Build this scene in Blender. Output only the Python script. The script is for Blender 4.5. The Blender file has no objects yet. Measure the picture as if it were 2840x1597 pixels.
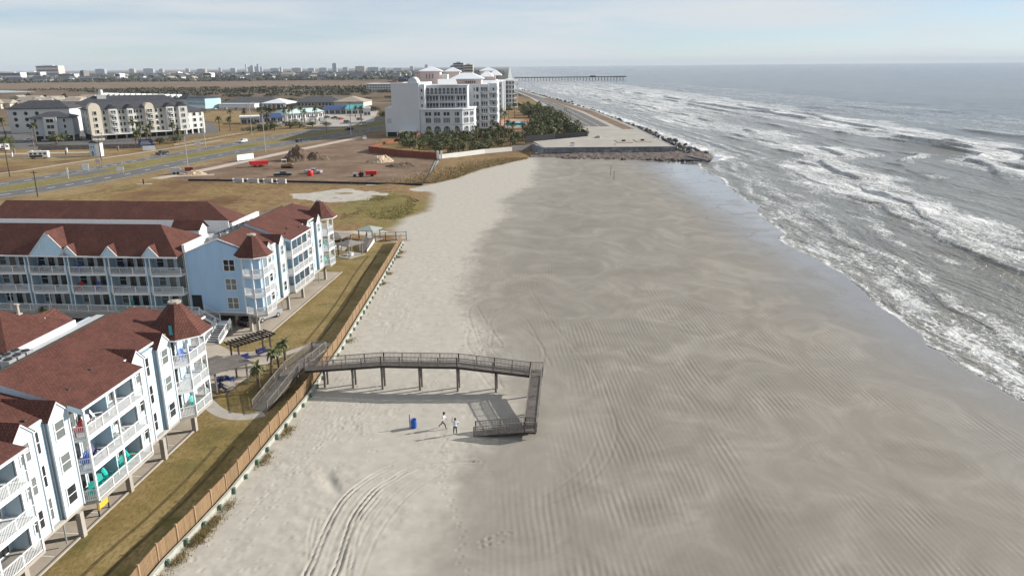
import bpy, math, random
import numpy as np
from mathutils import Vector, Matrix
R = math.radians
scene = bpy.context.scene
COL = scene.collection

# ------------------------------------------------------------------ camera
cam_d = bpy.data.cameras.new('camera')
cam_d.sensor_width = 36.0
cam_d.lens = 36.0 * 2100 / 2840
cam_d.clip_start = 0.5
cam_d.clip_end = 60000
cam = bpy.data.objects.new('camera', cam_d)
COL.objects.link(cam)
PITCH = math.atan(615.5 / 2100)
cam.matrix_world = (Matrix.Translation((0, 0, 35)) @ Matrix.Rotation(math.pi / 2 - PITCH, 4, 'X')
                    @ Matrix.Rotation(-R(0.52), 4, 'Z'))
scene.camera = cam

# ------------------------------------------------------------------ light
SUN_EL, SUN_AZ = R(24.5), R(18.0)          # azimuth measured from +X towards +Y
sun_dir = Vector((math.cos(SUN_AZ) * math.cos(SUN_EL), math.sin(SUN_AZ) * math.cos(SUN_EL), math.sin(SUN_EL)))
sd = bpy.data.lights.new('sun', 'SUN')
sd.energy = 5.0
sd.angle = R(0.6)
sd.color = (1.0, 0.95, 0.88)
sun = bpy.data.objects.new('sun', sd)
COL.objects.link(sun)
sun.rotation_euler = sun_dir.to_track_quat('Z', 'Y').to_euler()

world = bpy.data.worlds.new('World')
scene.world = world
world.use_nodes = True
wn, wl = world.node_tree.nodes, world.node_tree.links
wn.clear()
w_out = wn.new('ShaderNodeOutputWorld')
w_bg = wn.new('ShaderNodeBackground')
w_bg.inputs['Strength'].default_value = 0.074
sky = wn.new('ShaderNodeTexSky')
sky.sky_type = 'NISHITA'
sky.sun_disc = False
sky.sun_elevation = SUN_EL
sky.sun_rotation = math.pi / 2 - SUN_AZ
sky.air_density = 0.72
sky.dust_density = 0.0
sky.ozone_density = 4.0
wtc = wn.new('ShaderNodeTexCoord')
wmap = wn.new('ShaderNodeMapping')          # thin streaky cirrus over the whole dome
wmap.inputs['Scale'].default_value = (1.3, 1.3, 13.0)
wmap.inputs['Rotation'].default_value = (0.0, R(12), R(20))
wnoise = wn.new('ShaderNodeTexNoise')
wnoise.inputs['Scale'].default_value = 2.2
wnoise.inputs['Detail'].default_value = 7
wnoise.inputs['Roughness'].default_value = 0.55
wnoise.inputs['Distortion'].default_value = 0.35
wramp = wn.new('ShaderNodeValToRGB')
wramp.color_ramp.elements[0].position = 0.36
wramp.color_ramp.elements[0].color = (0.34, 0.34, 0.34, 1)
wramp.color_ramp.elements[1].position = 0.66
wramp.color_ramp.elements[1].color = (0.97, 0.97, 0.97, 1)
wmix = wn.new('ShaderNodeMix')
wmix.data_type = 'RGBA'
wmix.inputs['B'].default_value = (6.5, 6.8, 7.0, 1)
wl.new(wtc.outputs['Generated'], wmap.inputs['Vector'])
wl.new(wmap.outputs['Vector'], wnoise.inputs['Vector'])
wl.new(wnoise.outputs['Fac'], wramp.inputs['Fac'])
wl.new(wramp.outputs['Color'], wmix.inputs['Factor'])
wl.new(sky.outputs['Color'], wmix.inputs['A'])
wl.new(wmix.outputs['Result'], w_bg.inputs['Color'])
wl.new(w_bg.outputs['Background'], w_out.inputs['Surface'])

vs = scene.view_settings
vs.view_transform = 'Standard'
vs.look = 'None'
vs.exposure = 0.62
vs.gamma = 1.0
vs.use_curve_mapping = False
scene.cycles.max_bounces = 5
scene.cycles.diffuse_bounces = 2
scene.cycles.glossy_bounces = 2
scene.cycles.transmission_bounces = 3
scene.cycles.volume_bounces = 0
scene.cycles.use_denoising = True
scene.cycles.use_adaptive_sampling = True
scene.cycles.adaptive_threshold = 0.02
random.seed(7)
RNG = np.random.default_rng(11)

# ------------------------------------------------------------------ helpers
ANG = math.atan2(0.0924, 0.9957)            # the condominiums and the fence run a little off north
SA, CA = math.sin(ANG), math.cos(ANG)
def W(lx, ly):                              # condominium frame -> world
    return (CA * lx + SA * ly, -SA * lx + CA * ly)
def Linv(x, y):
    return (CA * x - SA * y, SA * x + CA * y)

def tag(o, label=None, cat=None, group=None, kind=None):
    if label: o['label'] = label
    if cat: o['category'] = cat
    if group: o['group'] = group
    if kind: o['kind'] = kind
    return o
def thing(name, label, cat, loc=(0, 0, 0), rz=0.0, group=None):
    o = bpy.data.objects.new(name, None)
    COL.objects.link(o)
    o.empty_display_size = 0.2
    o.location = loc
    o.rotation_euler = (0, 0, rz)
    return tag(o, label, cat, group)
def lthing(name, label, cat, lx, ly, z=0.0, group=None, rz=0.0):   # a thing standing in the condominium frame
    x, y = W(lx, ly)
    return thing(name, label, cat, (x, y, z), rz - ANG, group)
def link(name, mesh, mat=None, parent=None, loc=None, rz=None):
    o = bpy.data.objects.new(name, mesh)
    COL.objects.link(o)
    if mat is not None and not mesh.materials:
        mesh.materials.append(mat)
    if parent is not None: o.parent = parent
    if loc is not None: o.location = loc
    if rz is not None: o.rotation_euler = (0, 0, rz)
    return o
def kids(o):
    return [c for c in ALLKIDS.get(o.name, [])]
ALLKIDS = {}
def copy_tree(o, parent=None):
    c = o.copy()
    COL.objects.link(c)
    if parent is not None: c.parent = parent
    for ch in list(o.children):
        copy_tree(ch, c)
    return c

class MB:
    def __init__(self, off=(0, 0, 0)):
        self.v, self.f = [], []
        self.off = (off[0], off[1], off[2] if len(off) > 2 else 0)
    def add(self, pts, faces):
        b = len(self.v)
        self.v += [tuple(p) for p in pts]
        self.f += [tuple(b + i for i in f) for f in faces]
        return self
    def box(self, x0, x1, y0, y1, z0, z1):
        if x0 > x1: x0, x1 = x1, x0
        if y0 > y1: y0, y1 = y1, y0
        if z0 > z1: z0, z1 = z1, z0
        return self.add([(x0, y0, z0), (x1, y0, z0), (x1, y1, z0), (x0, y1, z0),
                         (x0, y0, z1), (x1, y0, z1), (x1, y1, z1), (x0, y1, z1)],
                        [(3, 2, 1, 0), (4, 5, 6, 7), (0, 1, 5, 4), (1, 2, 6, 5), (2, 3, 7, 6), (3, 0, 4, 7)])
    def face(self, pts):
        return self.add(pts, [tuple(range(len(pts)))])
    def prism(self, pts, z0, z1):           # pts counter-clockwise
        n = len(pts)
        z0 = z0 if hasattr(z0, '__len__') else [z0] * n
        z1 = z1 if hasattr(z1, '__len__') else [z1] * n
        P = [(p[0], p[1], z0[i]) for i, p in enumerate(pts)] + [(p[0], p[1], z1[i]) for i, p in enumerate(pts)]
        F = [tuple(reversed(range(n))), tuple(range(n, 2 * n))]
        F += [(i, (i + 1) % n, n + (i + 1) % n, n + i) for i in range(n)]
        return self.add(P, F)
    def slab(self, pts, t):                 # a sloping plate: 3D points, thickened downwards
        n = len(pts)
        P = [tuple(p) for p in pts] + [(p[0], p[1], p[2] - t) for p in pts]
        F = [tuple(range(n)), tuple(reversed(range(n, 2 * n)))]
        F += [(n + i, n + (i + 1) % n, (i + 1) % n, i) for i in range(n)]
        return self.add(P, F)
    def beam(self, p, q, w, h=None):
        h = w if h is None else h
        p, q = Vector(p), Vector(q)
        d = (q - p)
        if d.length < 1e-6: return self
        d.normalize()
        up = Vector((0, 0, 1)) if abs(d.z) < 0.95 else Vector((0, 1, 0))
        s = d.cross(up).normalized() * (w / 2)
        u = s.cross(d).normalized() * (h / 2)
        P = [p - s - u, p + s - u, p + s + u, p - s + u, q - s - u, q + s - u, q + s + u, q - s + u]
        return self.add(P, [(0, 1, 2, 3), (7, 6, 5, 4), (4, 5, 1, 0), (5, 6, 2, 1), (6, 7, 3, 2), (7, 4, 0, 3)])
    def cyl(self, p, q, r0, r1=None, n=8, caps=True):
        r1 = r0 if r1 is None else r1
        p, q = Vector(p), Vector(q)
        d = (q - p).normalized()
        up = Vector((0, 0, 1)) if abs(d.z) < 0.95 else Vector((1, 0, 0))
        s = d.cross(up).normalized()
        u = s.cross(d).normalized()
        P = []
        for c, r in ((p, r0), (q, r1)):
            for i in range(n):
                a = 2 * math.pi * i / n
                P.append(c + s * (r * math.cos(a)) + u * (r * math.sin(a)))
        F = [(i, n + i, n + (i + 1) % n, (i + 1) % n) for i in range(n)]
        if caps: F += [tuple(range(n)), tuple(reversed(range(n, 2 * n)))]
        return self.add(P, F)
    def loft(self, rings, close=True):
        n = len(rings[0])
        P = [p for r in rings for p in r]
        F = []
        for k in range(len(rings) - 1):
            F += [(k * n + i, k * n + (i + 1) % n, (k + 1) * n + (i + 1) % n, (k + 1) * n + i) for i in range(n)]
        if close:
            F += [tuple(reversed(range(n))), tuple(range((len(rings) - 1) * n, len(rings) * n))]
        return self.add(P, F)
    def mesh(self, name, mat=None, smooth=False):
        me = bpy.data.meshes.new(name)
        ox, oy, oz = self.off
        me.from_pydata([(a - ox, b - oy, c - oz) for a, b, c in self.v], [], self.f)
        if mat is not None: me.materials.append(mat)
        if smooth: me.polygons.foreach_set('use_smooth', [True] * len(me.polygons))
        me.update()
        return me
    def build(self, name, mat, parent=None, smooth=False, loc=None, rz=None):
        return link(name, self.mesh(name, mat, smooth), None, parent, loc, rz)

# ------------------------------------------------------------------ noise
def hash2(ix, iy, seed):
    h = (ix.astype(np.int64) * 374761393 + iy.astype(np.int64) * 668265263 + seed * 974634723) & 0xFFFFFFFF
    h = ((h ^ (h >> 13)) * 1274126177) & 0xFFFFFFFF
    h = h ^ (h >> 16)
    return (h & 0xFFFFFF) / float(0xFFFFFF)
def vnoise(x, y, seed=0):
    x = np.asarray(x, float); y = np.asarray(y, float)
    ix, iy = np.floor(x), np.floor(y)
    fx, fy = x - ix, y - iy
    fx = fx * fx * fx * (fx * (fx * 6 - 15) + 10); fy = fy * fy * fy * (fy * (fy * 6 - 15) + 10)
    a = hash2(ix, iy, seed); b = hash2(ix + 1, iy, seed); c = hash2(ix, iy + 1, seed); d = hash2(ix + 1, iy + 1, seed)
    return (a + (b - a) * fx) * (1 - fy) + (c + (d - c) * fx) * fy
def fbm(x, y, seed=0, octs=4, gain=0.5):
    s, amp, tot = 0.0, 1.0, 0.0
    for k in range(octs):
        s = s + amp * vnoise(np.asarray(x) * 2 ** k + 17.3 * k, np.asarray(y) * 2 ** k - 9.1 * k, seed + k)
        tot += amp; amp *= gain
    return s / tot
def sstep(a, b, x):
    t = np.clip((np.asarray(x, float) - a) / (b - a), 0, 1)
    return t * t * (3 - 2 * t)

def grid_mesh(name, X, Y, Z, attrs=None, mat=None, smooth=True, drop=None):
    ny, nx = X.shape
    me = bpy.data.meshes.new(name)
    n = nx * ny
    me.vertices.add(n)
    me.vertices.foreach_set('co', np.stack([X, Y, Z], -1).reshape(-1).astype(np.float32))
    i = np.arange(ny - 1)[:, None] * nx + np.arange(nx - 1)[None, :]
    q = np.stack([i, i + 1, i + 1 + nx, i + nx], -1).reshape(-1, 4)
    if drop is not None: q = q[~drop.reshape(-1)]
    nf = len(q)
    me.loops.add(nf * 4)
    me.loops.foreach_set('vertex_index', q.reshape(-1).astype(np.int32))
    me.polygons.add(nf)
    me.polygons.foreach_set('loop_start', (np.arange(nf) * 4).astype(np.int32))
    me.polygons.foreach_set('use_smooth', np.full(nf, smooth))
    for k, a in (attrs or {}).items():
        at = me.attributes.new(k, 'FLOAT', 'POINT')
        at.data.foreach_set('value', np.broadcast_to(a, X.shape).reshape(-1).astype(np.float32))
    me.update()
    me.validate()
    if mat: me.materials.append(mat)
    return me
# ------------------------------------------------------------------ materials
class NT:
    def __init__(self, name):
        self.m = bpy.data.materials.new(name)
        self.m.use_nodes = True
        self.t = self.m.node_tree
        self.n, self.l = self.t.nodes, self.t.links
        self.bsdf = self.n['Principled BSDF']
    def node(self, typ, **kw):
        nd = self.n.new('ShaderNode' + typ)
        for k, v in kw.items():
            setattr(nd, k, v)
        return nd
    def set(self, nd, sock, val):
        if isinstance(val, bpy.types.NodeSocket): self.l.new(val, nd.inputs[sock])
        else: nd.inputs[sock].default_value = val
    def pos(self, scale=(1, 1, 1), rot=(0, 0, 0), obj=False):
        if obj:
            src = self.node('TexCoord').outputs['Object']
        else:
            src = self.node('NewGeometry').outputs['Position']
        mp = self.node('Mapping')
        mp.inputs['Scale'].default_value = scale
        mp.inputs['Rotation'].default_value = rot
        self.l.new(src, mp.inputs['Vector'])
        return mp.outputs['Vector']
    def noise(self, vec, scale, detail=4, rough=0.55, dist=0.0):
        nd = self.node('TexNoise')
        self.l.new(vec, nd.inputs['Vector'])
        nd.inputs['Scale'].default_value = scale
        nd.inputs['Detail'].default_value = detail
        nd.inputs['Roughness'].default_value = rough
        nd.inputs['Distortion'].default_value = dist
        return nd.outputs['Fac']
    def ramp(self, fac, stops):
        nd = self.node('ValToRGB')
        self.l.new(fac, nd.inputs['Fac'])
        e = nd.color_ramp.elements
        while len(e) < len(stops): e.new(0.5)
        for el, (p, c) in zip(e, stops):
            el.position = p
            el.color = (*c, 1) if hasattr(c, '__len__') else (c, c, c, 1)
        return nd.outputs['Color']
    def mix(self, fac, a, b):
        nd = self.node('Mix', data_type='RGBA')
        self.set(nd, 'Factor', fac)
        for s, v in (('A', a), ('B', b)):
            if isinstance(v, bpy.types.NodeSocket): self.l.new(v, nd.inputs[s])
            else: nd.inputs[s].default_value = (*v, 1)
        return nd.outputs['Result']
    def math(self, op, a, b=None, c=None, clamp=False):
        nd = self.node('Math', operation=op, use_clamp=clamp)
        for i, v in enumerate((a, b, c)):
            if v is None: continue
            if isinstance(v, bpy.types.NodeSocket): self.l.new(v, nd.inputs[i])
            else: nd.inputs[i].default_value = v
        return nd.outputs[0]
    def mrange(self, v, a, b, c=0.0, d=1.0, smooth=True):
        nd = self.node('MapRange', interpolation_type='SMOOTHSTEP' if smooth else 'LINEAR')
        self.l.new(v, nd.inputs['Value'])
        nd.inputs['From Min'].default_value = a; nd.inputs['From Max'].default_value = b
        nd.inputs['To Min'].default_value = c; nd.inputs['To Max'].default_value = d
        return nd.outputs['Result']
    def attr(self, name):
        nd = self.node('Attribute', attribute_name=name)
        return nd.outputs['Fac']
    def bump(self, h, strength=0.3, dist=0.02, prev=None):
        nd = self.node('Bump')
        self.l.new(h, nd.inputs['Height'])
        nd.inputs['Strength'].default_value = strength
        nd.inputs['Distance'].default_value = dist
        if prev is not None: self.l.new(prev, nd.inputs['Normal'])
        return nd.outputs['Normal']
    def out(self, col=None, rough=None, normal=None, **kw):
        if col is not None:
            self.set(self.bsdf, 'Base Color', col if isinstance(col, bpy.types.NodeSocket) else (*col, 1))
        if rough is not None: self.set(self.bsdf, 'Roughness', rough)
        if normal is not None: self.l.new(normal, self.bsdf.inputs['Normal'])
        for k, v in kw.items():
            self.set(self.bsdf, k.replace('_', ' '), v)
        return self.m

def mul(c, k): return tuple(min(1, x * k) for x in c)
def plain(name, col, rough=0.6, var=0.18, scale=1.5, bump=0.0, bscale=20, stretch=(1, 1, 1), metal=0.0, spec=0.4, perobj=0.0):
    """paint / concrete / cloth: a base colour with soft blotches, fine grain and a little wear"""
    t = NT(name)
    v = t.pos(stretch)
    a = t.noise(v, scale, 5, 0.6)
    b = t.noise(v, scale * 9, 3, 0.6)
    f = t.math('ADD', t.math('MULTIPLY', a, 0.65), t.math('MULTIPLY', b, 0.35))
    c = t.ramp(f, [(0.3, mul(col, 1 - var)), (0.7, mul(col, 1 + var))])
    if perobj:
        oi = t.node('ObjectInfo')
        c = t.mix(t.math('MULTIPLY', oi.outputs['Random'], perobj), c, mul(col, 0.45))
    nrm = t.bump(t.noise(v, bscale, 3), bump, 0.02) if bump else None
    return t.out(c, rough, nrm, Metallic=metal, Specular_IOR_Level=spec)

def glass_mat(name, col, rough=0.06, spec=0.6, var=0.5):
    t = NT(name)
    v = t.pos()
    oi = t.node('ObjectInfo')
    c = t.mix(t.math('MULTIPLY', oi.outputs['Random'], var), col, mul(col, 0.25))
    c2 = t.mix(t.noise(v, 1.1, 2), c, mul(col, 0.6))
    return t.out(c2, rough, None, Specular_IOR_Level=spec)

def siding(name, col, course=0.16, var=0.07):
    t = NT(name)
    v = t.pos()
    w = t.node('TexWave', wave_type='BANDS', bands_direction='Z', wave_profile='SAW')
    t.l.new(v, w.inputs['Vector'])
    w.inputs['Scale'].default_value = 1 / course / 6.2832 * 2 * math.pi / (2 * math.pi) * 1.0
    w.inputs['Scale'].default_value = 0.314 / course
    n1 = t.noise(t.pos((0.6, 0.6, 0.15)), 1.2, 4)
    c = t.ramp(n1, [(0.25, mul(col, 1 - var * 1.6)), (0.75, mul(col, 1 + var))])
    st_ = t.noise(t.pos((2.2, 2.2, 0.10)), 1.6, 4, 0.7)
    c = t.mix(t.mrange(st_, 0.55, 0.8, 0, 0.35), c, mul(col, 0.62))
    return t.out(c, 0.55, t.bump(w.outputs['Fac'], 0.35, 0.02), Specular_IOR_Level=0.3)

def shingles(name, c1, c2):
    t = NT(name)
    v = t.pos()
    br = t.node('TexBrick')
    mp = t.node('Mapping')
    t.l.new(t.node('TexCoord').outputs['Object'], mp.inputs['Vector'])
    mp.inputs['Rotation'].default_value = (0, 0, R(90))
    t.l.new(mp.outputs['Vector'], br.inputs['Vector'])
    br.inputs['Scale'].default_value = 1.0
    br.inputs['Brick Width'].default_value = 0.34
    br.inputs['Row Height'].default_value = 0.2
    br.inputs['Mortar Size'].default_value = 0.02
    br.inputs['Color1'].default_value = (*c1, 1)
    br.inputs['Color2'].default_value = (*c2, 1)
    br.inputs['Mortar'].default_value = (*mul(c1, 0.45), 1)
    n1 = t.noise(v, 0.5, 5, 0.65)
    n2 = t.noise(v, 7, 3, 0.6)
    c = t.mix(t.mrange(n1, 0.4, 0.7, 0, 0.35), br.outputs['Color'], mul(c2, 1.3))
    sk_ = t.noise(t.pos((0.5, 2.4, 0.5)), 0.8, 4, 0.7)
    c = t.mix(t.mrange(sk_, 0.56, 0.78, 0, 0.35), c, mul(c1, 0.55))
    c = t.mix(t.math('MULTIPLY', t.mrange(n2, 0.45, 0.75), 0.4), c, mul(c1, 0.6))
    return t.out(c, 0.85, t.bump(br.outputs['Fac'], -0.4, 0.015), Specular_IOR_Level=0.2)

M = {}
M['white'] = plain('white_paint', (0.78, 0.78, 0.77), 0.45, 0.06, 0.8)
M['trim'] = plain('white_trim', (0.66, 0.67, 0.67), 0.45, 0.08, 2.0)
M['pale'] = siding('pale_blue_siding', (0.47, 0.58, 0.645))
M['blue'] = siding('sky_blue_siding', (0.37, 0.54, 0.73))
M['recess'] = siding('light_blue_siding', (0.44, 0.60, 0.72))
M['shingle'] = shingles('brown_red_shingles', (0.082, 0.034, 0.027), (0.126, 0.050, 0.037))
M['membrane'] = plain('grey_roof_membrane', (0.40, 0.41, 0.42), 0.7, 0.15, 0.6)
M['conc'] = plain('concrete', (0.34, 0.31, 0.27), 0.85, 0.22, 0.7, 0.2)
M['conc_dark'] = plain('grey_concrete', (0.26, 0.25, 0.24), 0.85, 0.25, 0.9, 0.2)
M['pave'] = plain('tan_paving', (0.36, 0.31, 0.25), 0.9, 0.25, 0.35, 0.25, 6)
M['asphalt'] = plain('weathered_asphalt', (0.105, 0.100, 0.094), 0.85, 0.22, 0.25, 0.2, 3)
M['paint_line'] = plain('road_paint', (0.62, 0.61, 0.57), 0.7, 0.2, 3)
M['glass'] = glass_mat('dark_window_glass', (0.035, 0.04, 0.045))
M['glass_mid'] = glass_mat('curtained_glass', (0.20, 0.22, 0.215), 0.12, 0.5)
M['glass_pale'] = glass_mat('blinds_behind_glass', (0.42, 0.45, 0.43), 0.15, 0.5, 0.3)
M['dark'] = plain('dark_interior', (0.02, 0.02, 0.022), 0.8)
M['fence'] = plain('cedar_fence_boards', (0.245, 0.158, 0.082), 0.8, 0.3, 0.8, 0.4, 9, (3, 3, 0.5), perobj=0.35)
M['fence_post'] = plain('weathered_cedar_post', (0.30, 0.20, 0.12), 0.8, 0.25, 2)
M['wood'] = plain('weathered_dark_wood', (0.18, 0.158, 0.142), 0.8, 0.35, 1.2, 0.4, 14)
M['wood_lt'] = plain('silvered_wood', (0.19, 0.17, 0.15), 0.85, 0.3, 1.5, 0.4, 14)
M['wood_dk'] = plain('creosoted_timber', (0.05, 0.04, 0.033), 0.8, 0.35, 1.5, 0.3, 12)
M['green_post'] = plain('green_treated_timber', (0.10, 0.17, 0.12), 0.8, 0.3, 2)
M['bulkhead'] = plain('weathered_white_timber', (0.36, 0.36, 0.31), 0.85, 0.3, 0.9, 0.3, 8)
M['metal'] = plain('galvanised_metal', (0.42, 0.43, 0.44), 0.45, 0.15, 2, metal=0.5)
M['metal_white'] = plain('white_metal_roof', (0.70, 0.72, 0.74), 0.4, 0.08, 0.3, metal=0.1)
M['black'] = plain('black_paint', (0.015, 0.015, 0.017), 0.45)
M['rubber'] = plain('tyre_rubber', (0.02, 0.02, 0.02), 0.8)
M['teal'] = plain('teal_plastic', (0.01, 0.36, 0.30), 0.45, 0.12, 4)
M['blueplastic'] = plain('blue_plastic', (0.015, 0.09, 0.42), 0.4, 0.15, 4)
M['navy'] = plain('navy_plastic', (0.015, 0.02, 0.11), 0.45, 0.15, 4)
M['red'] = plain('red_paint', (0.55, 0.03, 0.025), 0.45, 0.12, 1)
M['yellow'] = plain('yellow_paint', (0.60, 0.40, 0.04), 0.5, 0.12, 1)
M['cream'] = plain('cream_stucco', (0.58, 0.575, 0.545), 0.8, 0.08, 0.2)
M['cream2'] = plain('buff_stucco', (0.54, 0.49, 0.40), 0.8, 0.08, 0.2)
M['greywall'] = plain('grey_stucco', (0.42, 0.44, 0.46), 0.8, 0.08, 0.2)
M['hotel'] = plain('white_stucco', (0.57, 0.59, 0.61), 0.75, 0.05, 0.15)
M['pinkish'] = plain('pink_stucco', (0.62, 0.47, 0.42), 0.8, 0.08, 0.2)
M['darkroof'] = plain('charcoal_shingles', (0.045, 0.047, 0.055), 0.85, 0.3, 0.4)
M['greyroof'] = plain('grey_shingles', (0.07, 0.073, 0.076), 0.85, 0.3, 0.3)
M['tanroof'] = plain('tan_roof', (0.30, 0.26, 0.21), 0.85, 0.2, 0.3)
M['brickred'] = plain('rusty_timber_wall', (0.20, 0.058, 0.032), 0.8, 0.3, 0.6)
M['pooltile'] = plain('terracotta_paving', (0.36, 0.17, 0.11), 0.8, 0.2, 0.6)
M['skin'] = plain('skin', (0.38, 0.21, 0.14), 0.55, 0.1, 5)
M['teal_roof'] = plain('teal_metal_roof', (0.05, 0.36, 0.40), 0.5, 0.12, 0.6)
M['bluecan'] = plain('royal_blue_canopy', (0.03, 0.06, 0.17), 0.6, 0.15, 0.8)
M['aqua'] = plain('aqua_stucco', (0.40, 0.60, 0.66), 0.7, 0.08, 0.4)
M['mint'] = plain('mint_roof', (0.45, 0.60, 0.58), 0.7, 0.1, 0.4)
# ------------------------------------------------------------------ ground sheets
def polyline_x(pts):
    ys = [p[1] for p in pts]; xs = [p[0] for p in pts]
    return lambda y: np.interp(y, ys, xs)
FENCE = [(-26.9, 20.0), (-26.3, 46.9), (-25.2, 53.5), (-24.6, 58.0), (-23.9, 67.0), (-23.0, 77.0), (-22.6, 92.0),
         (-22.6, 114.0), (-22.7, 138.0), (-22.9, 153.4)]
fence_x = polyline_x(FENCE)
SHORE = [(52.5, 20), (53.5, 72.4), (53.8, 77.5), (55.2, 88.4), (56.2, 102.3), (55.9, 115.2), (57.3, 137.2), (57.4, 158.1),
         (63.5, 199.9), (66, 240), (66.5, 268), (69.0, 284), (76.5, 290), (84, 300), (82, 355), (74, 563), (50, 841), (17, 1212), (12, 1900), (8, 40000)]
_shore = polyline_x(SHORE)
def shore_x(y):
    y = np.asarray(y, float)
    return _shore(y) + (4.2 * (fbm(y / 15, y * 0 + 0.5, 901, 2) - 0.5) + 1.6 * (fbm(y / 4.2, y * 0 + 0.5, 905, 2) - 0.5)) * (1 - sstep(250, 285, y))
DAMP = [(-7.5, 20), (-7.6, 46), (-7.0, 51), (-6.0, 60), (-2.6, 67), (0.2, 76), (-4.8, 91), (-4.2, 96), (-6.9, 106), (-8.8, 116), (-8.7, 126),
        (-8.7, 143), (-6.3, 165), (-1.6, 181), (-2.8, 207), (5.3, 228), (9, 292), (9, 320)]
damp_x = polyline_x(DAMP)
WET = [(51, 20), (48.7, 70), (48.2, 81), (47.2, 94.5), (47.4, 112), (48.6, 138), (49.0, 155), (49.0, 181), (47.6, 211), (48.5, 266), (49, 320)]
wet_x = polyline_x(WET)
DUNE = [(-22, 20), (-22, 156), (-27, 168), (-21, 190), (-20.5, 214), (-27, 229), (-17.5, 246), (-9.2, 270), (7, 299), (9, 305)]
dune_x = polyline_x(DUNE)
SEA_Z = -0.30

# ---- beach sand: tyre tracks, footprints, the pit and the ripples are real relief
def path_dist(X, Y, pts, sub=6):
    P = []
    for (a, b), (c, d) in zip(pts[:-1], pts[1:]):
        for k in range(sub): P.append((a + (c - a) * k / sub, b + (d - b) * k / sub))
    P.append(pts[-1])
    best = np.full(X.shape, 1e9)
    for (a, b), (c, d) in zip(P[:-1], P[1:]):
        vx, vy = c - a, d - b
        L2 = vx * vx + vy * vy + 1e-9
        t = np.clip(((X - a) * vx + (Y - b) * vy) / L2, 0, 1)
        best = np.minimum(best, np.hypot(X - a - t * vx, Y - b - t * vy))
    return best
def smooth_path(pts, n=8):                  # Catmull-Rom
    P = [pts[0]] + list(pts) + [pts[-1]]
    out = []
    for i in range(1, len(P) - 2):
        p0, p1, p2, p3 = (np.array(P[i + k], float) for k in (-1, 0, 1, 2))
        for k in range(n):
            t = k / n
            out.append(tuple(0.5 * (2 * p1 + (p2 - p0) * t + (2 * p0 - 5 * p1 + 4 * p2 - p3) * t * t + (3 * p1 - p0 - 3 * p2 + p3) * t ** 3)))
    out.append(tuple(pts[-1]))
    return out
TR_A = [(-15.6, 40), (-14.9, 47), (-14.87, 51.75), (-14.44, 56.2), (-13.2, 59.2), (-11.5, 61.4), (-8.3, 63.6), (-6.2, 64.4)]
TR_B = [(-13.6, 40), (-12.95, 46.9), (-13.0, 50.9), (-12.9, 54.3), (-11.9, 58), (-10.8, 59.6), (-9, 61.6), (-5.8, 62.4), (-3.5, 62.6)]
TR_E = [(-14.6, 40), (-14.9, 47), (-15.7, 50.6), (-16.1, 53.7)]
TR_F = [(-11.2, 40), (-11.8, 45), (-12.2, 49), (-12.4, 53), (-11.5, 56.5)]
TR_C = [(-7, 52.6), (-4.5, 53.6), (-3.2, 54.2), (2.2, 56.5), (6.4, 61.5), (8, 66)]
TR_D = [(-5, 51.4), (-2.9, 52.4), (3.3, 55.8), (7.1, 59.7), (9.5, 65), (10.5, 72), (9.5, 84), (6, 100), (3, 118)]

ys = [33.0]
while ys[-1] < 302: ys.append(ys[-1] + max(0.15, 0.15 * (ys[-1] / 55) ** 1.35))
ys = np.array(ys)
NXB = 620
U = np.linspace(0, 1, NXB)
NLB = 170                                   # extra columns for the dune field beyond the end of the fence
xm = np.where(ys < 154.5, fence_x(ys) - 0.3, -23.2)
xl = np.where(ys < 154.5, xm - 0.01, np.interp(ys, [154.5, 158, 226, 236, 320], [-70, -74, -76, -27.5, -27.5]))
xr = shore_x(ys) + 5.0
BX = np.concatenate([xl[:, None] + (xm - xl)[:, None] * np.linspace(0, 1, NLB, endpoint=False)[None, :], xm[:, None] + (xr - xm)[:, None] * U[None, :]], 1)
BY = np.repeat(ys[:, None], NXB + NLB, 1)
BDROP = (ys[:-1] < 154.5)[:, None] & (np.arange(NXB + NLB - 1) < NLB)[None, :]
sh = shore_x(ys)[:, None]
dn = dune_x(ys)[:, None] + 5 * (fbm(BX / 11, BY / 9, 3, 4) - 0.5)
BZ = -0.26 * sstep(8, 58, BX) - np.clip((BX - sh) * 0.09, 0, 0.9) * (BX > sh) - 0.04 * sstep(-4, 0, BX - sh)
near = 1 - sstep(110, 200, BY)
BZ = BZ + near * 0.16 * (fbm(BX / 7, BY / 9, 21, 3) - 0.5) * (1 - sstep(5, 40, BX)) + 0.012 * (fbm(BX / 0.9, BY / 0.9, 5, 3) - 0.5)
dampedge = damp_x(ys)[:, None] + 3.2 * (fbm(BX / 9, BY / 7, 8, 4) - 0.5) + 2.6 * (fbm(BX / 2.2, BY / 2.6, 9, 4) - 0.5)
damp = sstep(-1.6, 3.2, BX - dampedge + 2.2 * (fbm(BX / 0.8, BY / 1.2, 10, 3) - 0.5)) * (0.80 + 0.2 * sstep(2, 14, BX - dampedge))
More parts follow.
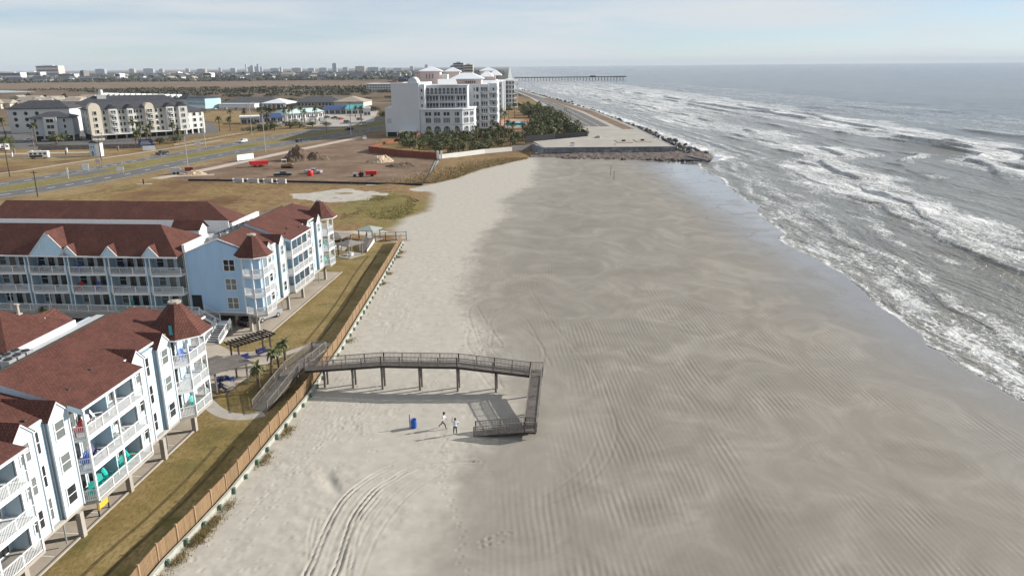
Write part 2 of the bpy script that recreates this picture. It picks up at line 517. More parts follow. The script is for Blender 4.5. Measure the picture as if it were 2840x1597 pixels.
# ripples on the damp flat: crests wander, fade in and out in patches
warp = 5.0 * fbm(BX / 9, BY / 24, 31, 3) + 0.75 * fbm(BX / 1.3, BY / 3.6, 33, 3)
ph = (BX * 1.0 + BY * 0.03) * 2 * math.pi / 0.54 + warp * 3.2
patch = 0.2 + 0.8 * sstep(0.36, 0.62, fbm(BX / 13 + 3, BY / 16, 41, 3)) 
patch = patch * sstep(2, 10, BX - dampedge)
patch = patch * (0.35 + 0.65 * (1 - sstep(95, 150, BY))) * (1 - 0.6 * sstep(-8, -1, BX - sh))
rip = (np.sin(ph) + 0.3 * np.sin(2 * ph + 0.6)) * (0.35 + 1.2 * sstep(0.3, 0.7, fbm(BX / 2.2, BY / 5, 35, 3)))
BZ = BZ + 0.0135 * patch * rip
bars = fbm(BX / 24 + 0.02 * BY, BY / 3.4, 61, 3)
BZ = BZ + 0.05 * (bars - 0.5) * sstep(6, 14, BX - dampedge) * sstep(110, 150, BY)
# churned dry sand and wind marks
dry = 1 - damp
BZ = BZ + dry * near * (0.085 * (fbm(BX / 0.55, BY / 0.7, 51, 3) - 0.5) * sstep(0.42, 0.6, fbm(BX / 5, BY / 6, 52, 3)))
soft = np.zeros_like(BX)
def carve(pts, depth, wid, rim=0.5, y1=110):
    global BZ
    m = ys < y1
    k = int(m.sum())
    d = path_dist(BX[:k], BY[:k], smooth_path(pts, 5), 1)
    wob = 0.7 + 0.6 * vnoise(BX[:k] * 1.3, BY[:k] * 1.3, 77)
    BZ[:k] += wob * (-depth * np.exp(-(d / wid) ** 2) + depth * rim * np.exp(-((d - wid * 2.0) / (wid * 0.8)) ** 2))
for tr, dep in ((TR_A, 0.10), (TR_B, 0.12), (TR_E, 0.05), (TR_F, 0.05)):
    for o in (-0.17, 0.17):
        carve([(a + o, b - o * 0.4) for a, b in tr], dep, 0.10, y1=70)
for k in range(5):
    carve([(-14.0 + 0.75 * k, 40), (-14.6 + 0.9 * k, 47), (-14.9 + 1.15 * k, 53), (-14.0 + 1.4 * k, 58), (-11.0 + 1.4 * k, 61.5)], 0.028, 0.09, y1=70)
for tr in (TR_C, TR_D): carve(tr, 0.018, 0.16, y1=130)
for k in range(16):
    a = random.uniform(-9.5, -4.5); b = random.uniform(60.5, 66)
    carve([(a, b), (a + random.uniform(1, 3), b + random.uniform(-0.5, 0.9))], 0.035, 0.1, y1=70)
for k in range(9):                           # old wheel marks out on the flat
    a = random.uniform(-6, 6); b = random.uniform(84, 120)
    carve([(a, b), (a + random.uniform(-2, 4), b - random.uniform(4, 9)), (a + random.uniform(-1, 5), b - random.uniform(14, 22))], 0.022, 0.16, y1=140)
def dimple(x, y, r, dep):
    j0, j1 = np.searchsorted(ys, y - 3 * r), np.searchsorted(ys, y + 3 * r)
    if j1 <= j0: return
    d = np.hypot(BX[j0:j1] - x, BY[j0:j1] - y)
    BZ[j0:j1] += -dep * np.exp(-(d / r) ** 2) + 0.35 * dep * np.exp(-((d - 1.9 * r) / (0.7 * r)) ** 2)
def steps(pts, r=0.13, dep=0.06, gap=0.7, jit=0.15):
    P = smooth_path(pts, 14)
    acc, side = 0, 1
    for (a, b), (c, d) in zip(P[:-1], P[1:]):
        acc += math.hypot(c - a, d - b)
        if acc > gap:
            acc = 0; side = -side
            dimple(c + side * 0.14 + random.uniform(-jit, jit), d + random.uniform(-jit, jit), r, dep)
steps([(-20.5, 52), (-19.6, 60.1), (-19.1, 62.9), (-18.8, 68.4), (-18.2, 70.9), (-16, 74), (-15.4, 83)])
steps([(-22, 48), (-21.5, 56), (-20.3, 62), (-18, 66)])
steps([(-3.4, 42), (-3.4, 46.5), (-4.0, 48.1), (-4.0, 51.4), (-4.5, 52.8), (-4.7, 54.2), (-6, 58), (-6.5, 63), (-7, 69)])
steps([(-3, 50.3), (-1.9, 50.7), (-1.3, 51.2), (0, 51.5)], 0.15, 0.07, 0.4)
steps([(-2.8, 49.3), (-2, 49.9), (-1.2, 50.2)], 0.15, 0.07, 0.4)
for k in range(420):
    y = random.uniform(44, 120); x = fence_x(y) + abs(random.gauss(0, 6)) + 1.0
    if y < 47 or x > damp_x(y): continue
    dimple(float(x), y, random.uniform(0.09, 0.17), random.uniform(0.03, 0.06))
for k in range(120):
    dimple(random.gauss(-17, 1.8), random.uniform(66, 77), random.uniform(0.1, 0.17), 0.05)
m = np.exp(-(((BX + 16.2) * 0.88 + (BY - 59.4) * 0.47) / 0.55) ** 2 - (((BY - 59.4) * 0.88 - (BX + 16.2) * 0.47) / 2.0) ** 2)
BZ = BZ - 0.22 * m
BZ = BZ + 0.5 * sstep(0, 14, dn - BX) * (BY > 154) * fbm(BX / 6, BY / 6, 71, 4)
wet = sstep(-9, 11, BX - (wet_x(ys)[:, None] + 5 * (fbm(BX / 14, BY / 12, 81, 3) - 0.5) + 1.2 * (fbm(BX / 2.0, BY / 0.8, 82, 3) - 0.5)))
grass = sstep(-1.2, 2.5, dn - BX) * (BY > 154.5)
_w = 0.9 * (fbm(BX / 7, BY / 6, 91, 4) - 0.5) * 2
bare = 1 - sstep(0.75, 1.1, np.hypot((BX + 50) / 10, (BY - 213) / 9) + 1.1 * _w)
bare = np.maximum(bare, (1 - sstep(0.6, 1.1, np.hypot((BX + 26) / 5, (BY - 224) / 4) + 0.6 * _w)))
bare = np.maximum(bare, 0.8 * (1 - sstep(0.5, 1.0, np.hypot((BX + 34) / 9, (BY - 163) / 4) + 0.6 * _w)))
green = 1 - sstep(0.7, 1.15, np.hypot((BX + 33 + 0.12 * (BY - 192)) / 11, (BY - 194) / 24) + 0.8 * _w)

t = NT('beach_sand')
v = t.pos()
a_damp, a_wet, a_gr = t.attr('damp'), t.attr('wet'), t.attr('grass')
n_big = t.noise(v, 0.09, 5, 0.55)
n_mid = t.noise(v, 0.8, 5, 0.6)
n_fine = t.noise(v, 9, 4, 0.7)
n_str = t.noise(t.pos((0.13, 0.10, 1), (0, 0, R(25))), 1.0, 7, 0.62, 1.6)
dryc = t.ramp(n_mid, [(0.3, (0.335, 0.309, 0.265)), (0.7, (0.405, 0.377, 0.328))])
dryc = t.mix(t.math('MULTIPLY', t.mrange(n_fine, 0.5, 0.8), 0.35), dryc, (0.29, 0.245, 0.185))
dmpc = t.ramp(n_str, [(0.32, (0.174, 0.157, 0.131)), (0.5, (0.211, 0.192, 0.163)), (0.68, (0.266, 0.245, 0.209))])
dmpc = t.mix(t.mrange(n_big, 0.4, 0.7, 0, 0.45), dmpc, (0.185, 0.169, 0.143))
col = t.mix(a_damp, dryc, dmpc)
col = t.mix(t.math('MULTIPLY', a_wet, 0.7), col, (0.175, 0.160, 0.137))
spk = t.mrange(t.noise(t.pos((1.6, 0.9, 1)), 1.6, 6, 0.75), 0.66, 0.74)
spk = t.math('MULTIPLY', spk, t.math('SUBTRACT', 1.0, t.math('MULTIPLY', a_damp, 0.9)))
spk = t.math('MULTIPLY', spk, t.mrange(t.noise(v, 0.16, 3), 0.45, 0.62))
col = t.mix(t.math('MULTIPLY', spk, 0.55), col, (0.15, 0.115, 0.07))
g_n = t.noise(v, 0.35, 5, 0.65)
g_n2 = t.noise(t.pos((0.4, 1, 1)), 2.2, 5, 0.7)
gcol = t.ramp(g_n, [(0.36, (0.130, 0.066, 0.030)), (0.47, (0.200, 0.118, 0.050)), (0.56, (0.235, 0.160, 0.062)), (0.66, (0.130, 0.102, 0.030))])
gcol = t.mix(t.math('MULTIPLY', t.attr('green'), 0.85), gcol, t.ramp(g_n, [(0.35, (0.115, 0.085, 0.022)), (0.5, (0.175, 0.150, 0.036)), (0.65, (0.135, 0.125, 0.030))]))
gcol = t.mix(t.mrange(g_n2, 0.46, 0.72), gcol, (0.085, 0.056, 0.024))
gm = t.math('MULTIPLY', a_gr, t.math('SUBTRACT', 1.0, t.mrange(t.math('ADD', t.attr('bare'), t.math('MULTIPLY', t.math('SUBTRACT', g_n2, 0.5), 0.9)), 0.35, 0.6)), clamp=True)
col = t.mix(gm, col, gcol)
rough = t.math('SUBTRACT', 0.92, t.math('MULTIPLY', t.math('MULTIPLY', a_wet, t.mrange(n_str, 0.25, 0.5)), 0.74))
rough = t.math('SUBTRACT', rough, t.math('MULTIPLY', a_damp, 0.12))
nb_nd = t.node('Bump')
t.l.new(n_fine, nb_nd.inputs['Height']); nb_nd.inputs['Distance'].default_value = 0.015
t.l.new(t.mrange(a_wet, 0, 0.8, 0.4, 0.03), nb_nd.inputs['Strength'])
nb = nb_nd.outputs['Normal']
bw = t.node('Bump')
t.l.new(t.noise(t.pos((0.3, 0.5, 1)), 30, 2), bw.inputs['Height'])
bw.inputs['Distance'].default_value = 0.002
M['sand'] = t.out(col, rough, nb, Specular_IOR_Level=0.3, Coat_Weight=t.math('MULTIPLY', a_wet, 0.75), Coat_Roughness=0.14, Coat_IOR=1.5)
beach = link('beach', grid_mesh('beach', BX, BY, BZ, {'damp': damp, 'wet': wet, 'grass': grass, 'bare': bare, 'green': green}, M['sand'], True, BDROP))
tag(beach, kind='structure')

# ---- sea
def crest(s, y, s0, seed, amp, front, back, dens, wander=6.0, step=60.0):
    """one broken line of breakers: s0 = mean distance off the beach; returns height and foam"""
    c = s0 * (1 + 0.25 * np.clip((y - 300) / 900, 0, 1)) + wander * (fbm(y / step, y * 0 + s0, seed, 3) - 0.5) * 2.4 + 1.1 * (fbm(y / 6.0, y * 0 + 3, seed + 5, 3) - 0.5)
    seg = sstep(1 - dens - 0.12, 1 - dens + 0.1, fbm(y / (step * 0.7), s / 40 + 1.7, seed + 9, 3))
    d = s - c
    h = amp * seg * np.where(d < 0, np.exp(-(d / front) ** 2), np.exp(-(d / back) ** 2))
    return h, seg, d
sv = [-6.0]
while sv[-1] < 130: sv.append(sv[-1] + 0.45)
while sv[-1] < 420: sv.append(sv[-1] + max(0.6, sv[-1] * 0.008))
while sv[-1] < 14000: sv.append(sv[-1] * 1.07)
sv = np.array(sv)
yv = [30.0]
while yv[-1] < 330: yv.append(yv[-1] + 1.3)
while yv[-1] < 34000: yv.append(yv[-1] * 1.017)
yv = np.array(yv)
S, YY = np.meshgrid(sv, yv)
SX = shore_x(YY) + S
far = np.clip(YY / 400, 0.6, 3)
inner = sstep(0, 22, S)
Z = 0.05 * inner * (fbm(S / 3.0, YY / 7.0, 101, 3) - 0.5) * 2 + 0.22 * sstep(10, 90, S) * (fbm(S / 9 + 0.1 * YY / 9, YY / 26, 103, 3) - 0.5) * 2
foam = np.zeros_like(S)
lines = [(5.5, 201, 0.10, 0.5, 2.0, 0.75, 3, 30), (11.0, 207, 0.20, 0.6, 3.0, 0.75, 3, 35), (15.5, 213, 0.22, 0.7, 3.5, 0.6, 4, 40), (23, 219, 0.16, 0.8, 4, 0.45, 5, 40), (31, 225, 0.30, 0.8, 5, 0.6, 5, 45),
         (39, 231, 0.40, 0.9, 5, 0.65, 5, 50), (45, 237, 0.55, 1.0, 6, 0.7, 5, 55), (54, 243, 0.35, 1.0, 6, 0.5, 6, 50), (63, 249, 0.30, 1.2, 7, 0.4, 6, 50), (78, 255, 0.45, 1.3, 7, 0.45, 7, 60),
         (92, 261, 0.65, 1.4, 8, 0.6, 8, 70), (107, 267, 0.85, 1.5, 9, 0.65, 8, 70), (124, 273, 0.8, 1.6, 10, 0.55, 8, 80), (143, 279, 0.7, 1.8, 11, 0.35, 9, 70), (168, 285, 0.9, 2.0, 12, 0.40, 10, 80), (195, 291, 0.9, 2.2, 13, 0.35, 10, 80),
         (225, 297, 1.0, 2.5, 14, 0.32, 12, 90), (262, 303, 0.9, 2.8, 15, 0.28, 12, 90), (305, 309, 0.9, 3, 16, 0.25, 14, 100), (350, 315, 0.8, 3.4, 18, 0.22, 14, 100)]
rl = random.Random(8)
for k in range(46):
    s_ = 3 + 300 * rl.random() ** 1.5
    lines.append((s_, 700 + 7 * k, rl.uniform(0.07, 0.16) * (0.5 + min(1.4, s_ / 60)), 0.5 + s_ / 120, 1.6 + s_ / 40, rl.uniform(0.3, 0.5), 3 + s_ / 40, rl.uniform(18, 45)))
for (s0, seed, amp, fr, bk, dens, wan, stp) in lines:
    h, seg, d = crest(S, YY, s0, seed, amp * (1.7 if 25 < s0 < 125 else 1.1), fr * (0.85 if s0 < 125 else 1.3), bk, dens * 0.85, wan * 1.3, stp)
    Z = Z + h
    if seed >= 700: continue
    foam = np.maximum(foam, seg * np.where(d < 0, np.exp(-(d / 0.8) ** 2) * 0.25, np.exp(-((d - 2.0) / (0.75 * bk)) ** 2) * (0.46 if s0 < 60 else 0.52)))
def band(c0, c1, seed, w):
    e = fbm(S / 14 + 5, YY / 40, seed, 4) * 2 - 1
    k = np.clip((YY - 250) / 900, 0, 1)
    c0 = c0 * (1 + 0.2 * k); c1 = c1 * (1 + 0.35 * k)
    return w * sstep(c0 - 7, c0 + 7, S + 16 * e) * (1 - sstep(c1 - 9, c1 + 12, S + 18 * e))
zone = np.maximum.reduce([band(-1, 8, 401, 0.42), band(26, 58, 403, 0.55), band(94, 138, 405, 0.60), band(160, 205, 407, 0.30), band(208, 232, 409, 0.34)])
farb = band(30, 150, 411, 0.55) * sstep(320, 700, YY)
zone = np.maximum(zone, farb) * (1 - 0.85 * sstep(1100, 2300, YY)) * (0.55 + 0.9 * fbm(S / 10 + 0.3 * YY / 10, YY / 30, 421, 4))
foam = np.maximum(foam, zone)
lip = np.exp(-((S - 0.9 - 1.6 * (fbm(YY / 6, YY * 0, 431, 3) - 0.5)) / 0.7) ** 2)
foam = np.maximum(foam, (0.35 + 0.55 * fbm(YY / 5, S * 0, 433, 3)) * lip * (YY < 300))
foam = np.maximum(foam, 0.62 * np.exp(-((S - 5 - 5 * (fbm(YY / 14, YY * 0, 435, 3) - 0.5)) / 3.2) ** 2) * sstep(0.35, 0.6, fbm(YY / 11, S / 6, 437, 3)) * (YY < 200))
foam = np.maximum(foam, 0.8 * np.exp(-((S - 1) / 5.0) ** 2) * (YY > 285) * (YY < 1300) * (0.6 + 0.6 * fbm(YY / 9, S / 9, 441, 3)))
Z = Z * sstep(-1, 6, S) * (1 - 0.6 * sstep(500, 3000, YY)) + SEA_Z - 0.02
edge = sstep(0.0, 9.0, S)

t = NT('sea_water')
v = t.pos()
f_at, e_at = t.attr('foam'), t.attr('edge')
n1 = t.noise(t.pos((0.55, 0.20, 1), (0, 0, R(8))), 0.62, 7, 0.66, 0.5)
n2 = t.noise(t.pos((0.8, 0.9, 1), (0, 0, R(-10))), 1.2, 6, 0.74, 0.9)
vor = t.node('TexVoronoi', feature='DISTANCE_TO_EDGE')
wv = t.node('Mix', data_type='VECTOR')
t.l.new(v, wv.inputs['A'])
nc = t.node('TexNoise'); nc.inputs['Scale'].default_value = 0.8; nc.inputs['Detail'].default_value = 4
t.l.new(v, nc.inputs['Vector'])
t.l.new(nc.outputs['Color'], wv.inputs['B']); wv.inputs['Factor'].default_value = 0.0
addv = t.node('VectorMath', operation='MULTIPLY_ADD')
t.l.new(nc.outputs['Color'], addv.inputs[0]); addv.inputs[1].default_value = (2.2, 2.2, 0); t.l.new(t.pos((1.0, 0.6, 1)), addv.inputs[2])
t.l.new(addv.outputs[0], vor.inputs['Vector']); vor.inputs['Scale'].default_value = 0.9
lace = t.mrange(vor.outputs['Distance'], 0.0, 0.16, 1.0, 0.0)
nn = t.math('ADD', t.math('MULTIPLY', n1, 0.55), t.math('MULTIPLY', n2, 0.45))
th = t.math('SUBTRACT', 1.0, f_at)
fo = t.math('ADD', t.math('MULTIPLY', t.math('SUBTRACT', nn, 0.5), 1.9), f_at)
fmask = t.mrange(fo, 0.38, 0.90)
lacem = t.math('MULTIPLY', lace, t.mrange(fo, 0.22, 0.5))
fmask = t.math('MAXIMUM', fmask, t.math('MULTIPLY', lacem, 0.75))
deep = t.ramp(t.noise(t.pos((0.05, 0.02, 1)), 0.25, 3), [(0.35, (0.080, 0.088, 0.092)), (0.65, (0.115, 0.121, 0.120))])
mid = t.mix(t.mrange(t.attr('depth'), 0.0, 1.0), (0.185, 0.178, 0.152), deep)
shal = t.mix(e_at, (0.20, 0.186, 0.156), mid)
wcol = t.mix(t.math('MULTIPLY', fmask, 0.9), shal, (0.76, 0.77, 0.77))
wr = t.math('ADD', 0.16, t.math('MULTIPLY', fmask, 0.55))
b0 = t.bump(t.noise(t.pos((0.11, 0.028, 1), (0, 0, R(6))), 1.0, 4, 0.6, 0.6), 0.75, 3.5)
b1 = t.bump(t.noise(t.pos((0.8, 0.42, 1), (0, 0, R(8))), 0.30, 4, 0.6, 0.5), 0.6, 1.3, b0)
b2 = t.bump(t.noise(t.pos((0.9, 0.7, 1), (0, 0, R(-14))), 1.2, 5, 0.65, 0.5), 1.0, 0.42, b1)
b3 = t.bump(nn, 0.5, 0.25, b2)
M['sea'] = t.out(wcol, wr, b3, IOR=1.33, Specular_IOR_Level=0.5)
sea = link('sea', grid_mesh('sea', SX, YY, Z, {'foam': np.clip(foam, 0, 1), 'edge': edge, 'depth': sstep(40, 260, S)}, M['sea']))
tag(sea, kind='structure')
# ------------------------------------------------------------------ windows, railings, doors shared by the condominiums
_win = {}
def window_meshes(w, h, style):
    key = (round(w, 2), round(h, 2), style)
    if key not in _win:
        t = 0.09
        f = MB()
        f.box(-w / 2 - t, w / 2 + t, -0.06, 0, -t, 0); f.box(-w / 2 - t, w / 2 + t, -0.06, 0, h, h + t)
        f.box(-w / 2 - t, -w / 2, -0.06, 0, 0, h); f.box(w / 2, w / 2 + t, -0.06, 0, 0, h)
        if style in ('sash', 'double'): f.box(-w / 2, w / 2, -0.045, 0, h / 2 - 0.03, h / 2 + 0.03)
        if style in ('double', 'slide'): f.box(-0.05, 0.05, -0.05, 0, 0, h)
        if style == 'double': pass
        if style == 'grid':
            for k in (1, 2): f.box(-w / 2 + w * k / 3 - 0.04, -w / 2 + w * k / 3 + 0.04, -0.045, 0, 0, h)
        p = MB()
        p.box(-w / 2 - 0.01, w / 2 + 0.01, -0.02, 0.005, -0.01, h + 0.01)
        _win[key] = (f.mesh('window_frame', M['trim']), {})
        _win[key] += (p,)
    return _win[key]
def window(parent, x, y, z, rz, w, h, style='sash', glass='glass', name='window', frame=None):
    """x, y, z = middle of the sill in the parent's space, rz = 0 looks towards -Y"""
    fm, panes, pb = window_meshes(w, h, style)
    if glass not in panes: panes[glass] = pb.mesh('pane', M[glass])
    o = link(name, fm, None, parent, (x, y, z), rz)
    link('pane', panes[glass], None, o)
    return o
def railing(parent, pts, z, off, h=1.0, mat=None, gap=0.13, bal=0.035, post_every=2.0, name='railing', skip=False):
    m = MB(off)
    for (a, b) in zip(pts[:-1], pts[1:]):
        za, zb = (a[2], b[2]) if len(a) > 2 else (z, z)
        A, B = Vector((a[0], a[1], za)), Vector((b[0], b[1], zb))
        L = (B - A).length
        up = Vector((0, 0, 1))
        m.beam(A + up * h, B + up * h, 0.09, 0.06)
        m.beam(A + up * 0.1, B + up * 0.1, 0.05, 0.07)
        n = max(1, int(L / gap))
        for i in range(n):
            p = A + (B - A) * ((i + 0.5) / n)
            m.box(p.x - bal / 2, p.x + bal / 2, p.y - bal / 2, p.y + bal / 2, p.z + 0.1, p.z + h)
        k = max(1, int(round(L / post_every)))
        for i in range(k + 1):
            p = A + (B - A) * (i / k)
            m.box(p.x - 0.05, p.x + 0.05, p.y - 0.05, p.y + 0.05, p.z, p.z + h + 0.03)
    return m.build(name, mat or M['trim'], parent)
GL = ['glass', 'glass', 'glass_mid', 'glass_mid', 'glass_mid', 'glass_mid']

# ------------------------------------------------------------------ condominium pieces (all in the condominium frame)
FH = 2.7
def panel(root, off, X, y0, y1, z0, ze, apex, rng):
    """a projecting strip of wall with a window on each floor and a small gable on top"""
    ym = (y0 + y1) / 2
    m = MB(off)
    m.prism([(X - 1.0, y0), (X, y0), (X, y1), (X - 1.0, y1)], z0, ze)
    m.add([(X, y0, ze), (X, y1, ze), (X, ym, apex), (X - 1.0, y0, ze), (X - 1.0, y1, ze), (X - 1.0, ym, apex)], [(0, 1, 2), (5, 4, 3), (0, 2, 5, 3), (1, 4, 5, 2)])
    m.build('wall', M['pale'], root)
    c = MB(off)
    for s in (y0 - 0.06, y1 + 0.06):
        c.beam((X + 0.03, s, z0), (X + 0.03, s, ze), 0.12, 0.12)
    c.beam((X + 0.03, y0 - 0.1, ze - 0.05), (X + 0.03, ym, apex + 0.03), 0.12, 0.14)
    c.beam((X + 0.03, y1 + 0.1, ze - 0.05), (X + 0.03, ym, apex + 0.03), 0.12, 0.14)
    c.build('trim', M['trim'], root)
    r = MB(off)
    xb = X - (apex - ze) / 0.30 - 0.9
    r.slab([(X + 0.12, y0 - 0.22, ze - 0.12), (X + 0.12, ym, apex + 0.10), (xb, ym, apex + 0.10), (X - 0.6, y0 - 0.22, ze - 0.12)][::-1], -0.07)
    r.slab([(X + 0.12, y1 + 0.22, ze - 0.12), (X - 0.6, y1 + 0.22, ze - 0.12), (xb, ym, apex + 0.10), (X + 0.12, ym, apex + 0.10)][::-1], -0.07)
    r.build('gablet_roof', M['shingle'], root)
    for k in range(3):
        window(root, X - off[0], ym - 0.05 - off[1], z0 + 0.10 + FH * k + 0.75, R(90), 0.95, 1.35, 'sash', rng.choice(GL))
def bay(root, off, X, y0, y1, z0, ze, rng):
    """two gabled panels with a recess and its narrow windows between them"""
    pw = 2.0
    panel(root, off, X, y0, y0 + pw, z0, ze, ze + 1.0, rng)
    panel(root, off, X, y1 - pw, y1, z0, ze, ze + 1.0, rng)
    m = MB(off)
    m.box(X - 1.0, X - 0.38, y0 + pw, y1 - pw, z0, ze + 0.1)
    m.build('wall', M['recess'], root)
    for k in range(3):
        window(root, X - 0.38 - off[0], (y0 + pw + y1 - pw) / 2 - 0.2 - off[1], z0 + 0.10 + FH * k + 0.45, R(90), 0.5, 1.7, 'sash', rng.choice(['glass', 'glass_mid']))
    d = MB(off)
    d.cyl((X - 0.30, y1 - pw - 0.15, 0.3), (X - 0.30, y1 - pw - 0.15, ze), 0.06, n=6)
    d.build('downspout', M['metal'], root)
    b = MB(off)
    b.box(X - 1.2, X - 0.05, y0 - 0.05, y1 + 0.05, z0 - 0.28, z0 - 0.003)
    b.build('edge_beam', M['conc'], root)
def balcony(root, off, X, y0, y1, z0, ze, rng):
    """three open balconies one above the other"""
    Xf, Xb = X + 1.0, X - 1.35
    for k in range(3):
        z = z0 + FH * k
        s = MB(off)
        s.prism([(Xb, y0 + 0.02), (X, y0 + 0.02), (Xf, y0 + 0.55), (Xf, y1), (Xb, y1)], z - 0.22, z + 0.02)
        s.build('balcony_floor', M['trim'] if k else M['conc'], root)
        railing(root, [(X - 0.02, y0 + 0.05), (Xf - 0.08, y0 + 0.55), (Xf - 0.08, y1 - 0.05)], z, off)
    w = MB(off)
    w.box(Xb - 0.15, Xb, y0, y1, z0, ze)
    w.build('wall', M['recess'], root)
    ym = (y0 + y1) / 2 + 0.25
    d = MB(off)
    d.box(Xb, X + 0.2, ym - 0.06, ym + 0.06, z0, ze)
    d.build('partition_wall', M['recess'], root)
    e = MB(off)
    e.box(Xb, X - 0.1, y1 - 0.1, y1 - 0.02, z0, ze)
    e.build('partition_wall', M['pale'], root)
    for k in range(3):
        z = z0 + FH * k
        for yy, ww in ((y0 + 1.5, 1.7), (y0 + 3.2, 1.0), (ym + 1.2, 1.7), (ym + 2.9, 1.0)):
            window(root, Xb - off[0], yy - off[1], z + 0.08, R(90), ww, 2.05, 'slide' if ww > 1.2 else 'plain', rng.choice(['glass', 'glass', 'glass_mid']), 'balcony_door')
    for yy in (y0 + 0.5, ym, y1 - 0.06):
        p = MB(off)
        p.box(Xf - 0.17, Xf - 0.01, yy - 0.08, yy + 0.08, z0, ze)
        p.build('post', M['trim'], root)
    h = MB(off)
    h.box(Xf - 0.2, Xf - 0.02, y0 + 0.5, y1, ze - 0.22, ze - 0.01)
    h.build('fascia', M['trim'], root)
    h = MB(off)
    h.prism([(Xb, y0 + 0.02), (X, y0 + 0.02), (Xf - 0.2, y0 + 0.6), (Xf - 0.2, y1), (Xb, y1)], ze - 0.1, ze - 0.03)
    h.build('ceiling', M['trim'], root)
def tower(root, off, poly, ctr, z0, ze, rng, back, capz=13.4, wtop=0.55, doors=()):
    """octagonal corner balconies under a steep truncated roof; poly = open outline, back = inner wall outline"""
    for k in range(3):
        z = z0 + FH * k
        s = MB(off)
        s.prism(poly + back[::-1], z - 0.24, z + 0.02)
        s.build('balcony_floor', M['trim'] if k else M['conc'], root)
        railing(root, [(p[0] + (ctr[0] - p[0]) * 0.03, p[1] + (ctr[1] - p[1]) * 0.03) for p in poly], z, off)
    for a in poly[1:-1]:
        p = MB(off)
        x, y = a[0] + (ctr[0] - a[0]) * 0.05, a[1] + (ctr[1] - a[1]) * 0.05
        p.box(x - 0.08, x + 0.08, y - 0.08, y + 0.08, z0, ze)
        p.build('post', M['trim'], root)
    for a, b in zip(back[:-1], back[1:]):
        w = MB(off)
        w.beam((a[0], a[1], (z0 + ze) / 2), (b[0], b[1], (z0 + ze) / 2), 0.12, ze - z0)
        w.build('wall', M['pale'], root)
    for (x, y, rz, ww) in doors:
        for k in range(3):
            window(root, x - off[0], y - off[1], z0 + FH * k + 0.08, rz, ww, 2.05, 'slide' if ww > 1.2 else 'plain', rng.choice(['glass', 'glass', 'glass_mid']), 'balcony_door')
    # eaves fascia and roof
    ring = []
    n = 8
    rx = max(abs(p[0] - ctr[0]) for p in poly); ry = max(abs(p[1] - ctr[1]) for p in poly)
    rr = max(rx, ry) / math.cos(math.pi / 8) + 0.18
    for (rad, z) in ((rr, ze - 0.12), (rr, ze + 0.02), (rr * 0.60, ze + 1.25), (wtop, capz)):
        ring.append([(ctr[0] + rad * math.cos(math.pi / 8 + i * math.pi / 4), ctr[1] + rad * math.sin(math.pi / 8 + i * math.pi / 4), z) for i in range(n)])
    f = MB(off)
    f.loft(ring[:2]); f.build('fascia', M['trim'], root)
    r = MB(off)
    r.loft(ring[1:]); roof = r.build('tower_roof', M['shingle'], root)
    c = MB(off)
    c.cyl((ctr[0], ctr[1], capz - 0.02), (ctr[0], ctr[1], capz + 0.16), wtop * 1.15, wtop * 1.15, 8)
    c.cyl((ctr[0], ctr[1], capz + 0.16), (ctr[0], ctr[1], capz + 0.24), wtop * 0.8, wtop * 0.5, 8)
    c.build('roof_cap', M['conc'], roof)
def roof_section(root, off, xe, ze, xr, zr, y0, y1, hip=0.0, name='roof'):
    m = MB(off)
    if hip:
        m.slab([(xe, y0, ze), (xe, y1, ze), (xr, y1 - hip, zr), (xr, y0, zr)], 0.16)
        m.slab([(xe, y1, ze), (xr - 3.0, y1, ze), (xr, y1 - hip, zr)], 0.16)
    else:
        m.slab([(xe, y0, ze), (xe, y1, ze), (xr, y1, zr), (xr, y0, zr)], 0.16)
    o = m.build(name, M['shingle'], root)
    rc = MB(off)
    rc.beam((xr, y0, zr + 0.03), (xr, y1 - hip, zr + 0.03), 0.3, 0.07)
    rc.build('ridge_cap', M['wood_dk'], o)
    g = MB(off)
    g.box(xe - 0.02, xe + 0.10, y0, y1, ze - 0.2, ze - 0.02)
    g.build('gutter', M['trim'], root)
    return o
def vent(root, off, x, y, z, name='roof_vent'):
    m = MB(off)
    m.box(x - 0.14, x + 0.14, y - 0.16, y + 0.16, z - 0.02, z + 0.14)
    m.build(name, M['wood_dk'], root)
def column(root, off, x, y, h, w=0.42):
    m = MB(off)
    m.box(x - w / 2, x + w / 2, y - w / 2, y + w / 2, 0, h)
    m.build('column', M['conc'], root)

# ------------------------------------------------------------------ near condominium (south of the lawn)
rng = random.Random(3)
X1, F1 = -38.4, 2.4
E1 = F1 + 3 * FH
off = (X1, 50.0)
c1 = lthing('condominium', 'pale blue beachfront condominium on columns beside the curved sidewalk', 'building', *off)
bay(c1, off, X1, 43.25, 48.95, F1, E1, rng)
balcony(c1, off, X1, 49.0, 57.3, F1, E1 - 0.02, rng)
bay(c1, off, X1, 57.4, 63.75, F1, E1, rng)
balcony(c1, off, X1, 34.8, 43.15, F1, E1 - 0.02, rng)
b = MB(off)
b.box(-50.5, X1 - 1.4, 30, 70.0, F1 - 0.25, E1)
b.build('wall', M['pale'], c1)
tpoly = [(-38.42, 63.85), (-37.25, 64.85), (-37.25, 68.2), (-38.45, 69.3), (-40.5, 69.3)]
tower(c1, off, tpoly, (-38.95, 66.6), F1, E1, rng, [(-38.55, 63.8), (-39.75, 66.0), (-39.75, 68.0), (-40.5, 69.25)], 13.35,
      doors=((-39.75, 67.0, R(90), 1.5), (-39.15, 64.9, R(61), 0.95)))
def rz(x, xe, ze, xr, zr): return ze + (xe - x) / (xe - xr) * (zr - ze)
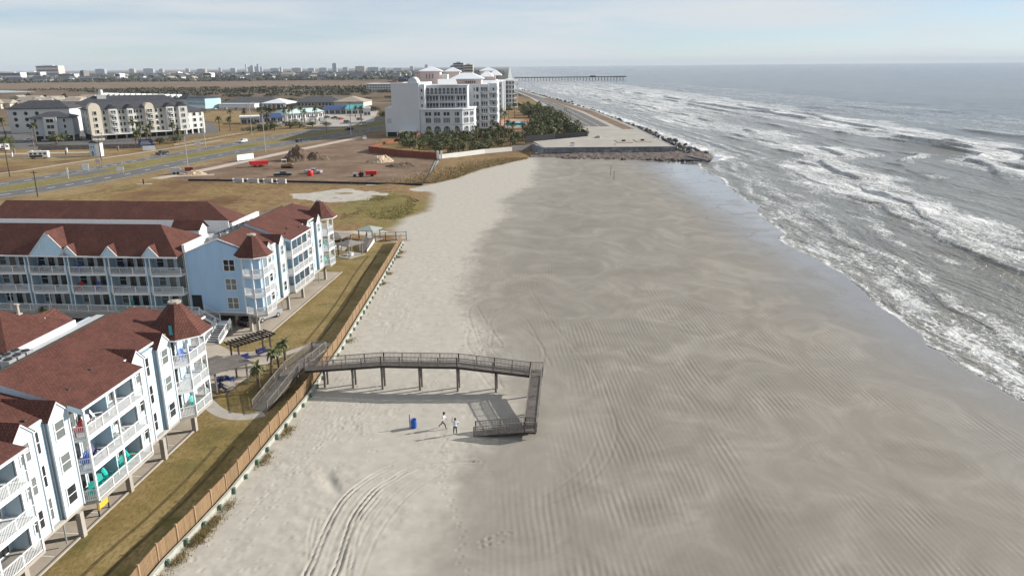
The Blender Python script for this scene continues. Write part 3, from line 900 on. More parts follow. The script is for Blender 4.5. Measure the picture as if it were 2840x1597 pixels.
RF = [(33.0, 43.2, -37.25, E1 - 0.05, 12.0), (43.2, 48.95, -38.95, rz(-38.95, -37.8, E1 - 0.12, -44.6, 12.0), 12.0),
      (48.95, 57.36, -37.2, E1 + 0.02, 12.66), (57.36, 65.3, -38.95, rz(-38.95, -37.2, E1 + 0.02, -44.6, 12.66), 12.66),
      (65.3, 71.2, -38.6, E1 + 0.0, 12.2)]
for i, (a, bb, xe, ze, zr) in enumerate(RF):
    roof_section(c1, off, xe, ze, -44.6, zr, a, bb, 2.6 if i == 4 else 0)
st = MB(off)                                # light-blue cheek where the roof steps up
st.add([(-37.2, 48.93, E1 + 0.02), (-44.6, 48.93, 12.66), (-44.6, 48.93, 11.9), (-37.2, 48.93, E1 - 0.45)], [(0, 1, 2, 3)])
st.add([(-37.2, 48.96, E1 + 0.0), (-44.6, 48.96, 12.64), (-44.6, 48.96, 12.1), (-37.2, 48.96, E1 - 0.32)], [(3, 2, 1, 0)])
st.build('roof_cheek', M['pale'], c1)
fr = MB(off)
fr.box(-49.2, -44.65, 30, 69.5, 10.75, 10.95)
fr.build('flat_roof', M['membrane'], c1)
pw = MB(off)
pw.box(-44.75, -44.6, 30, 69.0, 10.9, 12.1)
pw.build('parapet', M['membrane'], c1)
pw = MB(off)
pw.box(-49.5, -49.15, 57.0, 66.2, 10.6, 11.5)
pw.build('parapet', M['white'], c1)
for (x, y) in ((-39.5, 51.0), (-40.0, 54.6), (-39.6, 46.2)):
    vent(c1, off, x, y, 10.45 + (-37.2 - x) * 0.29 if y > 49 else 10.4 + (-38.15 - x) * 0.28)
# wing behind, hipped towards the flat roof
wm = MB(off)
wm.slab([(-49.3, 57.2, 11.5), (-49.3, 66.2, 11.5), (-53.9, 62.6, 13.55)], 0.15)
wm.slab([(-70, 57.2, 11.5), (-49.3, 57.2, 11.5), (-53.9, 62.6, 13.55), (-70, 62.6, 13.55)], 0.15)
wm.slab([(-49.3, 66.2, 11.5), (-70, 66.2, 11.5), (-70, 62.6, 13.55), (-53.9, 62.6, 13.55)], 0.15)
wm.slab([(-50.3, 67.6, 11.0), (-51.6, 66.8, 12.5), (-52.2, 63.0, 12.5), (-50.3, 65.4, 11.0)], 0.1)
wm.slab([(-53.2, 67.6, 11.0), (-53.2, 65.4, 11.0), (-52.2, 63.0, 12.5), (-51.6, 66.8, 12.5)], 0.1)
wr = wm.build('wing_roof', M['shingle'], c1)
wv = MB(off)
wv.cyl((-52.7, 63.4, 12.6), (-52.7, 63.4, 13.9), 0.16, n=8); wv.box(-52.95, -52.45, 63.15, 63.65, 12.9, 13.02); wv.cyl((-52.7, 63.4, 13.8), (-52.7, 63.4, 13.95), 0.24, n=8)
wv.build('vent_pipe', M['conc'], wr)
wv = MB(off)
wv.cyl((-50.9, 64.4, 11.6), (-50.9, 64.4, 12.3), 0.05, n=6)
wv.build('vent_pipe', M['trim'], wr)
ww = MB(off)
ww.box(-70, -49.4, 57.6, 65.9, F1, 11.45)
ww.build('wing_wall', M['recess'], c1)
for y in (36.0, 42.0, 48.2, 54.7, 60.3, 66.1):
    column(c1, off, X1 + 0.05, y, F1 - 0.26)
    column(c1, off, X1 - 6, y, F1 - 0.26)
    column(c1, off, X1 - 11, y, F1 - 0.26)

# ------------------------------------------------------------------ far condominium (north of the lawn path)
X2, F2 = -43.5, 2.6
E2 = F2 + 3 * FH
off = (X2, 100.0)
c2 = lthing('condominium', 'sky blue condominium with long balcony wing and two turrets beside the fenced lawn', 'building', *off)
bay(c2, off, X2 + 0.15, 98.55, 105.2, F2, E2, rng)
balcony(c2, off, X2, 105.4, 114.2, F2, E2 - 0.02, rng)
bay(c2, off, X2 + 0.15, 114.3, 121.2, F2, E2, rng)
b = MB(off)
b.box(-54.0, X2 - 1.4, 97.0, 126.0, F2 - 0.25, E2)
b.build('wall', M['pale'], c2)
gw = MB(off)                                # the plain blue gable end
gw.add([(-54.0, 96.5, F2 - 0.1), (-45.2, 96.5, F2 - 0.1), (-43.6, 96.5, F2 - 0.1), (-43.6, 96.5, E2), (-49.15, 96.5, 12.75), (-54.0, 96.5, 10.75),
        (-54.0, 97.0, F2 - 0.1), (-45.2, 97.0, F2 - 0.1), (-43.6, 97.0, F2 - 0.1), (-43.6, 97.0, E2), (-49.15, 97.0, 12.75), (-54.0, 97.0, 10.75)],
       [(0, 1, 2, 3, 4, 5), (11, 10, 9, 8, 7, 6), (0, 6, 7, 1), (5, 4, 10, 11), (4, 3, 9, 10), (0, 5, 11, 6), (2, 8, 9, 3)])
gw.build('gable_wall', M['blue'], c2)
gt = MB(off)
gt.beam((-54.1, 96.44, 10.75), (-49.15, 96.44, 12.8), 0.1, 0.16); gt.beam((-49.15, 96.44, 12.8), (-43.5, 96.44, E2 + 0.05), 0.1, 0.16)
gt.beam((-54.03, 96.46, F2), (-54.03, 96.46, 10.7), 0.14, 0.12); gt.box(-54, -45.8, 96.40, 96.49, F2 - 0.3, F2 - 0.12)
gt.build('trim', M['trim'], c2)
for k in range(3):
    window(c2, -47.85 - off[0], 96.5 - off[1], F2 + 0.35 + FH * k, 0, 1.5, 1.55, 'double', ['glass_mid', 'glass_mid', 'glass'][k])
dw = MB(off)
dw.box(-53.75, -52.35, 96.42, 96.498, F2 - 0.1, F2 + 2.2)
dw.build('stair_doorway', M['dark'], c2)
bm = MB(off)
bm.box(-54.0, -44.2, 96.6, 97.2, F2 - 0.75, F2 - 0.3)
bm.build('edge_beam', M['conc_dark'], c2)
tpoly = [(-45.95, 96.45), (-45.6, 95.35), (-43.75, 94.45), (-42.5, 95.25), (-42.5, 98.5)]
tower(c2, off, tpoly, (-44.3, 96.7), F2, E2, rng, [(-45.9, 96.5), (-45.2, 96.9), (-44.0, 98.0), (-43.3, 98.5)], 13.35, doors=((-44.5, 97.5, R(42), 1.3), ))
tpoly = [(-43.45, 121.2), (-42.4, 121.9), (-42.25, 124.3), (-43.6, 125.9), (-45.5, 125.9)]
tower(c2, off, tpoly, (-44.1, 123.6), F2, E2, rng, [(-43.6, 121.2), (-44.6, 122.6), (-44.6, 124.6), (-45.5, 125.8)], 13.35, doors=((-44.6, 123.6, R(90), 1.5), (-44.1, 121.95, R(56), 0.95)))
for i, (a, bb, xe, ze, zr) in enumerate([(96.4, 105.3, -43.95, E2 + 0.15, 12.75), (105.3, 114.28, -42.4, E2 + 0.02, 13.15), (114.28, 119.9, -43.95, rz(-43.95, -42.4, E2 + 0.02, -49.15, 13.15), 13.15), (119.9, 127.2, -43.95, E2 + 0.1, 12.75)]):
    roof_section(c2, off, xe, ze, -49.15, zr, a, bb, 2.6 if i == 3 else 0)
st = MB(off)
st.add([(-42.35, 105.27, E2 + 0.02), (-49.15, 105.27, 13.15), (-49.15, 105.27, 12.5), (-42.35, 105.27, E2 - 0.35)], [(0, 1, 2, 3)])
st.add([(-42.35, 105.29, E2), (-49.15, 105.29, 13.13), (-49.15, 105.29, 12.5), (-42.35, 105.29, E2 - 0.35)], [(3, 2, 1, 0)])
st.build('roof_cheek', M['recess'], c2)
for (x, y) in ((-43.9, 107.3), (-44.6, 109.8), (-43.7, 112.5)): vent(c2, off, x, y, E2 + (-42.35 - x) * 0.36)
fr = MB(off)
fr.slab([(-49.15, 97.0, 12.6), (-49.15, 125.5, 12.6), (-54.0, 125.5, 11.2), (-54.0, 97.0, 10.8)], 0.12)
fr.build('flat_roof', M['membrane'], c2)
for (a, bb) in ((96.6, 103.5), (111.5, 121.5)):
    pw = MB(off)
    pw.box(-54.35, -53.95, a, bb, 10.5, 11.9)
    pw.build('parapet', M['white'], c2)
# long wing facing the courtyard
YW, XL = 95.2, -94.0
wm = MB(off)
wm.slab([(XL, 94.75, E2 - 0.1), (-54.2, 94.75, E2 - 0.1), (-58.4, 99.1, 14.2), (XL, 99.1, 14.2)], 0.15)
wm.slab([(-54.2, 94.75, E2 - 0.1), (-53.95, 103.6, 11.5), (-58.4, 99.1, 14.2)], 0.15)
wm.slab([(-53.95, 103.6, 11.5), (XL, 105.0, 11.2), (XL, 99.1, 14.2), (-58.4, 99.1, 14.2)], 0.15)
wm.build('wing_roof', M['shingle'], c2)
g = MB(off); g.box(XL, -54.2, 94.66, 94.78, E2 - 0.28, E2 - 0.09); g.build('gutter', M['trim'], c2)
wm = MB(off)                                # roof over the rear wing
wm.slab([(XL, 110.9, 12.45), (-54.2, 110.9, 12.45), (-59.5, 115.3, 14.6), (XL, 115.3, 14.6)], 0.15)
wm.slab([(-54.2, 110.9, 12.45), (-54.2, 121.0, E2), (-59.5, 115.3, 14.6)], 0.15)
wm.slab([(-54.2, 121.0, E2), (XL, 121.0, E2), (XL, 115.3, 14.6), (-59.5, 115.3, 14.6)], 0.15)
wm.build('rear_roof', M['shingle'], c2)
w = MB(off); w.box(XL, -54.3, 111.0, 120.6, F2, E2 + 0.2); w.build('rear_wall', M['pale'], c2)
w = MB(off)
w.box(XL, -54.25, 110.85, 111.0, 10.6, 12.42)
for i in range(int((-54.3 - XL) / 0.5)): w.box(XL + i * 0.5, XL + i * 0.5 + 0.06, 110.80, 110.86, 10.6, 12.4)
w.build('screen_wall', M['white'], c2)
w = MB(off); w.box(XL, -54.3, 104.4, 110.9, 10.4, 10.6); w.build('flat_roof', M['membrane'], c2)
w = MB(off)                                 # white gabled stair head in the roof well
w.prism([(-58.6, 105.2), (-56.2, 105.2), (-56.2, 107.6), (-58.6, 107.6)], 10.6, 12.3)
w.add([(-56.2, 105.2, 12.3), (-56.2, 107.6, 12.3), (-56.2, 106.4, 13.2), (-58.6, 105.2, 12.3), (-58.6, 107.6, 12.3), (-58.6, 106.4, 13.2)], [(0, 1, 2), (5, 4, 3)])
w.build('stair_head_wall', M['white'], c2)
w = MB(off)
w.slab([(-55.9, 104.9, 12.1), (-55.9, 106.4, 13.3), (-60.5, 106.4, 13.3), (-60.5, 104.9, 12.1)][::-1], -0.06)
w.slab([(-55.9, 107.9, 12.1), (-60.5, 107.9, 12.1), (-60.5, 106.4, 13.3), (-55.9, 106.4, 13.3)][::-1], -0.06)
w.build('stair_head_roof', M['shingle'], c2)
YB = 97.4
w = MB(off); w.box(XL, -54.0, YB, 104.4, F2 - 0.3, E2); w.build('wing_wall', M['pale'], c2)
bx = -88.4
BW = 5.86
nb = 0
while bx < -54.5:
    x0, x1 = bx, min(bx + BW, -54.05)
    full = x1 - x0
    p = MB(off); p.box(x0 - 0.1, x0 + 0.1, YW + 0.05, YB, F2, E2 - 0.1); p.build('partition_wall', M['recess'], c2)
    for k in range(3):
        z = F2 + FH * k
        if k:
            s = MB(off)
            s.prism([(x0 + 0.12, YB), (x0 + 0.12, YW + 0.3), (x0 + 0.75, YW - 0.3), (x0 + 2.2, YW - 0.3), (x1 - 0.12, YW + 0.05), (x1 - 0.12, YB)], z - 0.25, z)
            s.build('balcony_floor', M['trim'], c2)
            railing(c2, [(x0 + 0.15, YW + 0.32), (x0 + 0.78, YW - 0.24), (x0 + 2.2, YW - 0.24), (x1 - 0.15, YW + 0.1)], z, off, gap=0.16)
        gl = [rng.choice(['glass', 'glass', 'glass_mid']) for _ in range(3)]
        window(c2, x0 + 0.9 - off[0], YB - off[1], z + 0.55, 0, 0.95, 1.5, 'sash', gl[0])
        window(c2, x0 + 2.4 - off[0], YB - off[1], z + 0.06, 0, 0.95, 2.1, 'plain', gl[1], 'balcony_door')
        window(c2, x0 + 4.3 - off[0], YB - off[1], z + 0.25, 0, 1.9, 1.9, 'slide', gl[2])
    for xx in (x0 + 0.8, x0 + 2.9):
        if xx > -54.2: continue
        p = MB(off); p.box(xx - 0.06, xx + 0.06, YW - 0.3, YW - 0.18, F2, E2 - 0.15) if xx < x0 + 1 else p.box(xx - 0.04, xx + 0.04, YW - 0.2, YW - 0.12, F2, E2 - 2.7 * 2)
        p.build('post', M['trim'], c2)
    big = (nb % 3 == 2)
    if nb == 2: hw, ap, gx = 2.85, 13.8, x0 + BW * 0.72
    else: hw, ap, gx = 1.12, 11.95, x0 + 1.1
    if gx < -55 and not (nb == 3 and False):
        gwm = MB(off)
        zb = E2 - 0.12
        gwm.add([(gx - hw, 94.72, zb), (gx + hw, 94.72, zb), (gx, 94.72, ap), (gx - hw, 94.95, zb), (gx + hw, 94.95, zb), (gx, 94.95, ap)], [(0, 1, 2), (5, 4, 3), (0, 3, 4, 1)])
        gb = gwm.build('gable_wall', M['recess'], c2)
        tr = MB(off)
        tr.beam((gx - hw - 0.1, 94.66, zb), (gx, 94.66, ap + 0.05), 0.1, 0.14); tr.beam((gx + hw + 0.1, 94.66, zb), (gx, 94.66, ap + 0.05), 0.1, 0.14)
        for q in ((-0.2, 0.35) if hw > 2 else (0.1,)): tr.box(gx + q * hw * 2 - 0.04 if hw > 2 else gx - 0.04, gx + q * hw * 2 + 0.04 if hw > 2 else gx + 0.04, 94.68, 94.72, zb, ap - abs(q if hw > 2 else 0) * 2 * (ap - zb) - 0.05)
        tr.build('trim', M['trim'], gb)
        dep = (ap - E2 + 0.1) / 0.85
        rf = MB(off)
        rf.slab([(gx - hw - 0.15, 94.6, zb - 0.05), (gx, 94.6, ap + 0.1), (gx, 94.75 + dep, ap + 0.1), (gx - hw - 0.15, 94.8, zb - 0.05)][::-1], -0.06)
        rf.slab([(gx + hw + 0.15, 94.6, zb - 0.05), (gx + hw + 0.15, 94.8, zb - 0.05), (gx, 94.75 + dep, ap + 0.1), (gx, 94.6, ap + 0.1)][::-1], -0.06)
        rf.build('gablet_roof', M['shingle'], c2)
    bx += BW; nb += 1
s = MB(off); s.box(XL, -54.0, YW - 0.45, YB, F2 - 0.28, F2); s.build('walkway_floor', M['conc'], c2)
s = MB(off); s.box(XL, -54.0, YW - 0.35, YW + 0.1, F2 - 1.0, F2 - 0.29); s.build('edge_beam', M['conc_dark'], c2)
railing(c2, [(XL, YW - 0.38), (-53.8, YW - 0.38)], F2, off, gap=0.15, post_every=2.93)
for x in np.arange(-91, -53, 5.86):
    column(c2, off, float(x), YW - 0.1, F2 - 1.0)
for (x, y) in ((-43.9, 94.9), (-45.2, 95.6), (-43.7, 105.5), (-43.7, 111.6), (-43.6, 122.2), (-48, 97.4), (-52, 97.4), (-48, 106), (-48, 115)):
    column(c2, off, x, y, F2 - 0.27, 0.38)
w = MB(off); w.box(XL, -50, 102.0, 102.3, 0, F2 - 0.3); w.build('parking_back_wall', M['conc_dark'], c2)

# rooftop condenser units
def aircon(lx, ly, z, label, s=1.0):
    o = lthing('air_conditioner', label, 'air conditioner', lx, ly, z, 'condenser units on the condominium roofs')
    m = MB(); m.box(-0.42 * s, 0.42 * s, -0.42 * s, 0.42 * s, 0.08, 0.8 * s)
    for a in (-0.35, 0.35): m.box(a * s - 0.05, a * s + 0.05, -0.4 * s, 0.4 * s, 0, 0.08)
    m.build('casing', M['metal'], o)
    g = MB(); g.cyl((0, 0, 0.8 * s), (0, 0, 0.86 * s), 0.34 * s, 0.34 * s, 12); g.build('fan_grille', M['dark'], o)
    l = MB()
    for k in range(5): l.box(-0.435 * s, 0.435 * s, -0.435 * s, 0.435 * s, 0.16 * s + k * 0.12 * s, 0.21 * s + k * 0.12 * s)
    l.build('louvre_band', M['conc_dark'], o)
for i in range(2):
    for j in range(3):
        aircon(-48.6 + i * 0.95, 55.2 + j * 1.05, 10.95, 'grey condenser unit on the flat roof of the near condominium', 1.0)
for i in range(11):
    aircon(-52.6 + 0.04 * i, 103.4 + i * 0.95, 11.15, 'grey condenser unit in the row behind the sky blue gable', 1.0)
    if i % 2 == 0: aircon(-51.3, 103.4 + i * 0.95, 11.55, 'grey condenser unit in the row behind the sky blue gable', 0.9)
# ------------------------------------------------------------------ lawn, paving, land
def sheet(name, pts, z, mat, kind='structure', parent=None):
    m = MB()
    m.face([(x, y, z) for x, y in pts])
    o = m.build(name, mat, parent)
    tag(o, kind=kind)
    return o
def grass_mat(name, stops, s1=0.12, s2=2.0, dark=(0.05, 0.045, 0.02), bmp=0.6):
    t = NT(name)
    v = t.pos()
    a = t.noise(v, s1, 5, 0.6, 0.4)
    b = t.noise(t.pos((1, 0.55, 1)), s2, 6, 0.72)
    c = t.ramp(a, stops)
    c = t.mix(t.mrange(b, 0.40, 0.72, 0, 0.85), c, dark)
    return t.out(c, 0.95, t.bump(b, bmp, 0.08), Specular_IOR_Level=0.15)
M['lawn'] = grass_mat('winter_lawn', [(0.30, (0.112, 0.102, 0.033)), (0.44, (0.200, 0.146, 0.055)), (0.56, (0.265, 0.192, 0.086)), (0.70, (0.125, 0.118, 0.034))], 0.16, 3.2, (0.092, 0.070, 0.028))
M['field'] = grass_mat('dry_brown_field', [(0.32, (0.125, 0.068, 0.032)), (0.45, (0.195, 0.120, 0.052)), (0.55, (0.245, 0.168, 0.068)), (0.68, (0.110, 0.092, 0.026))], 0.045, 0.9, (0.085, 0.060, 0.032))
M['verge'] = grass_mat('straw_verge', [(0.30, (0.155, 0.098, 0.042)), (0.48, (0.235, 0.168, 0.076)), (0.62, (0.275, 0.205, 0.098)), (0.75, (0.115, 0.105, 0.035))], 0.05, 0.8, (0.13, 0.085, 0.042))
M['median'] = grass_mat('median_grass', [(0.30, (0.125, 0.125, 0.036)), (0.5, (0.225, 0.180, 0.068)), (0.7, (0.155, 0.150, 0.040))], 0.04, 0.9, (0.10, 0.085, 0.03))
M['dirt'] = grass_mat('graded_dirt', [(0.28, (0.100, 0.063, 0.040)), (0.45, (0.155, 0.102, 0.066)), (0.6, (0.210, 0.146, 0.098)), (0.75, (0.130, 0.084, 0.054))], 0.06, 0.6, (0.135, 0.095, 0.068))
M['gravel'] = plain('crushed_limestone', (0.40, 0.335, 0.275), 0.9, 0.28, 0.3, 0.4, 3)
t = NT('coastal_plain')                     # far land: marsh, scrub and pasture in broad patches
v = t.pos((1, 0.55, 1))
a = t.noise(v, 0.0042, 6, 0.62, 0.6)
b = t.noise(v, 0.03, 6, 0.68)
c = t.ramp(a, [(0.34, (0.050, 0.049, 0.026)), (0.42, (0.115, 0.082, 0.050)), (0.52, (0.155, 0.110, 0.072)), (0.60, (0.080, 0.068, 0.035)), (0.70, (0.135, 0.098, 0.064))])
c = t.mix(t.mrange(b, 0.5, 0.72, 0, 0.8), c, (0.048, 0.047, 0.030))
M['plain'] = t.out(c, 0.95, t.bump(b, 0.5, 1.2), Specular_IOR_Level=0.1)
LANDX = [(-26.5, 20), (-22.9, 153), (-45, 156), (-45, 292), (8, 304), (12, 330), (18, 520), (10, 800), (0, 1150), (-6, 1900), (-20, 30000)]
sheet('town_ground', [(-30000, 2330), (-10, 2260), (-15, 9000), (-30000, 9000)], 0.03, grass_mat('town_ground', [(0.3, (0.045, 0.048, 0.042)), (0.5, (0.075, 0.074, 0.066)), (0.7, (0.055, 0.056, 0.046))], 0.01, 0.04, (0.03, 0.034, 0.028), 0.2))
land = sheet('ground', [(-40000, 20)] + LANDX + [(-40000, 30000)], -0.012, M['plain'])
fx = [(float(fence_x(y)), y) for y in (20, 35, 46.9, 53.5, 58, 67, 77, 92, 114, 138, 153.4)]
def LW(*pts): return [W(a, b) for a, b in pts]
sheet('lawn', fx + LW((-44.5, 154.5), (-60, 154.5), (-60, 20)), 0.0, M['lawn'])
sheet('parking_pavement', LW((-110, 20), (-38.55, 20), (-38.45, 66.2), (-41, 70.5), (-41.2, 75.5), (-39.2, 77.0), (-38.2, 83), (-37.9, 86.5), (-40.5, 88.2), (-45.5, 88.6), (-48, 90.5), (-45, 92.3), (-42.25, 92.3), (-42.25, 127), (-110, 127)), 0.006, M['pave'])
k1 = MB(); k1.off = (0, 0, 0)
def kerb(pts, w=0.16, h=0.13, name='kerb', mat='conc'):
    m = MB()
    for a, b in zip(pts[:-1], pts[1:]): m.beam((*a, h / 2), (*b, h / 2), w, h)
    o = m.build(name, M[mat]); tag(o, kind='structure'); return o
kerb(LW((-38.5, 20), (-38.4, 66.2)))
kerb(LW((-42.2, 92.3), (-42.2, 127)))
M['rut_shade'] = grass_mat('rut_and_fence_shade', [(0.3, (0.085, 0.062, 0.026)), (0.6, (0.13, 0.09, 0.036))], 0.5, 3.0, (0.05, 0.036, 0.016))  # dark grass tone for a worn rut and the painted shadow line of the fence
# curved concrete walks
def ribbon(name, pts, w, z, mat):
    P = smooth_path(pts, 6)
    L_, R_ = [], []
    for i, p in enumerate(P):
        a = P[max(0, i - 1)]; b = P[min(len(P) - 1, i + 1)]
        dx, dy = b[0] - a[0], b[1] - a[1]
        n = math.hypot(dx, dy) or 1
        ww = w(i / (len(P) - 1)) if callable(w) else w
        L_.append((p[0] - dy / n * ww / 2, p[1] + dx / n * ww / 2, z)); R_.append((p[0] + dy / n * ww / 2, p[1] - dx / n * ww / 2, z))
    m = MB()
    for i in range(len(P) - 1): m.face([R_[i], R_[i + 1], L_[i + 1], L_[i]])
    o = m.build(name, mat); tag(o, kind='structure'); return o
ribbon('sidewalk', LW((-41.5, 74.0), (-39.9, 72.2), (-38.3, 70.7), (-36.4, 69.6), (-34.4, 69.5), (-33.0, 70.4)), 1.5, 0.013, M['conc'])
ribbon('sidewalk', LW((-39.0, 84.8), (-37.4, 87.2), (-36.0, 89.2), (-34.6, 90.6), (-33.0, 91.0), (-31.8, 90.6)), 1.2, 0.013, M['conc'])
sheet('flower_bed', [W(-43.2 + 2.3 * math.cos(a), 88.9 + 1.25 * math.sin(a)) for a in np.linspace(0, 2 * math.pi, 18)[:-1]], 0.02, M['lawn'])
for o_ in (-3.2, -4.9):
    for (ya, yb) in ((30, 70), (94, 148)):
        ribbon('rut_shade_line', [(float(fence_x(y)) + o_ + 0.25 * math.sin(y * 0.13), y) for y in range(ya, yb, 6)], 0.34, 0.005, M['rut_shade'])  # dark line pair: a wheel rut and the fence-top shadow, painted as ribbons
# parking stripes under the near condominium
for y in np.arange(31, 66, 2.9):
    a, b_, c_, d_ = W(-43.6, y), W(-38.9, y), W(-38.9, y + 0.1), W(-43.6, y + 0.1)
    m = MB(); m.face([(*a, 0.011), (*b_, 0.011), (*c_, 0.011), (*d_, 0.011)]); tag(m.build('parking_stripe', M['paint_line']), kind='structure')

# ------------------------------------------------------------------ roads and the far side of the lot
RN = [(-170, 180), (-145.5, 214.3), (-131, 248.4), (-121, 302), (-106, 354), (-88.4, 403), (-73, 460), (-50, 560), (-20, 700), (0, 900), (5, 1150)]
RM1 = [(-182, 196), (-156.1, 230.8), (-145, 263.8), (-132.5, 320), (-115.5, 385), (-97, 441.5), (-82, 490), (-58, 590), (-28, 720), (-8, 910), (-2, 1150)]
RM2 = [(-186, 200), (-160.4, 237.4), (-151, 274.6), (-145.5, 303.8), (-130, 360), (-109.4, 440), (-92, 500), (-68, 600), (-38, 730), (-18, 920), (-10, 1150)]
RFAR = [(-196, 210), (-169.1, 250.8), (-159.5, 286.3), (-152.5, 318), (-138, 387), (-118, 470), (-101, 530), (-77, 625), (-47, 750), (-27, 930), (-18, 1150)]
def between(name, A, B, z, mat):
    A, B = smooth_path(A, 5), smooth_path(B, 5)
    m = MB()
    for i in range(len(A) - 1): m.face([(*A[i], z), (*A[i + 1], z), (*B[i + 1], z), (*B[i], z)])
    o = m.build(name, mat); tag(o, kind='structure'); return o
RM1 = [(m_[0] + (n_[0] - m_[0]) * 0.24, m_[1] + (n_[1] - m_[1]) * 0.24) for m_, n_ in zip(RM1, RN)]
RFAR = [(f_[0] + (n_[0] - f_[0]) * 0.2, f_[1] + (n_[1] - f_[1]) * 0.2) for f_, n_ in zip(RFAR, RM2)]
sheet('brown_field', [(-330, 130), (-45, 140), (-46, 300), (8, 303), (12, 330), (-20, 420), (-65, 520), (-330, 520)], 0.0, M['field'])
between('road', RN, RM1, 0.02, M['asphalt'])
between('road', RM2, RFAR, 0.02, M['asphalt'])
between('median', RM1, RM2, 0.012, M['median'])
VN = [(a + 11, b - 7) for a, b in RN]; VF = [(a - 16, b + 8) for a, b in RFAR]
between('roadside_verge', VN, RN, 0.010, M['verge'])
between('roadside_verge', RFAR, VF, 0.010, M['verge'])
def dash(A, B, f, name='lane_marking', on=3.0, off_=9.0, solid=False, w=0.22):
    P = [(a[0] + (b[0] - a[0]) * f, a[1] + (b[1] - a[1]) * f) for a, b in zip(smooth_path(A, 5), smooth_path(B, 5))]
    m = MB(); acc = 0
    for (a, b) in zip(P[:-1], P[1:]):
        L = math.hypot(b[0] - a[0], b[1] - a[1]); k = 0.0
        while k < L:
            seg = min(L - k, L if solid else on)
            p = (a[0] + (b[0] - a[0]) * k / L, a[1] + (b[1] - a[1]) * k / L); q = (a[0] + (b[0] - a[0]) * (k + seg) / L, a[1] + (b[1] - a[1]) * (k + seg) / L)
            nx, ny = -(b[1] - a[1]) / L * w, (b[0] - a[0]) / L * w
            m.face([(p[0] - nx, p[1] - ny, 0.028), (q[0] - nx, q[1] - ny, 0.028), (q[0] + nx, q[1] + ny, 0.028), (p[0] + nx, p[1] + ny, 0.028)])
            k += seg if solid else on + off_
    tag(m.build(name, M['paint_line']), kind='structure')
dash(RN, RM1, 0.5); dash(RM2, RFAR, 0.5)
for f in (0.06, 0.94): dash(RN, RM1, f, solid=True, w=0.1); dash(RM2, RFAR, f, solid=True, w=0.1)
ribbon('footpath', [(-215, 215), (-181.4, 268), (-172, 300), (-163, 330), (-157, 350), (-147, 392)], 2.2, 0.024, M['conc'])
sheet('median_crossing', [(-158.0, 252), (-146.5, 262), (-143.5, 276), (-151.5, 278)], 0.024, M['asphalt'])
# graded construction lot
LOT = [(-106, 246), (-62, 236), (-27, 233.0), (-29.5, 301), (-45, 318), (-61, 329), (-66, 400), (-78, 418), (-90, 392), (-101, 352), (-113, 302), (-120, 262)]
def relief(name, poly, z, mat, amp, res, seed, sc):
    xs_ = np.arange(min(p[0] for p in poly), max(p[0] for p in poly) + res, res); ys_ = np.arange(min(p[1] for p in poly), max(p[1] for p in poly) + res, res)
    X, Y = np.meshgrid(xs_, ys_); Zr = z + amp * (fbm(X / sc, Y / sc, seed, 5, 0.6) - 0.32)
    c = np.zeros(X.shape, bool); j = len(poly) - 1
    for i in range(len(poly)):
        (xi, yi), (xj, yj) = poly[i], poly[j]
        if yi != yj: c ^= ((yi > Y) != (yj > Y)) & (X < (xj - xi) * (Y - yi) / (yj - yi) + xi)
        j = i
    idx = np.full(X.shape, -1); idx[c] = np.arange(c.sum()); m = MB()
    m.v = list(zip(X[c].tolist(), Y[c].tolist(), Zr[c].tolist()))
    k = (idx[:-1, :-1] >= 0) & (idx[1:, :-1] >= 0) & (idx[:-1, 1:] >= 0) & (idx[1:, 1:] >= 0)
    m.f = [tuple(q) for q in np.stack([idx[:-1, :-1][k], idx[:-1, 1:][k], idx[1:, 1:][k], idx[1:, :-1][k]], -1).tolist()]
    o = m.build(name, mat, None, True); tag(o, kind='structure'); return o
sheet('construction_lot', LOT, 0.03, M['dirt'])
relief('graded_earth', [(-98, 248.5), (-62, 239), (-29, 234.5), (-31.5, 300), (-46, 314), (-62, 326), (-66, 380), (-71, 388), (-81, 358), (-92, 318), (-99, 280)], 0.04, M['dirt'], 0.55, 0.9, 811, 4.5)
relief('rough_grass', [(-128, 218), (-118, 190), (-72, 190), (-72, 226), (-75, 240), (-104, 245)], 0.02, M['field'], 0.6, 1.1, 821, 3.0)
ribbon('gravel_track', [(-118, 252), (-109, 278), (-103, 305), (-96, 335), (-86, 372), (-78, 405)], 5.0, 0.037, M['gravel'])
ribbon('gravel_track', [(-118, 256), (-110, 259), (-102, 261)], 3.0, 0.041, M['gravel'])
sheet('parking_lot', [(-178, 512), (-104, 470), (-92, 520), (-112, 660), (-150, 640)], 0.03, M['conc'])
sheet('tan_lot', [(-262, 585), (-168, 500), (-160, 600), (-190, 660), (-262, 668)], 0.026, M['verge'])
sheet('parking_lot', [(-330, 380), (-205, 352), (-190, 372), (-165, 438), (-200, 520), (-330, 560)], 0.022, M['asphalt'])
sheet('caravan_park', [(-330, 240), (-196, 290), (-178, 310), (-172, 345), (-205, 350), (-330, 372)], 0.014, M['verge'])
ribbon('park_lane', [(-300, 290), (-215, 318), (-190, 322), (-172, 326)], 5, 0.026, M['asphalt'])
ribbon('park_lane', [(-300, 318), (-215, 335), (-186, 338)], 4, 0.026, M['gravel'])
sheet('pond', [(-1500, 1500), (-900, 1250), (-780, 1300), (-1000, 1500), (-1400, 1650)], 0.02, plain('still_water', (0.10, 0.13, 0.15), 0.08, 0.1, 0.01))
sheet('airfield', [(-5000, 1750), (-900, 1520), (-150, 1480), (-150, 1900), (-900, 2250), (-5000, 3400)], 0.02, M['pale_field'] if 'pale_field' in M else grass_mat('pale_field', [(0.3, (0.150, 0.100, 0.064)), (0.5, (0.190, 0.132, 0.088)), (0.7, (0.165, 0.122, 0.076))], 0.006, 0.03, (0.10, 0.070, 0.046), 0.1))
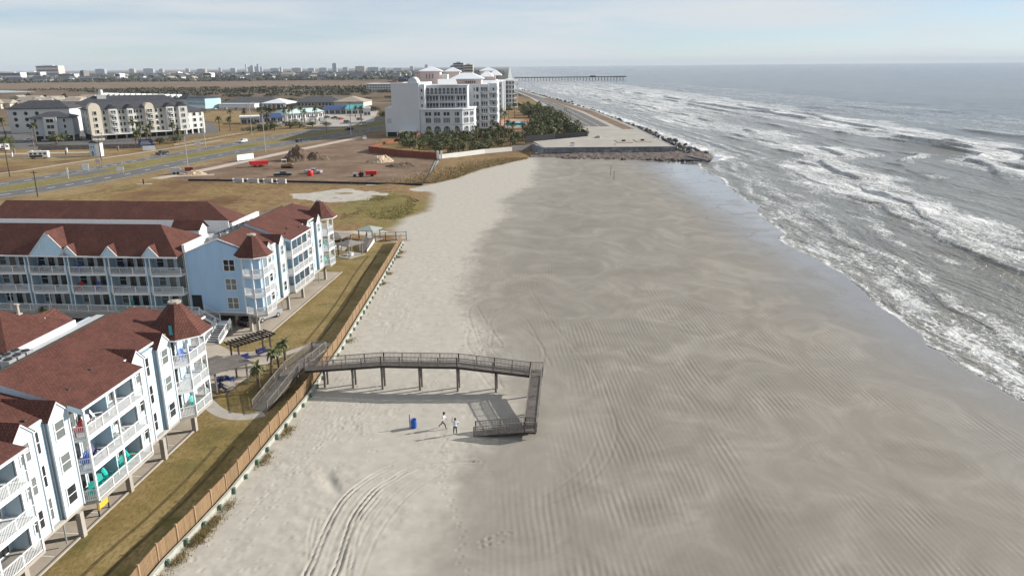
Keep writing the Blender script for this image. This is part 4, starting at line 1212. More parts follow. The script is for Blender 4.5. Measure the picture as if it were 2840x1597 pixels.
ribbon('canal_road', [(-330, 760), (-120, 790), (-70, 800)], 6, 0.03, M['conc'])
# ------------------------------------------------------------------ board fence and bulkhead along the beach
def along(pts, step):
    out, P = [], list(pts)
    seg = [(a, b, math.hypot(b[0] - a[0], b[1] - a[1])) for a, b in zip(P[:-1], P[1:])]
    tot = sum(s[2] for s in seg); n = int(round(tot / step)); step = tot / n
    for i in range(n + 1):
        d = i * step
        for a, b, L in seg:
            if d <= L + 1e-6:
                out.append((a[0] + (b[0] - a[0]) * d / L, a[1] + (b[1] - a[1]) * d / L)); break
            d -= L
        else: out.append(P[-1])
    return out
fpts = along([p for p in FENCE if p[1] > 30] if False else [(float(fence_x(38)), 38.0)] + [p for p in FENCE if p[1] > 40], 2.45)
fence = thing('board_fence', 'long tan wooden board fence between the lawn and the beach', 'fence', (fpts[0][0], fpts[0][1], 0))
foff = (fpts[0][0], fpts[0][1], 0)
pm = MB(); pm.box(-0.07, 0.07, -0.07, 0.07, 0, 1.86); pm = pm.mesh('post', M['fence_post'])
panels = []
for k in range(3):
    m = MB(); n = 17; rr = random.Random(k)
    for i in range(n):
        a, b_ = i / n + 0.004, (i + 1) / n - 0.004
        h = 1.75 + rr.uniform(-0.025, 0.02); o_ = rr.uniform(-0.006, 0.006)
        m.box(-0.012 + o_, 0.012 + o_, a, b_, 0.05, h)
    for z in (0.35, 1.0, 1.55): m.box(-0.06, -0.013, 0, 1, z, z + 0.09)
    panels.append(m.mesh('panel', M['fence']))
for i, p in enumerate(fpts):
    link('post', pm, None, fence, (p[0] - foff[0], p[1] - foff[1], 0), random.uniform(-0.05, 0.05))
    if i < len(fpts) - 1:
        q = fpts[i + 1]
        mid = ((p[1] + q[1]) / 2)
        if 77.0 + 2.4 < mid < 82.0: pass
        o = link('panel', panels[i % 3], None, fence, (p[0] - foff[0], p[1] - foff[1], 0), math.atan2(q[1] - p[1], q[0] - p[0]) - math.pi / 2)
        o.scale = (1, math.hypot(q[0] - p[0], q[1] - p[1]), 1 + random.uniform(-0.01, 0.01))
bk = thing('bulkhead', 'low weathered white timber bulkhead with green piles at the foot of the fence', 'retaining wall', (foff[0] + 0.6, foff[1], 0))
boff = (foff[0] + 0.6, foff[1], 0)
gp = MB(); gp.cyl((0, 0, -0.3), (0, 0, 0.52), 0.15, 0.14, 8); gp = gp.mesh('pile', M['green_post'])
for i, (p, q) in enumerate(zip(fpts[:-1], fpts[1:])):
    m = MB((p[0], p[1], 0))
    m.beam((p[0] + 0.42, p[1], 0.12), (q[0] + 0.42, q[1], 0.12), 0.16, 0.5)
    m.beam((p[0] + 0.40, p[1], 0.42), (q[0] + 0.40, q[1], 0.42), 0.24, 0.1)
    m.build('timber', M['bulkhead'], bk, loc=(p[0] - boff[0], p[1] - boff[1], 0))
    link('pile', gp, None, bk, (p[0] + 0.68 - boff[0], p[1] - boff[1], random.uniform(-0.15, 0.05)))
# open wire fence across the end of the lawn
wf = thing('wire_fence', 'dark post and wire fence closing the far end of the lawn', 'fence', (*W(-42.6, 151.2), 0), -ANG)
for i in range(4):
    m = MB(); x = i * 2.03
    m.box(x - 0.06, x + 0.06, i * 0.75 - 0.06, i * 0.75 + 0.06, 0, 1.9); m.build('post', M['wood_dk'], wf)
m = MB()
for z in (0.15, 0.95, 1.75): m.beam((0, 0, z), (6.1, 2.25, z), 0.05, 0.07)
for k in range(40): m.beam((6.1 * k / 40, 2.25 * k / 40, 0.15), (6.1 * k / 40, 2.25 * k / 40, 1.75), 0.012)
m.build('wire_panel', M['wood_dk'], wf)

# ------------------------------------------------------------------ timber walkways
def walkway(root, off, path, width, mat_deck, mat_rail, cols=(), rails=(True, True), gaps=((), ()), plank=0.2, rail_h=1.02, beam_d=0.28, sep=0.0):
    """path = [(x, y, z)...] centre line of the deck top; every plank is its own piece"""
    pl = MB(); pl.box(-width / 2, width / 2, -plank / 2 + 0.008, plank / 2 - 0.008, -0.045, 0.0)
    pl = pl.mesh('plank', mat_deck)
    for (a, b) in zip(path[:-1], path[1:]):
        A, B = Vector(a), Vector(b)
        d = B - A; L = d.length; hd = Vector((d.x, d.y, 0)).normalized(); nrm = Vector((hd.y, -hd.x, 0))
        n = int(L / plank)
        yaw = math.atan2(hd.y, hd.x) - math.pi / 2; pit = math.atan2(d.z, math.hypot(d.x, d.y))
        for i in range(n):
            p = A + d * ((i + 0.5) / n)
            o = link('plank', pl, None, root, (p.x - off[0], p.y - off[1], p.z))
            o.rotation_euler = (pit, random.uniform(-0.004, 0.004), yaw)
        for s in (-1, 1):
            m = MB(off)
            q = nrm * (s * (width / 2 - 0.06)); dz = Vector((0, 0, -0.05 - beam_d / 2))
            m.beam(A + q + dz, B + q + dz, 0.09, beam_d); m.build('joist', M['wood_dk'], root)
        for si, s in enumerate((1, -1)):
            if not rails[si]: continue
            q = nrm * (s * (width / 2 + 0.02))
            segs = [(0.0, 1.0)]
            for (g0, g1) in gaps[si]:
                segs = [(0.0, g0), (g1, 1.0)]
            for (t0, t1) in segs:
                if (t1 - t0) * L < 0.3: continue
                P, Q = A + d * t0 + q, A + d * t1 + q
                railing(root, [tuple(P), tuple(Q)], 0, off, rail_h, mat_rail, 0.15, 0.04, 2.05)
    for (x, y, z, s) in cols:
        for e in (-1, 1):
            m = MB(off)
            m.box(x - 0.11, x + 0.11, y + e * s - 0.11, y + e * s + 0.11, -0.4, z - 0.1); m.build('column', M['wood'], root)
        m = MB(off); m.box(x - 0.06, x + 0.06, y - s - 0.3, y + s + 0.3, z - 0.5, z - 0.3); m.build('cross_beam', M['wood_dk'], root)
YB_ = 78.0
boff2 = (-17.7, YB_)
bw = lthing('boardwalk', 'dark weathered timber boardwalk on posts stepping over the fence onto the sand', 'boardwalk', *boff2)
main = [(-30.9, YB_, 2.05), (-22.0, YB_, 2.95), (-13.4, YB_, 3.05), (-5.3, YB_, 2.25), (-3.9, YB_, 2.2)]
colz = lambda x: float(np.interp(x, [p[0] for p in main], [p[2] for p in main]))
walkway(bw, boff2, main[:4], 1.3, M['wood'], M['wood'], [(x, YB_, colz(x), 0.52) for x in (-28.7, -25.4, -22.0, -17.7, -13.4, -9.1)])
walkway(bw, boff2, [(-5.3, YB_, 2.25), (-3.9, YB_, 2.25)], 1.3, M['wood'], M['wood'], rails=(False, True))
walkway(bw, boff2, [(-4.55, 77.3, 2.25), (-4.55, 67.9, 0.72)], 1.15, M['wood'], M['wood'], [(-4.55, 76.9, 2.2, 0.0), (-4.55, 72.4, 1.45, 0.0), (-4.55, 68.4, 0.8, 0.0)])
walkway(bw, boff2, [(-4.0, 67.45, 0.72), (-5.1, 67.45, 0.72), (-10.1, 67.45, 0.03)], 1.2, M['wood'], M['wood'], rails=(True, True), gaps=((), ()), beam_d=0.18)
railing(bw, [(-3.95, 66.85), (-3.95, 68.05)], 0.72, boff2, 1.02, M['wood'], 0.15, 0.04)
railing(bw, [(-3.9, YB_ - 0.65), (-3.9, YB_ + 0.65)], 2.22, boff2, 1.02, M['wood'], 0.15, 0.04)
roff = (-33.7, 71.0)
rp = lthing('ramp', 'silver grey timber ramp with railings climbing beside the fence', 'ramp', *roff)
walkway(rp, roff, [(-33.65, 71.0, 0.06), (-32.4, 77.4, 1.95)], 1.75, M['wood_lt'], M['wood_lt'], [(-33.2, 73.6, 0.85, 0.3), (-32.7, 76.0, 1.6, 0.3)])
walkway(rp, roff, [(-32.4, 77.4, 1.97), (-31.55, 84.2, 1.97)], 1.7, M['wood_lt'], M['wood_lt'], [(-32.2, 78.6, 1.9, 0.3), (-31.7, 83.4, 1.9, 0.3)], gaps=(((0.0, 0.22),), ()))
railing(rp, [(-32.4, 84.2), (-30.7, 84.2)], 1.97, roff, 1.02, M['wood_lt'], 0.15, 0.04)
# stairs down from the sky blue gable
so = (-48.4, 92.0)
sr = lthing('staircase', 'white metal staircase from the sky blue gable doorway down to the plaza', 'stairs', *so)
m = MB(so); m.box(-54.0, -51.8, 94.6, 96.35, F2 - 0.2, F2); m.build('landing', M['trim'], sr)
m = MB(so); m.box(-49.7, -48.0, 94.0, 95.8, 1.25, 1.38); m.build('landing', M['trim'], sr)
sm = MB(); sm.box(-0.75, 0.75, -0.15, 0.15, -0.05, 0); sm = sm.mesh('tread', M['metal'])
for i in range(8):
    tt = (i + 0.5) / 8
    link('tread', sm, None, sr, (-51.8 + tt * 2.1 - so[0], 95.1 - so[1], F2 - (i + 1) * (F2 - 1.35) / 8), R(90))
for i in range(8):
    tt = (i + 0.5) / 8
    o = link('tread', sm, None, sr, (-48.4 - so[0], 94.0 - tt * 3.6 - so[1], 1.35 - (i + 1) * 0.165)); o.scale = (1.25, 1.4, 1)
for s in (-1.0, 1.0):
    m = MB(so); m.beam((-48.4 + s, 94.0, 1.25), (-48.4 + s, 90.3, 0.0), 0.1, 0.28); m.build('stringer', M['trim'], sr)
    railing(sr, [(-48.4 + s, 94.0, 1.35), (-48.4 + s, 90.3, 0.05)], 0, so, 0.95, M['trim'], 0.2, 0.03)
for y in (94.35, 95.85):
    m = MB(so); m.beam((-51.8, y, F2 - 0.15), (-49.7, y, 1.3), 0.1, 0.28); m.build('stringer', M['trim'], sr)
    railing(sr, [(-51.8, y, F2), (-49.7, y, 1.35)], 0, so, 0.95, M['trim'], 0.2, 0.03)
railing(sr, [(-53.9, 94.65), (-51.85, 94.65)], F2, so, 1.0, M['trim'], 0.15)
for (x, y, z) in ((-53.8, 94.8, F2), (-52, 94.8, F2), (-49.5, 94.3, 1.3), (-48.1, 95.6, 1.3)):
    m = MB(so); m.box(x - 0.07, x + 0.07, y - 0.07, y + 0.07, 0, z - 0.1); m.build('support_post', M['trim'], sr)

# ------------------------------------------------------------------ pergolas, gazebos
def pergola(name, label, lx0, lx1, ly0, ly1, h, mat, slats, yaw=0.0, post=0.16, along_y=True, slat_w=0.09, slat_h=0.2):
    cx, cy = (lx0 + lx1) / 2, (ly0 + ly1) / 2
    o = lthing(name, label, 'pergola', cx, cy, 0, None, yaw)
    a, b = (lx1 - lx0) / 2, (ly1 - ly0) / 2
    for sx in (-1, 1):
        for sy in (-1, 1):
            m = MB(); m.box(sx * a * 0.8 - post / 2, sx * a * 0.8 + post / 2, sy * b * 0.8 - post / 2, sy * b * 0.8 + post / 2, 0, h); m.build('post', mat, o)
    for sx in (-1, 1):
        m = MB(); m.box(sx * a * 0.8 - 0.06, sx * a * 0.8 + 0.06, -b, b, h, h + 0.2); m.build('beam', mat, o)
    sm = MB(); sm.box(-a - 0.25, a + 0.25, -slat_w / 2, slat_w / 2, 0, slat_h); sm = sm.mesh('slat', mat)
    for i in range(slats): link('slat', sm, None, o, (0, -b + 2 * b * i / (slats - 1), h + 0.205))
    return o
pergola('pergola', 'dark slatted pergola over the swings beside the staircase', -41.85, -39.75, 82.7, 88.3, 2.45, M['wood_dk'], 12, R(-33))
pergola('pergola', 'silver grey boarded pergola with blue chairs under it', -41.9, -38.5, 74.9, 79.6, 2.4, M['wood'], 22, R(-38), slat_w=0.15, slat_h=0.06)
def gazebo(label, lx, ly, w, d, h, yaw, mat, roofmat):
    o = lthing('gazebo', label, 'gazebo', lx, ly, 0, None, yaw)
    for sx in (-1, 1):
        for sy in (-1, 1):
            m = MB(); m.box(sx * w / 2 - 0.09, sx * w / 2 + 0.09, sy * d / 2 - 0.09, sy * d / 2 + 0.09, 0, h); m.build('post', mat, o)
    m = MB(); W2, D2 = w / 2 + 0.45, d / 2 + 0.45
    m.loft([[(-W2, -D2, h), (W2, -D2, h), (W2, D2, h), (-W2, D2, h)], [(-W2, -D2, h + 0.14), (W2, -D2, h + 0.14), (W2, D2, h + 0.14), (-W2, D2, h + 0.14)],
            [(-0.3, -0.2, h + 0.75), (0.3, -0.2, h + 0.75), (0.3, 0.2, h + 0.75), (-0.3, 0.2, h + 0.75)]])
    m.build('roof', roofmat, o)
    m = MB(); m.box(-W2, W2, -D2, D2, 0.008, 0.09); m.build('floor', M['conc'], o)
    m = MB(); m.box(-0.7, 0.7, -0.35, 0.35, 0.62, 0.72); m.box(-0.6, -0.5, -0.3, 0.3, 0.09, 0.62); m.box(0.5, 0.6, -0.3, 0.3, 0.09, 0.62); m.build('table', M['trim'], o)
    return o
gazebo('small grey roofed gazebo with a white table on the lawn near the far turret', -44.3, 139.2, 3.0, 3.4, 2.35, R(-30), M['wood'], M['wood_lt'])
gazebo('grey gazebo behind the lawn, its low roof partly hidden by the turret', -49.0, 146.0, 3.8, 4.6, 2.4, R(-8), M['wood'], M['wood_lt'])
gazebo('green grey roofed gazebo at the corner of the wire fence', -44.2, 152.8, 3.2, 3.2, 2.3, R(-15), M['wood'], plain('green_grey_roof', (0.27, 0.30, 0.28), 0.8))
dk = (-43.4, 146.5)
d2 = lthing('ramp', 'short dark ramp with white skirt beside the gazebos', 'ramp', *dk)
walkway(d2, dk, [(-42.7, 142.3, 0.1), (-43.5, 150.8, 0.9)], 1.5, M['wood'], M['wood'])
m = MB(dk); m.add([(-41.9, 142.3, 0.02), (-42.7, 150.8, 0.02), (-42.7, 150.8, 0.75), (-41.9, 142.3, 0.35)], [(0, 1, 2, 3)]); m.add([(-41.95, 142.3, 0.02), (-42.75, 150.8, 0.02), (-42.75, 150.8, 0.75), (-41.95, 142.3, 0.35)], [(3, 2, 1, 0)]); m.build('skirt', M['white'], d2)

# ------------------------------------------------------------------ chairs
_ch = {}
def chair(label, loc, rz, mat, frame='local', grp='deck chairs on the balconies and under the pergolas', parent_z=0.0):
    if mat not in _ch:
        A, B, Cc = MB(), MB(), MB()
        for i in range(5): A.box(-0.26 + i * 0.105, -0.17 + i * 0.105, 0, 0, 0, 0) if False else A.beam((-0.21 + i * 0.105, 0.18, 0.34), (-0.24 + i * 0.12, 0.52, 1.02 + 0.05 * (2 - abs(i - 2))), 0.095, 0.025)
        for i in range(5): B.box(-0.29, 0.29, -0.36 + i * 0.115, -0.26 + i * 0.115, 0.40 - i * 0.02, 0.43 - i * 0.02)
        for s in (-1, 1): Cc.box(s * 0.36 - 0.07, s * 0.36 + 0.07, -0.40, 0.34, 0.60, 0.63)
        legs = []
        for sx in (-1, 1):
            for sy, h in ((-0.33, 0.6), (0.28, 0.6)):
                l = MB(); l.box(sx * 0.33 - 0.04, sx * 0.33 + 0.04, sy - 0.03, sy + 0.03, 0, h); legs.append(l.mesh('leg', M[mat]))
        _ch[mat] = [('backrest', A.mesh('backrest', M[mat])), ('seat', B.mesh('seat', M[mat])), ('armrest', Cc.mesh('armrest', M[mat]))] + [('leg', l) for l in legs]
    o = thing('deck_chair', label, 'chair', loc, rz, grp)
    for n, me in _ch[mat]: link(n, me, None, o)
    return o
def lchair(lx, ly, z, rz, mat, label): chair(label, (*W(lx, ly), z), rz - ANG, mat)
f1 = [F1 + 0.02 + FH * k for k in range(3)]
lchair(-38.3, 51.3, f1[0], R(60), 'teal', 'teal slatted chair behind the partition on the lowest long balcony')
lchair(-38.2, 50.0, f1[0], R(40), 'teal', 'teal slatted chair at the angled end of the lowest long balcony')
lchair(-38.4, 52.5, f1[0], R(100), 'teal', 'teal slatted chair next to the middle post on the lowest long balcony')
lchair(-38.2, 54.3, f1[0], R(50), 'teal', 'teal slatted chair beyond the middle post on the lowest long balcony')
lchair(-38.3, 55.6, f1[0], R(110), 'teal', 'teal slatted chair at the screen end of the lowest long balcony')
lchair(-38.4, 51.2, f1[1], R(70), 'navy', 'navy chair on the middle long balcony')
lchair(-38.2, 49.9, f1[1], R(30), 'blueplastic', 'bright blue chair at the angled end of the middle long balcony')
lchair(-38.3, 54.8, f1[1], R(80), 'white', 'white chair on the middle long balcony')
lchair(-38.3, 51.0, f1[2], R(60), 'white', 'white chair on the top long balcony')
lchair(-38.4, 52.3, f1[2], R(120), 'white', 'white chair near the middle post on the top long balcony')
lchair(-38.2, 49.9, f1[2], R(20), 'red', 'red chair at the angled end of the top long balcony')
lchair(-38.2, 65.6, f1[2], R(60), 'blueplastic', 'blue chair on the top turret balcony')
lchair(-38.1, 67.2, f1[2], R(120), 'blueplastic', 'blue chair on the top turret balcony, towards the staircase')
lchair(-38.2, 66.6, f1[0], R(80), 'teal', 'teal chair on the lowest turret balcony')
lchair(-38.4, 38.5, f1[1], R(60), 'teal', 'teal chair on the balcony before the first gabled bay')
lchair(-38.4, 40.5, f1[2], R(80), 'teal', 'teal chair on the top balcony before the first gabled bay')
f2 = [F2 + 0.02 + FH * k for k in range(3)]
lchair(-43.4, 123.6, f2[1], R(80), 'teal', 'teal chair on the middle balcony of the far turret')
lchair(-43.3, 123.2, f2[0], R(80), 'teal', 'teal chair on the lowest balcony of the far turret')
lchair(-75.5, 96.2, f2[2], R(0), 'navy', 'navy chair on the wing balcony left of the big gable')
lchair(-69.6, 96.2, f2[2], R(0), 'blueplastic', 'blue chair on the wing balcony under the big gable')
lchair(-69.9, 96.2, f2[1], R(0), 'red', 'red chair on the middle wing balcony')
lchair(-67.4, 96.3, f2[1], R(0), 'blueplastic', 'blue chair on the middle wing balcony')
lchair(-63.4, 96.3, f2[2], R(0), 'navy', 'navy chair on the top wing balcony')
lchair(-62.8, 96.3, f2[0], R(0), 'teal', 'teal chair on the lowest wing balcony')
for (a, b, r, mt, lb) in ((-41.3, 77.7, 200, 'blueplastic', 'bright blue chair under the silver grey pergola beside the turret'), (-40.3, 78.1, 170, 'blueplastic', 'bright blue chair under the silver grey pergola beside the palms'),
                          (-40.6, 77.0, 30, 'navy', 'navy chair under the silver grey pergola'), (-43.3, 79.6, 120, 'blueplastic', 'blue chair on the plaza between turret and pergola')):
    lchair(a, b, 0.02, R(r), mt, lb)
for (a, b, lb) in ((-41.2, 84.3, 'navy bench swing hanging under the dark pergola'), (-39.9, 86.6, 'blue bench swing at the palm end of the dark pergola')):
    o = lthing('bench_swing', lb, 'swing', a, b, 0, 'swings under the dark pergola', R(-33))
    m = MB(); m.box(-0.25, 0.25, -0.75, 0.75, 0.42, 0.48); m.build('seat', M['navy'], o)
    m = MB(); m.beam((-0.28, 0, 0.7), (-0.34, 0, 0.75), 1.5, 0.5) if False else m.box(-0.33, -0.27, -0.75, 0.75, 0.5, 0.95); m.build('backrest', M['navy'], o)
    for sy in (-0.7, 0.7):
        m = MB(); m.cyl((0, sy, 0.48), (0, sy, 2.5), 0.012, n=5); m.build('chain', M['metal'], o)
o = lthing('lounge_table', 'low tan table with navy bench on the pergola paving', 'table', -39.6, 76.3, 0, None, R(-38))
m = MB(); m.box(-1.0, 1.0, -0.4, 0.4, 0.62, 0.7); m.build('table_top', M['conc'], o)
for s in (-0.8, 0.8): m = MB(); m.box(s - 0.06, s + 0.06, -0.3, 0.3, 0.01, 0.62); m.build('leg', M['wood'], o)
m = MB(); m.box(-1.0, 1.0, -0.85, -0.55, 0.38, 0.46); m.box(-0.8, -0.7, -0.8, -0.6, 0.01, 0.38); m.box(0.7, 0.8, -0.8, -0.6, 0.01, 0.38); m.build('bench', M['navy'], o)
o = lthing('towel', 'turquoise towel hung on the dark turret roof', 'towel', -38.2, 64.5, E1 + 0.35)
m = MB(); m.add([(-0.25, -0.42, 0.0), (0.1, -0.42, 0.0), (0.02, -0.36, 1.0), (-0.25, -0.36, 1.0), (-0.25, -0.40, 0.0), (0.1, -0.40, 0.0), (0.02, -0.34, 1.0), (-0.25, -0.34, 1.0)], [(0, 1, 2, 3), (7, 6, 5, 4), (0, 4, 5, 1), (2, 6, 7, 3)]); m.build('cloth', M['teal_roof'], o)
o = lthing('barrier_board', 'yellow board barrier under the near condominium', 'barrier', -38.75, 51.6, 0)
m = MB(); m.box(-0.05, 0.05, -0.75, 0.75, 0.55, 1.35); m.build('board', M['yellow'], o)
for s in (-0.65, 0.65): m = MB(); m.box(-0.08, 0.08, s - 0.06, s + 0.06, 0, 1.4); m.build('post', M['wood'], o)

# ------------------------------------------------------------------ litter bin on the beach
o = thing('litter_bin', 'blue plastic barrel bin tied to a wooden post on the sand', 'bin', (-10.05, 69.55, 0))
m = MB(); pr_ = [(0.24, 0), (0.28, 0.05), (0.30, 0.35), (0.285, 0.40), (0.30, 0.45), (0.30, 0.80), (0.28, 0.9), (0.30, 0.94), (0.27, 0.94), (0.25, 0.7)]
m.loft([[(r * math.cos(a), r * math.sin(a), z) for a in np.linspace(0, 2 * math.pi, 17)[:-1]] for r, z in pr_]); m.build('barrel', M['blueplastic'], o, True)
m = MB(); m.cyl((-0.38, 0.05, -0.2), (-0.40, 0.05, 1.42), 0.06, 0.055, 8); m.build('post', M['wood_lt'], o)
for i, (x, y, h) in enumerate(((33.1, 251.8, 3.2), (32.7, 240.8, 3.0))):
    o = thing('marker_pole', ['thin pole standing on the damp sand, closer to the rubble', 'thin pole standing on the damp sand, farther from the rubble'][i], 'pole', (x, y, -0.1), 0, 'poles on the beach')
    m = MB(); m.cyl((0, 0, -0.3), (0.05, 0, h), 0.09, 0.07, 7); m.build('shaft', M['wood_dk'], o)
    m = MB(); m.cyl((0.02, 0, h - 0.4), (0.05, 0, h + 0.02), 0.11, 0.11, 7); m.build('cap', M['wood'], o)

# ------------------------------------------------------------------ people
def person(label, loc, rz, bones, mats, cap=None, scale=1.0):
    """bones: list of chains [(x, y, z, r)...] sharing joints by name; one skinned body"""
    me = bpy.data.meshes.new('body')
    names, vs_, es = {}, [], []
    for chain in bones:
        prev = None
        for nm, co, r in chain:
            if nm not in names:
                names[nm] = len(vs_); vs_.append((co, r))
            if prev is not None: es.append((prev, names[nm]))
            prev = names[nm]
    me.from_pydata([v[0] for v in vs_], es, [])
    ob = bpy.data.objects.new('body', me); COL.objects.link(ob)
    sk = ob.modifiers.new('skin', 'SKIN'); sk.use_smooth_shade = True
    for i, (co, r) in enumerate(vs_):
        d = me.skin_vertices[0].data[i]; d.radius = r if hasattr(r, '__len__') else (r, r)
    me.skin_vertices[0].data[names['pelvis']].use_root = True
    sb = ob.modifiers.new('sub', 'SUBSURF'); sb.levels = 2; sb.render_levels = 2
    dg = bpy.context.evaluated_depsgraph_get()
    nm_ = bpy.data.meshes.new_from_object(ob.evaluated_get(dg))
    bpy.data.objects.remove(ob)
    nm_.materials.clear()
    for mt in mats: nm_.materials.append(mt)
    for p in nm_.polygons:
        c = p.center
        hand = mats_zone(c, bones)
        p.material_index = hand
        p.use_smooth = True
    root = thing('person', label, 'person', loc, rz, 'two people on the sand')
    root.scale = (scale,) * 3
    nm_.name = 'body'
    link('body', nm_, None, root)
    return root
def mats_zone(c, bones):
    J = {n: Vector(co) for ch in bones for n, co, r in ch}
    # distance to hands and head -> skin; above the waist -> shirt; feet -> shoes
    for n in ('hand_l', 'hand_r', 'fore_l', 'fore_r'):
        if n in J and (c - J[n]).length < 0.13: return 0
    if c.z > J['neck'].z + 0.02 and (c - J['head']).length < 0.22: return 0
    for n in ('toe_l', 'toe_r', 'ankle_l', 'ankle_r'):
        if (c - J[n]).length < 0.11 and c.z < 0.16: return 3
    if c.z > J['pelvis'].z + 0.02: return 1
    return 2
shirt = plain('white_shirt', (0.72, 0.74, 0.76), 0.8, 0.08, 6); shirt2 = plain('pale_blue_grey_shirt', (0.55, 0.60, 0.68), 0.8, 0.1, 6)
trou = plain('black_trousers', (0.022, 0.022, 0.026), 0.85, 0.2, 6); shoe = plain('dark_shoe', (0.03, 0.028, 0.026), 0.6); shoe_w = plain('white_shoe', (0.6, 0.6, 0.6), 0.6)
hair = plain('dark_hair', (0.02, 0.016, 0.013), 0.7)
def body(hipz, lean, legs, arms, headturn=(0, 0)):
    lx, ly = lean
    sh = hipz + 0.50
    J = [[('pelvis', (0, 0, hipz), (0.155, 0.115)), ('waist', (lx * 0.35, ly * 0.35, hipz + 0.18), (0.14, 0.105)), ('chest', (lx * 0.8, ly * 0.8, hipz + 0.40), (0.165, 0.12)), ('neck', (lx, ly, hipz + 0.56), 0.058),
          ('head', (lx * 1.1 + headturn[0], ly * 1.1 + headturn[1], hipz + 0.70), (0.092, 0.105)), ('crown', (lx * 1.1 + headturn[0], ly * 1.1 + headturn[1], hipz + 0.80), (0.082, 0.092))]]
    for s, k in ((-1, 'l'), (1, 'r')):
        hx = 0.10 * s
        kn, an, to = legs[k]
        J.append([('pelvis', None, None), ('hip_' + k, (hx, 0, hipz - 0.06), 0.095), ('knee_' + k, kn, 0.066), ('ankle_' + k, an, 0.046), ('toe_' + k, to, 0.042)])
        el, fo, ha = arms[k]
        J.append([('chest', None, None), ('shoulder_' + k, (lx * 0.95 + 0.19 * s, ly * 0.95, sh - 0.03), 0.062), ('elbow_' + k, el, 0.046), ('fore_' + k, fo, 0.036), ('hand_' + k, ha, (0.040, 0.026)),
                  ('finger_' + k, tuple(Vector(ha) + (Vector(ha) - Vector(fo)).normalized() * 0.09), (0.026, 0.014))])
        t_ = Vector(ha) + Vector((0.045 * -s, -0.03, 0.0))
        J.append([('hand_' + k, None, None), ('thumb_' + k, tuple(t_), 0.013)])
    seen = {}
    for ch in J:
        for i, (n, co, r) in enumerate(ch):
            if co is None: ch[i] = (n, *seen[n])
            else: seen[n] = (co, r)
    return J
def head_bits(root, J, mt_hair, hat=None):
    P = {n: Vector(co) for ch in J for n, co, r in ch}
    h = P['head']
    m = MB()
    m.loft([[(h.x + r * math.cos(a) * 1.0, h.y + 0.015 + r * math.sin(a) * 1.1, h.z + z) for a in np.linspace(0, 2 * math.pi, 13)[:-1]] for r, z in ((0.096, 0.03), (0.108, 0.09), (0.10, 0.16), (0.06, 0.205), (0.01, 0.22))])
    m.build('hair', mt_hair, root, True)
    m = MB()
    for s in (-1, 1): m.box(h.x + s * 0.036 - 0.014, h.x + s * 0.036 + 0.014, h.y - 0.108, h.y - 0.098, h.z + 0.03, h.z + 0.045)
    m.build('eyes', M['black'], root)
    m = MB(); m.loft([[(h.x - 0.016, h.y - 0.10, h.z - 0.01), (h.x + 0.016, h.y - 0.10, h.z - 0.01), (h.x, h.y - 0.10, h.z + 0.035)], [(h.x - 0.006, h.y - 0.128, h.z - 0.008), (h.x + 0.006, h.y - 0.128, h.z - 0.008), (h.x, h.y - 0.115, h.z + 0.01)]]); m.build('nose', M['skin'], root)
    m = MB(); m.box(h.x - 0.028, h.x + 0.028, h.y - 0.106, h.y - 0.098, h.z - 0.045, h.z - 0.034); m.build('mouth', M['red'], root)
    for s in (-1, 1): m = MB(); m.loft([[(h.x + s * 0.098, h.y + 0.02 + 0.022 * math.cos(a), h.z + 0.02 + 0.035 * math.sin(a)) for a in np.linspace(0, 2 * math.pi, 9)[:-1]], [(h.x + s * 0.112, h.y + 0.03 + 0.018 * math.cos(a), h.z + 0.02 + 0.03 * math.sin(a)) for a in np.linspace(0, 2 * math.pi, 9)[:-1]]]); m.build('ear', M['skin'], root)
    if hat:
        m = MB(); m.cyl((h.x, h.y + 0.015, h.z + 0.10), (h.x, h.y + 0.015, h.z + 0.235), 0.116, 0.085, 12); m.cyl((h.x, h.y - 0.02, h.z + 0.095), (h.x, h.y - 0.02, h.z + 0.115), 0.16, 0.16, 12); m.build('hat', hat, root)
# striding figure: heading along the beach, away from the steps
J1 = body(0.90, (0.03, -0.14), {'l': ((-0.10, -0.30, 0.50), (-0.10, -0.36, 0.09), (-0.10, -0.52, 0.05)), 'r': ((0.10, 0.12, 0.50), (0.10, 0.48, 0.16), (0.10, 0.40, 0.04))},
          {'l': ((-0.27, 0.05, 1.14), (-0.27, -0.08, 0.93), (-0.26, -0.14, 0.87)), 'r': ((0.26, -0.22, 1.14), (0.24, -0.36, 0.96), (0.22, -0.42, 0.93))})
p1 = person('person in a white shirt, black trousers and dark hat striding across the sand', (-7.10, 69.35, 0.0), R(75), J1, [M['skin'], shirt, trou, shoe], scale=0.98)
head_bits(p1, J1, hair, M['black'])
J2 = body(0.93, (-0.02, 0.02), {'l': ((-0.13, -0.05, 0.50), (-0.15, 0.02, 0.09), (-0.17, -0.14, 0.045)), 'r': ((0.13, -0.06, 0.50), (0.15, 0.02, 0.09), (0.17, -0.14, 0.045))},
          {'l': ((-0.42, 0.0, 1.22), (-0.26, -0.10, 1.07), (-0.20, -0.13, 1.05)), 'r': ((0.34, -0.06, 1.50), (0.22, -0.12, 1.72), (0.18, -0.14, 1.80))})
p2 = person('person in a pale grey shirt, one arm raised and hand on hip', (-5.75, 67.95, 0.0), R(200), J2, [M['skin'], shirt2, trou, shoe_w], scale=1.0)
head_bits(p2, J2, hair)
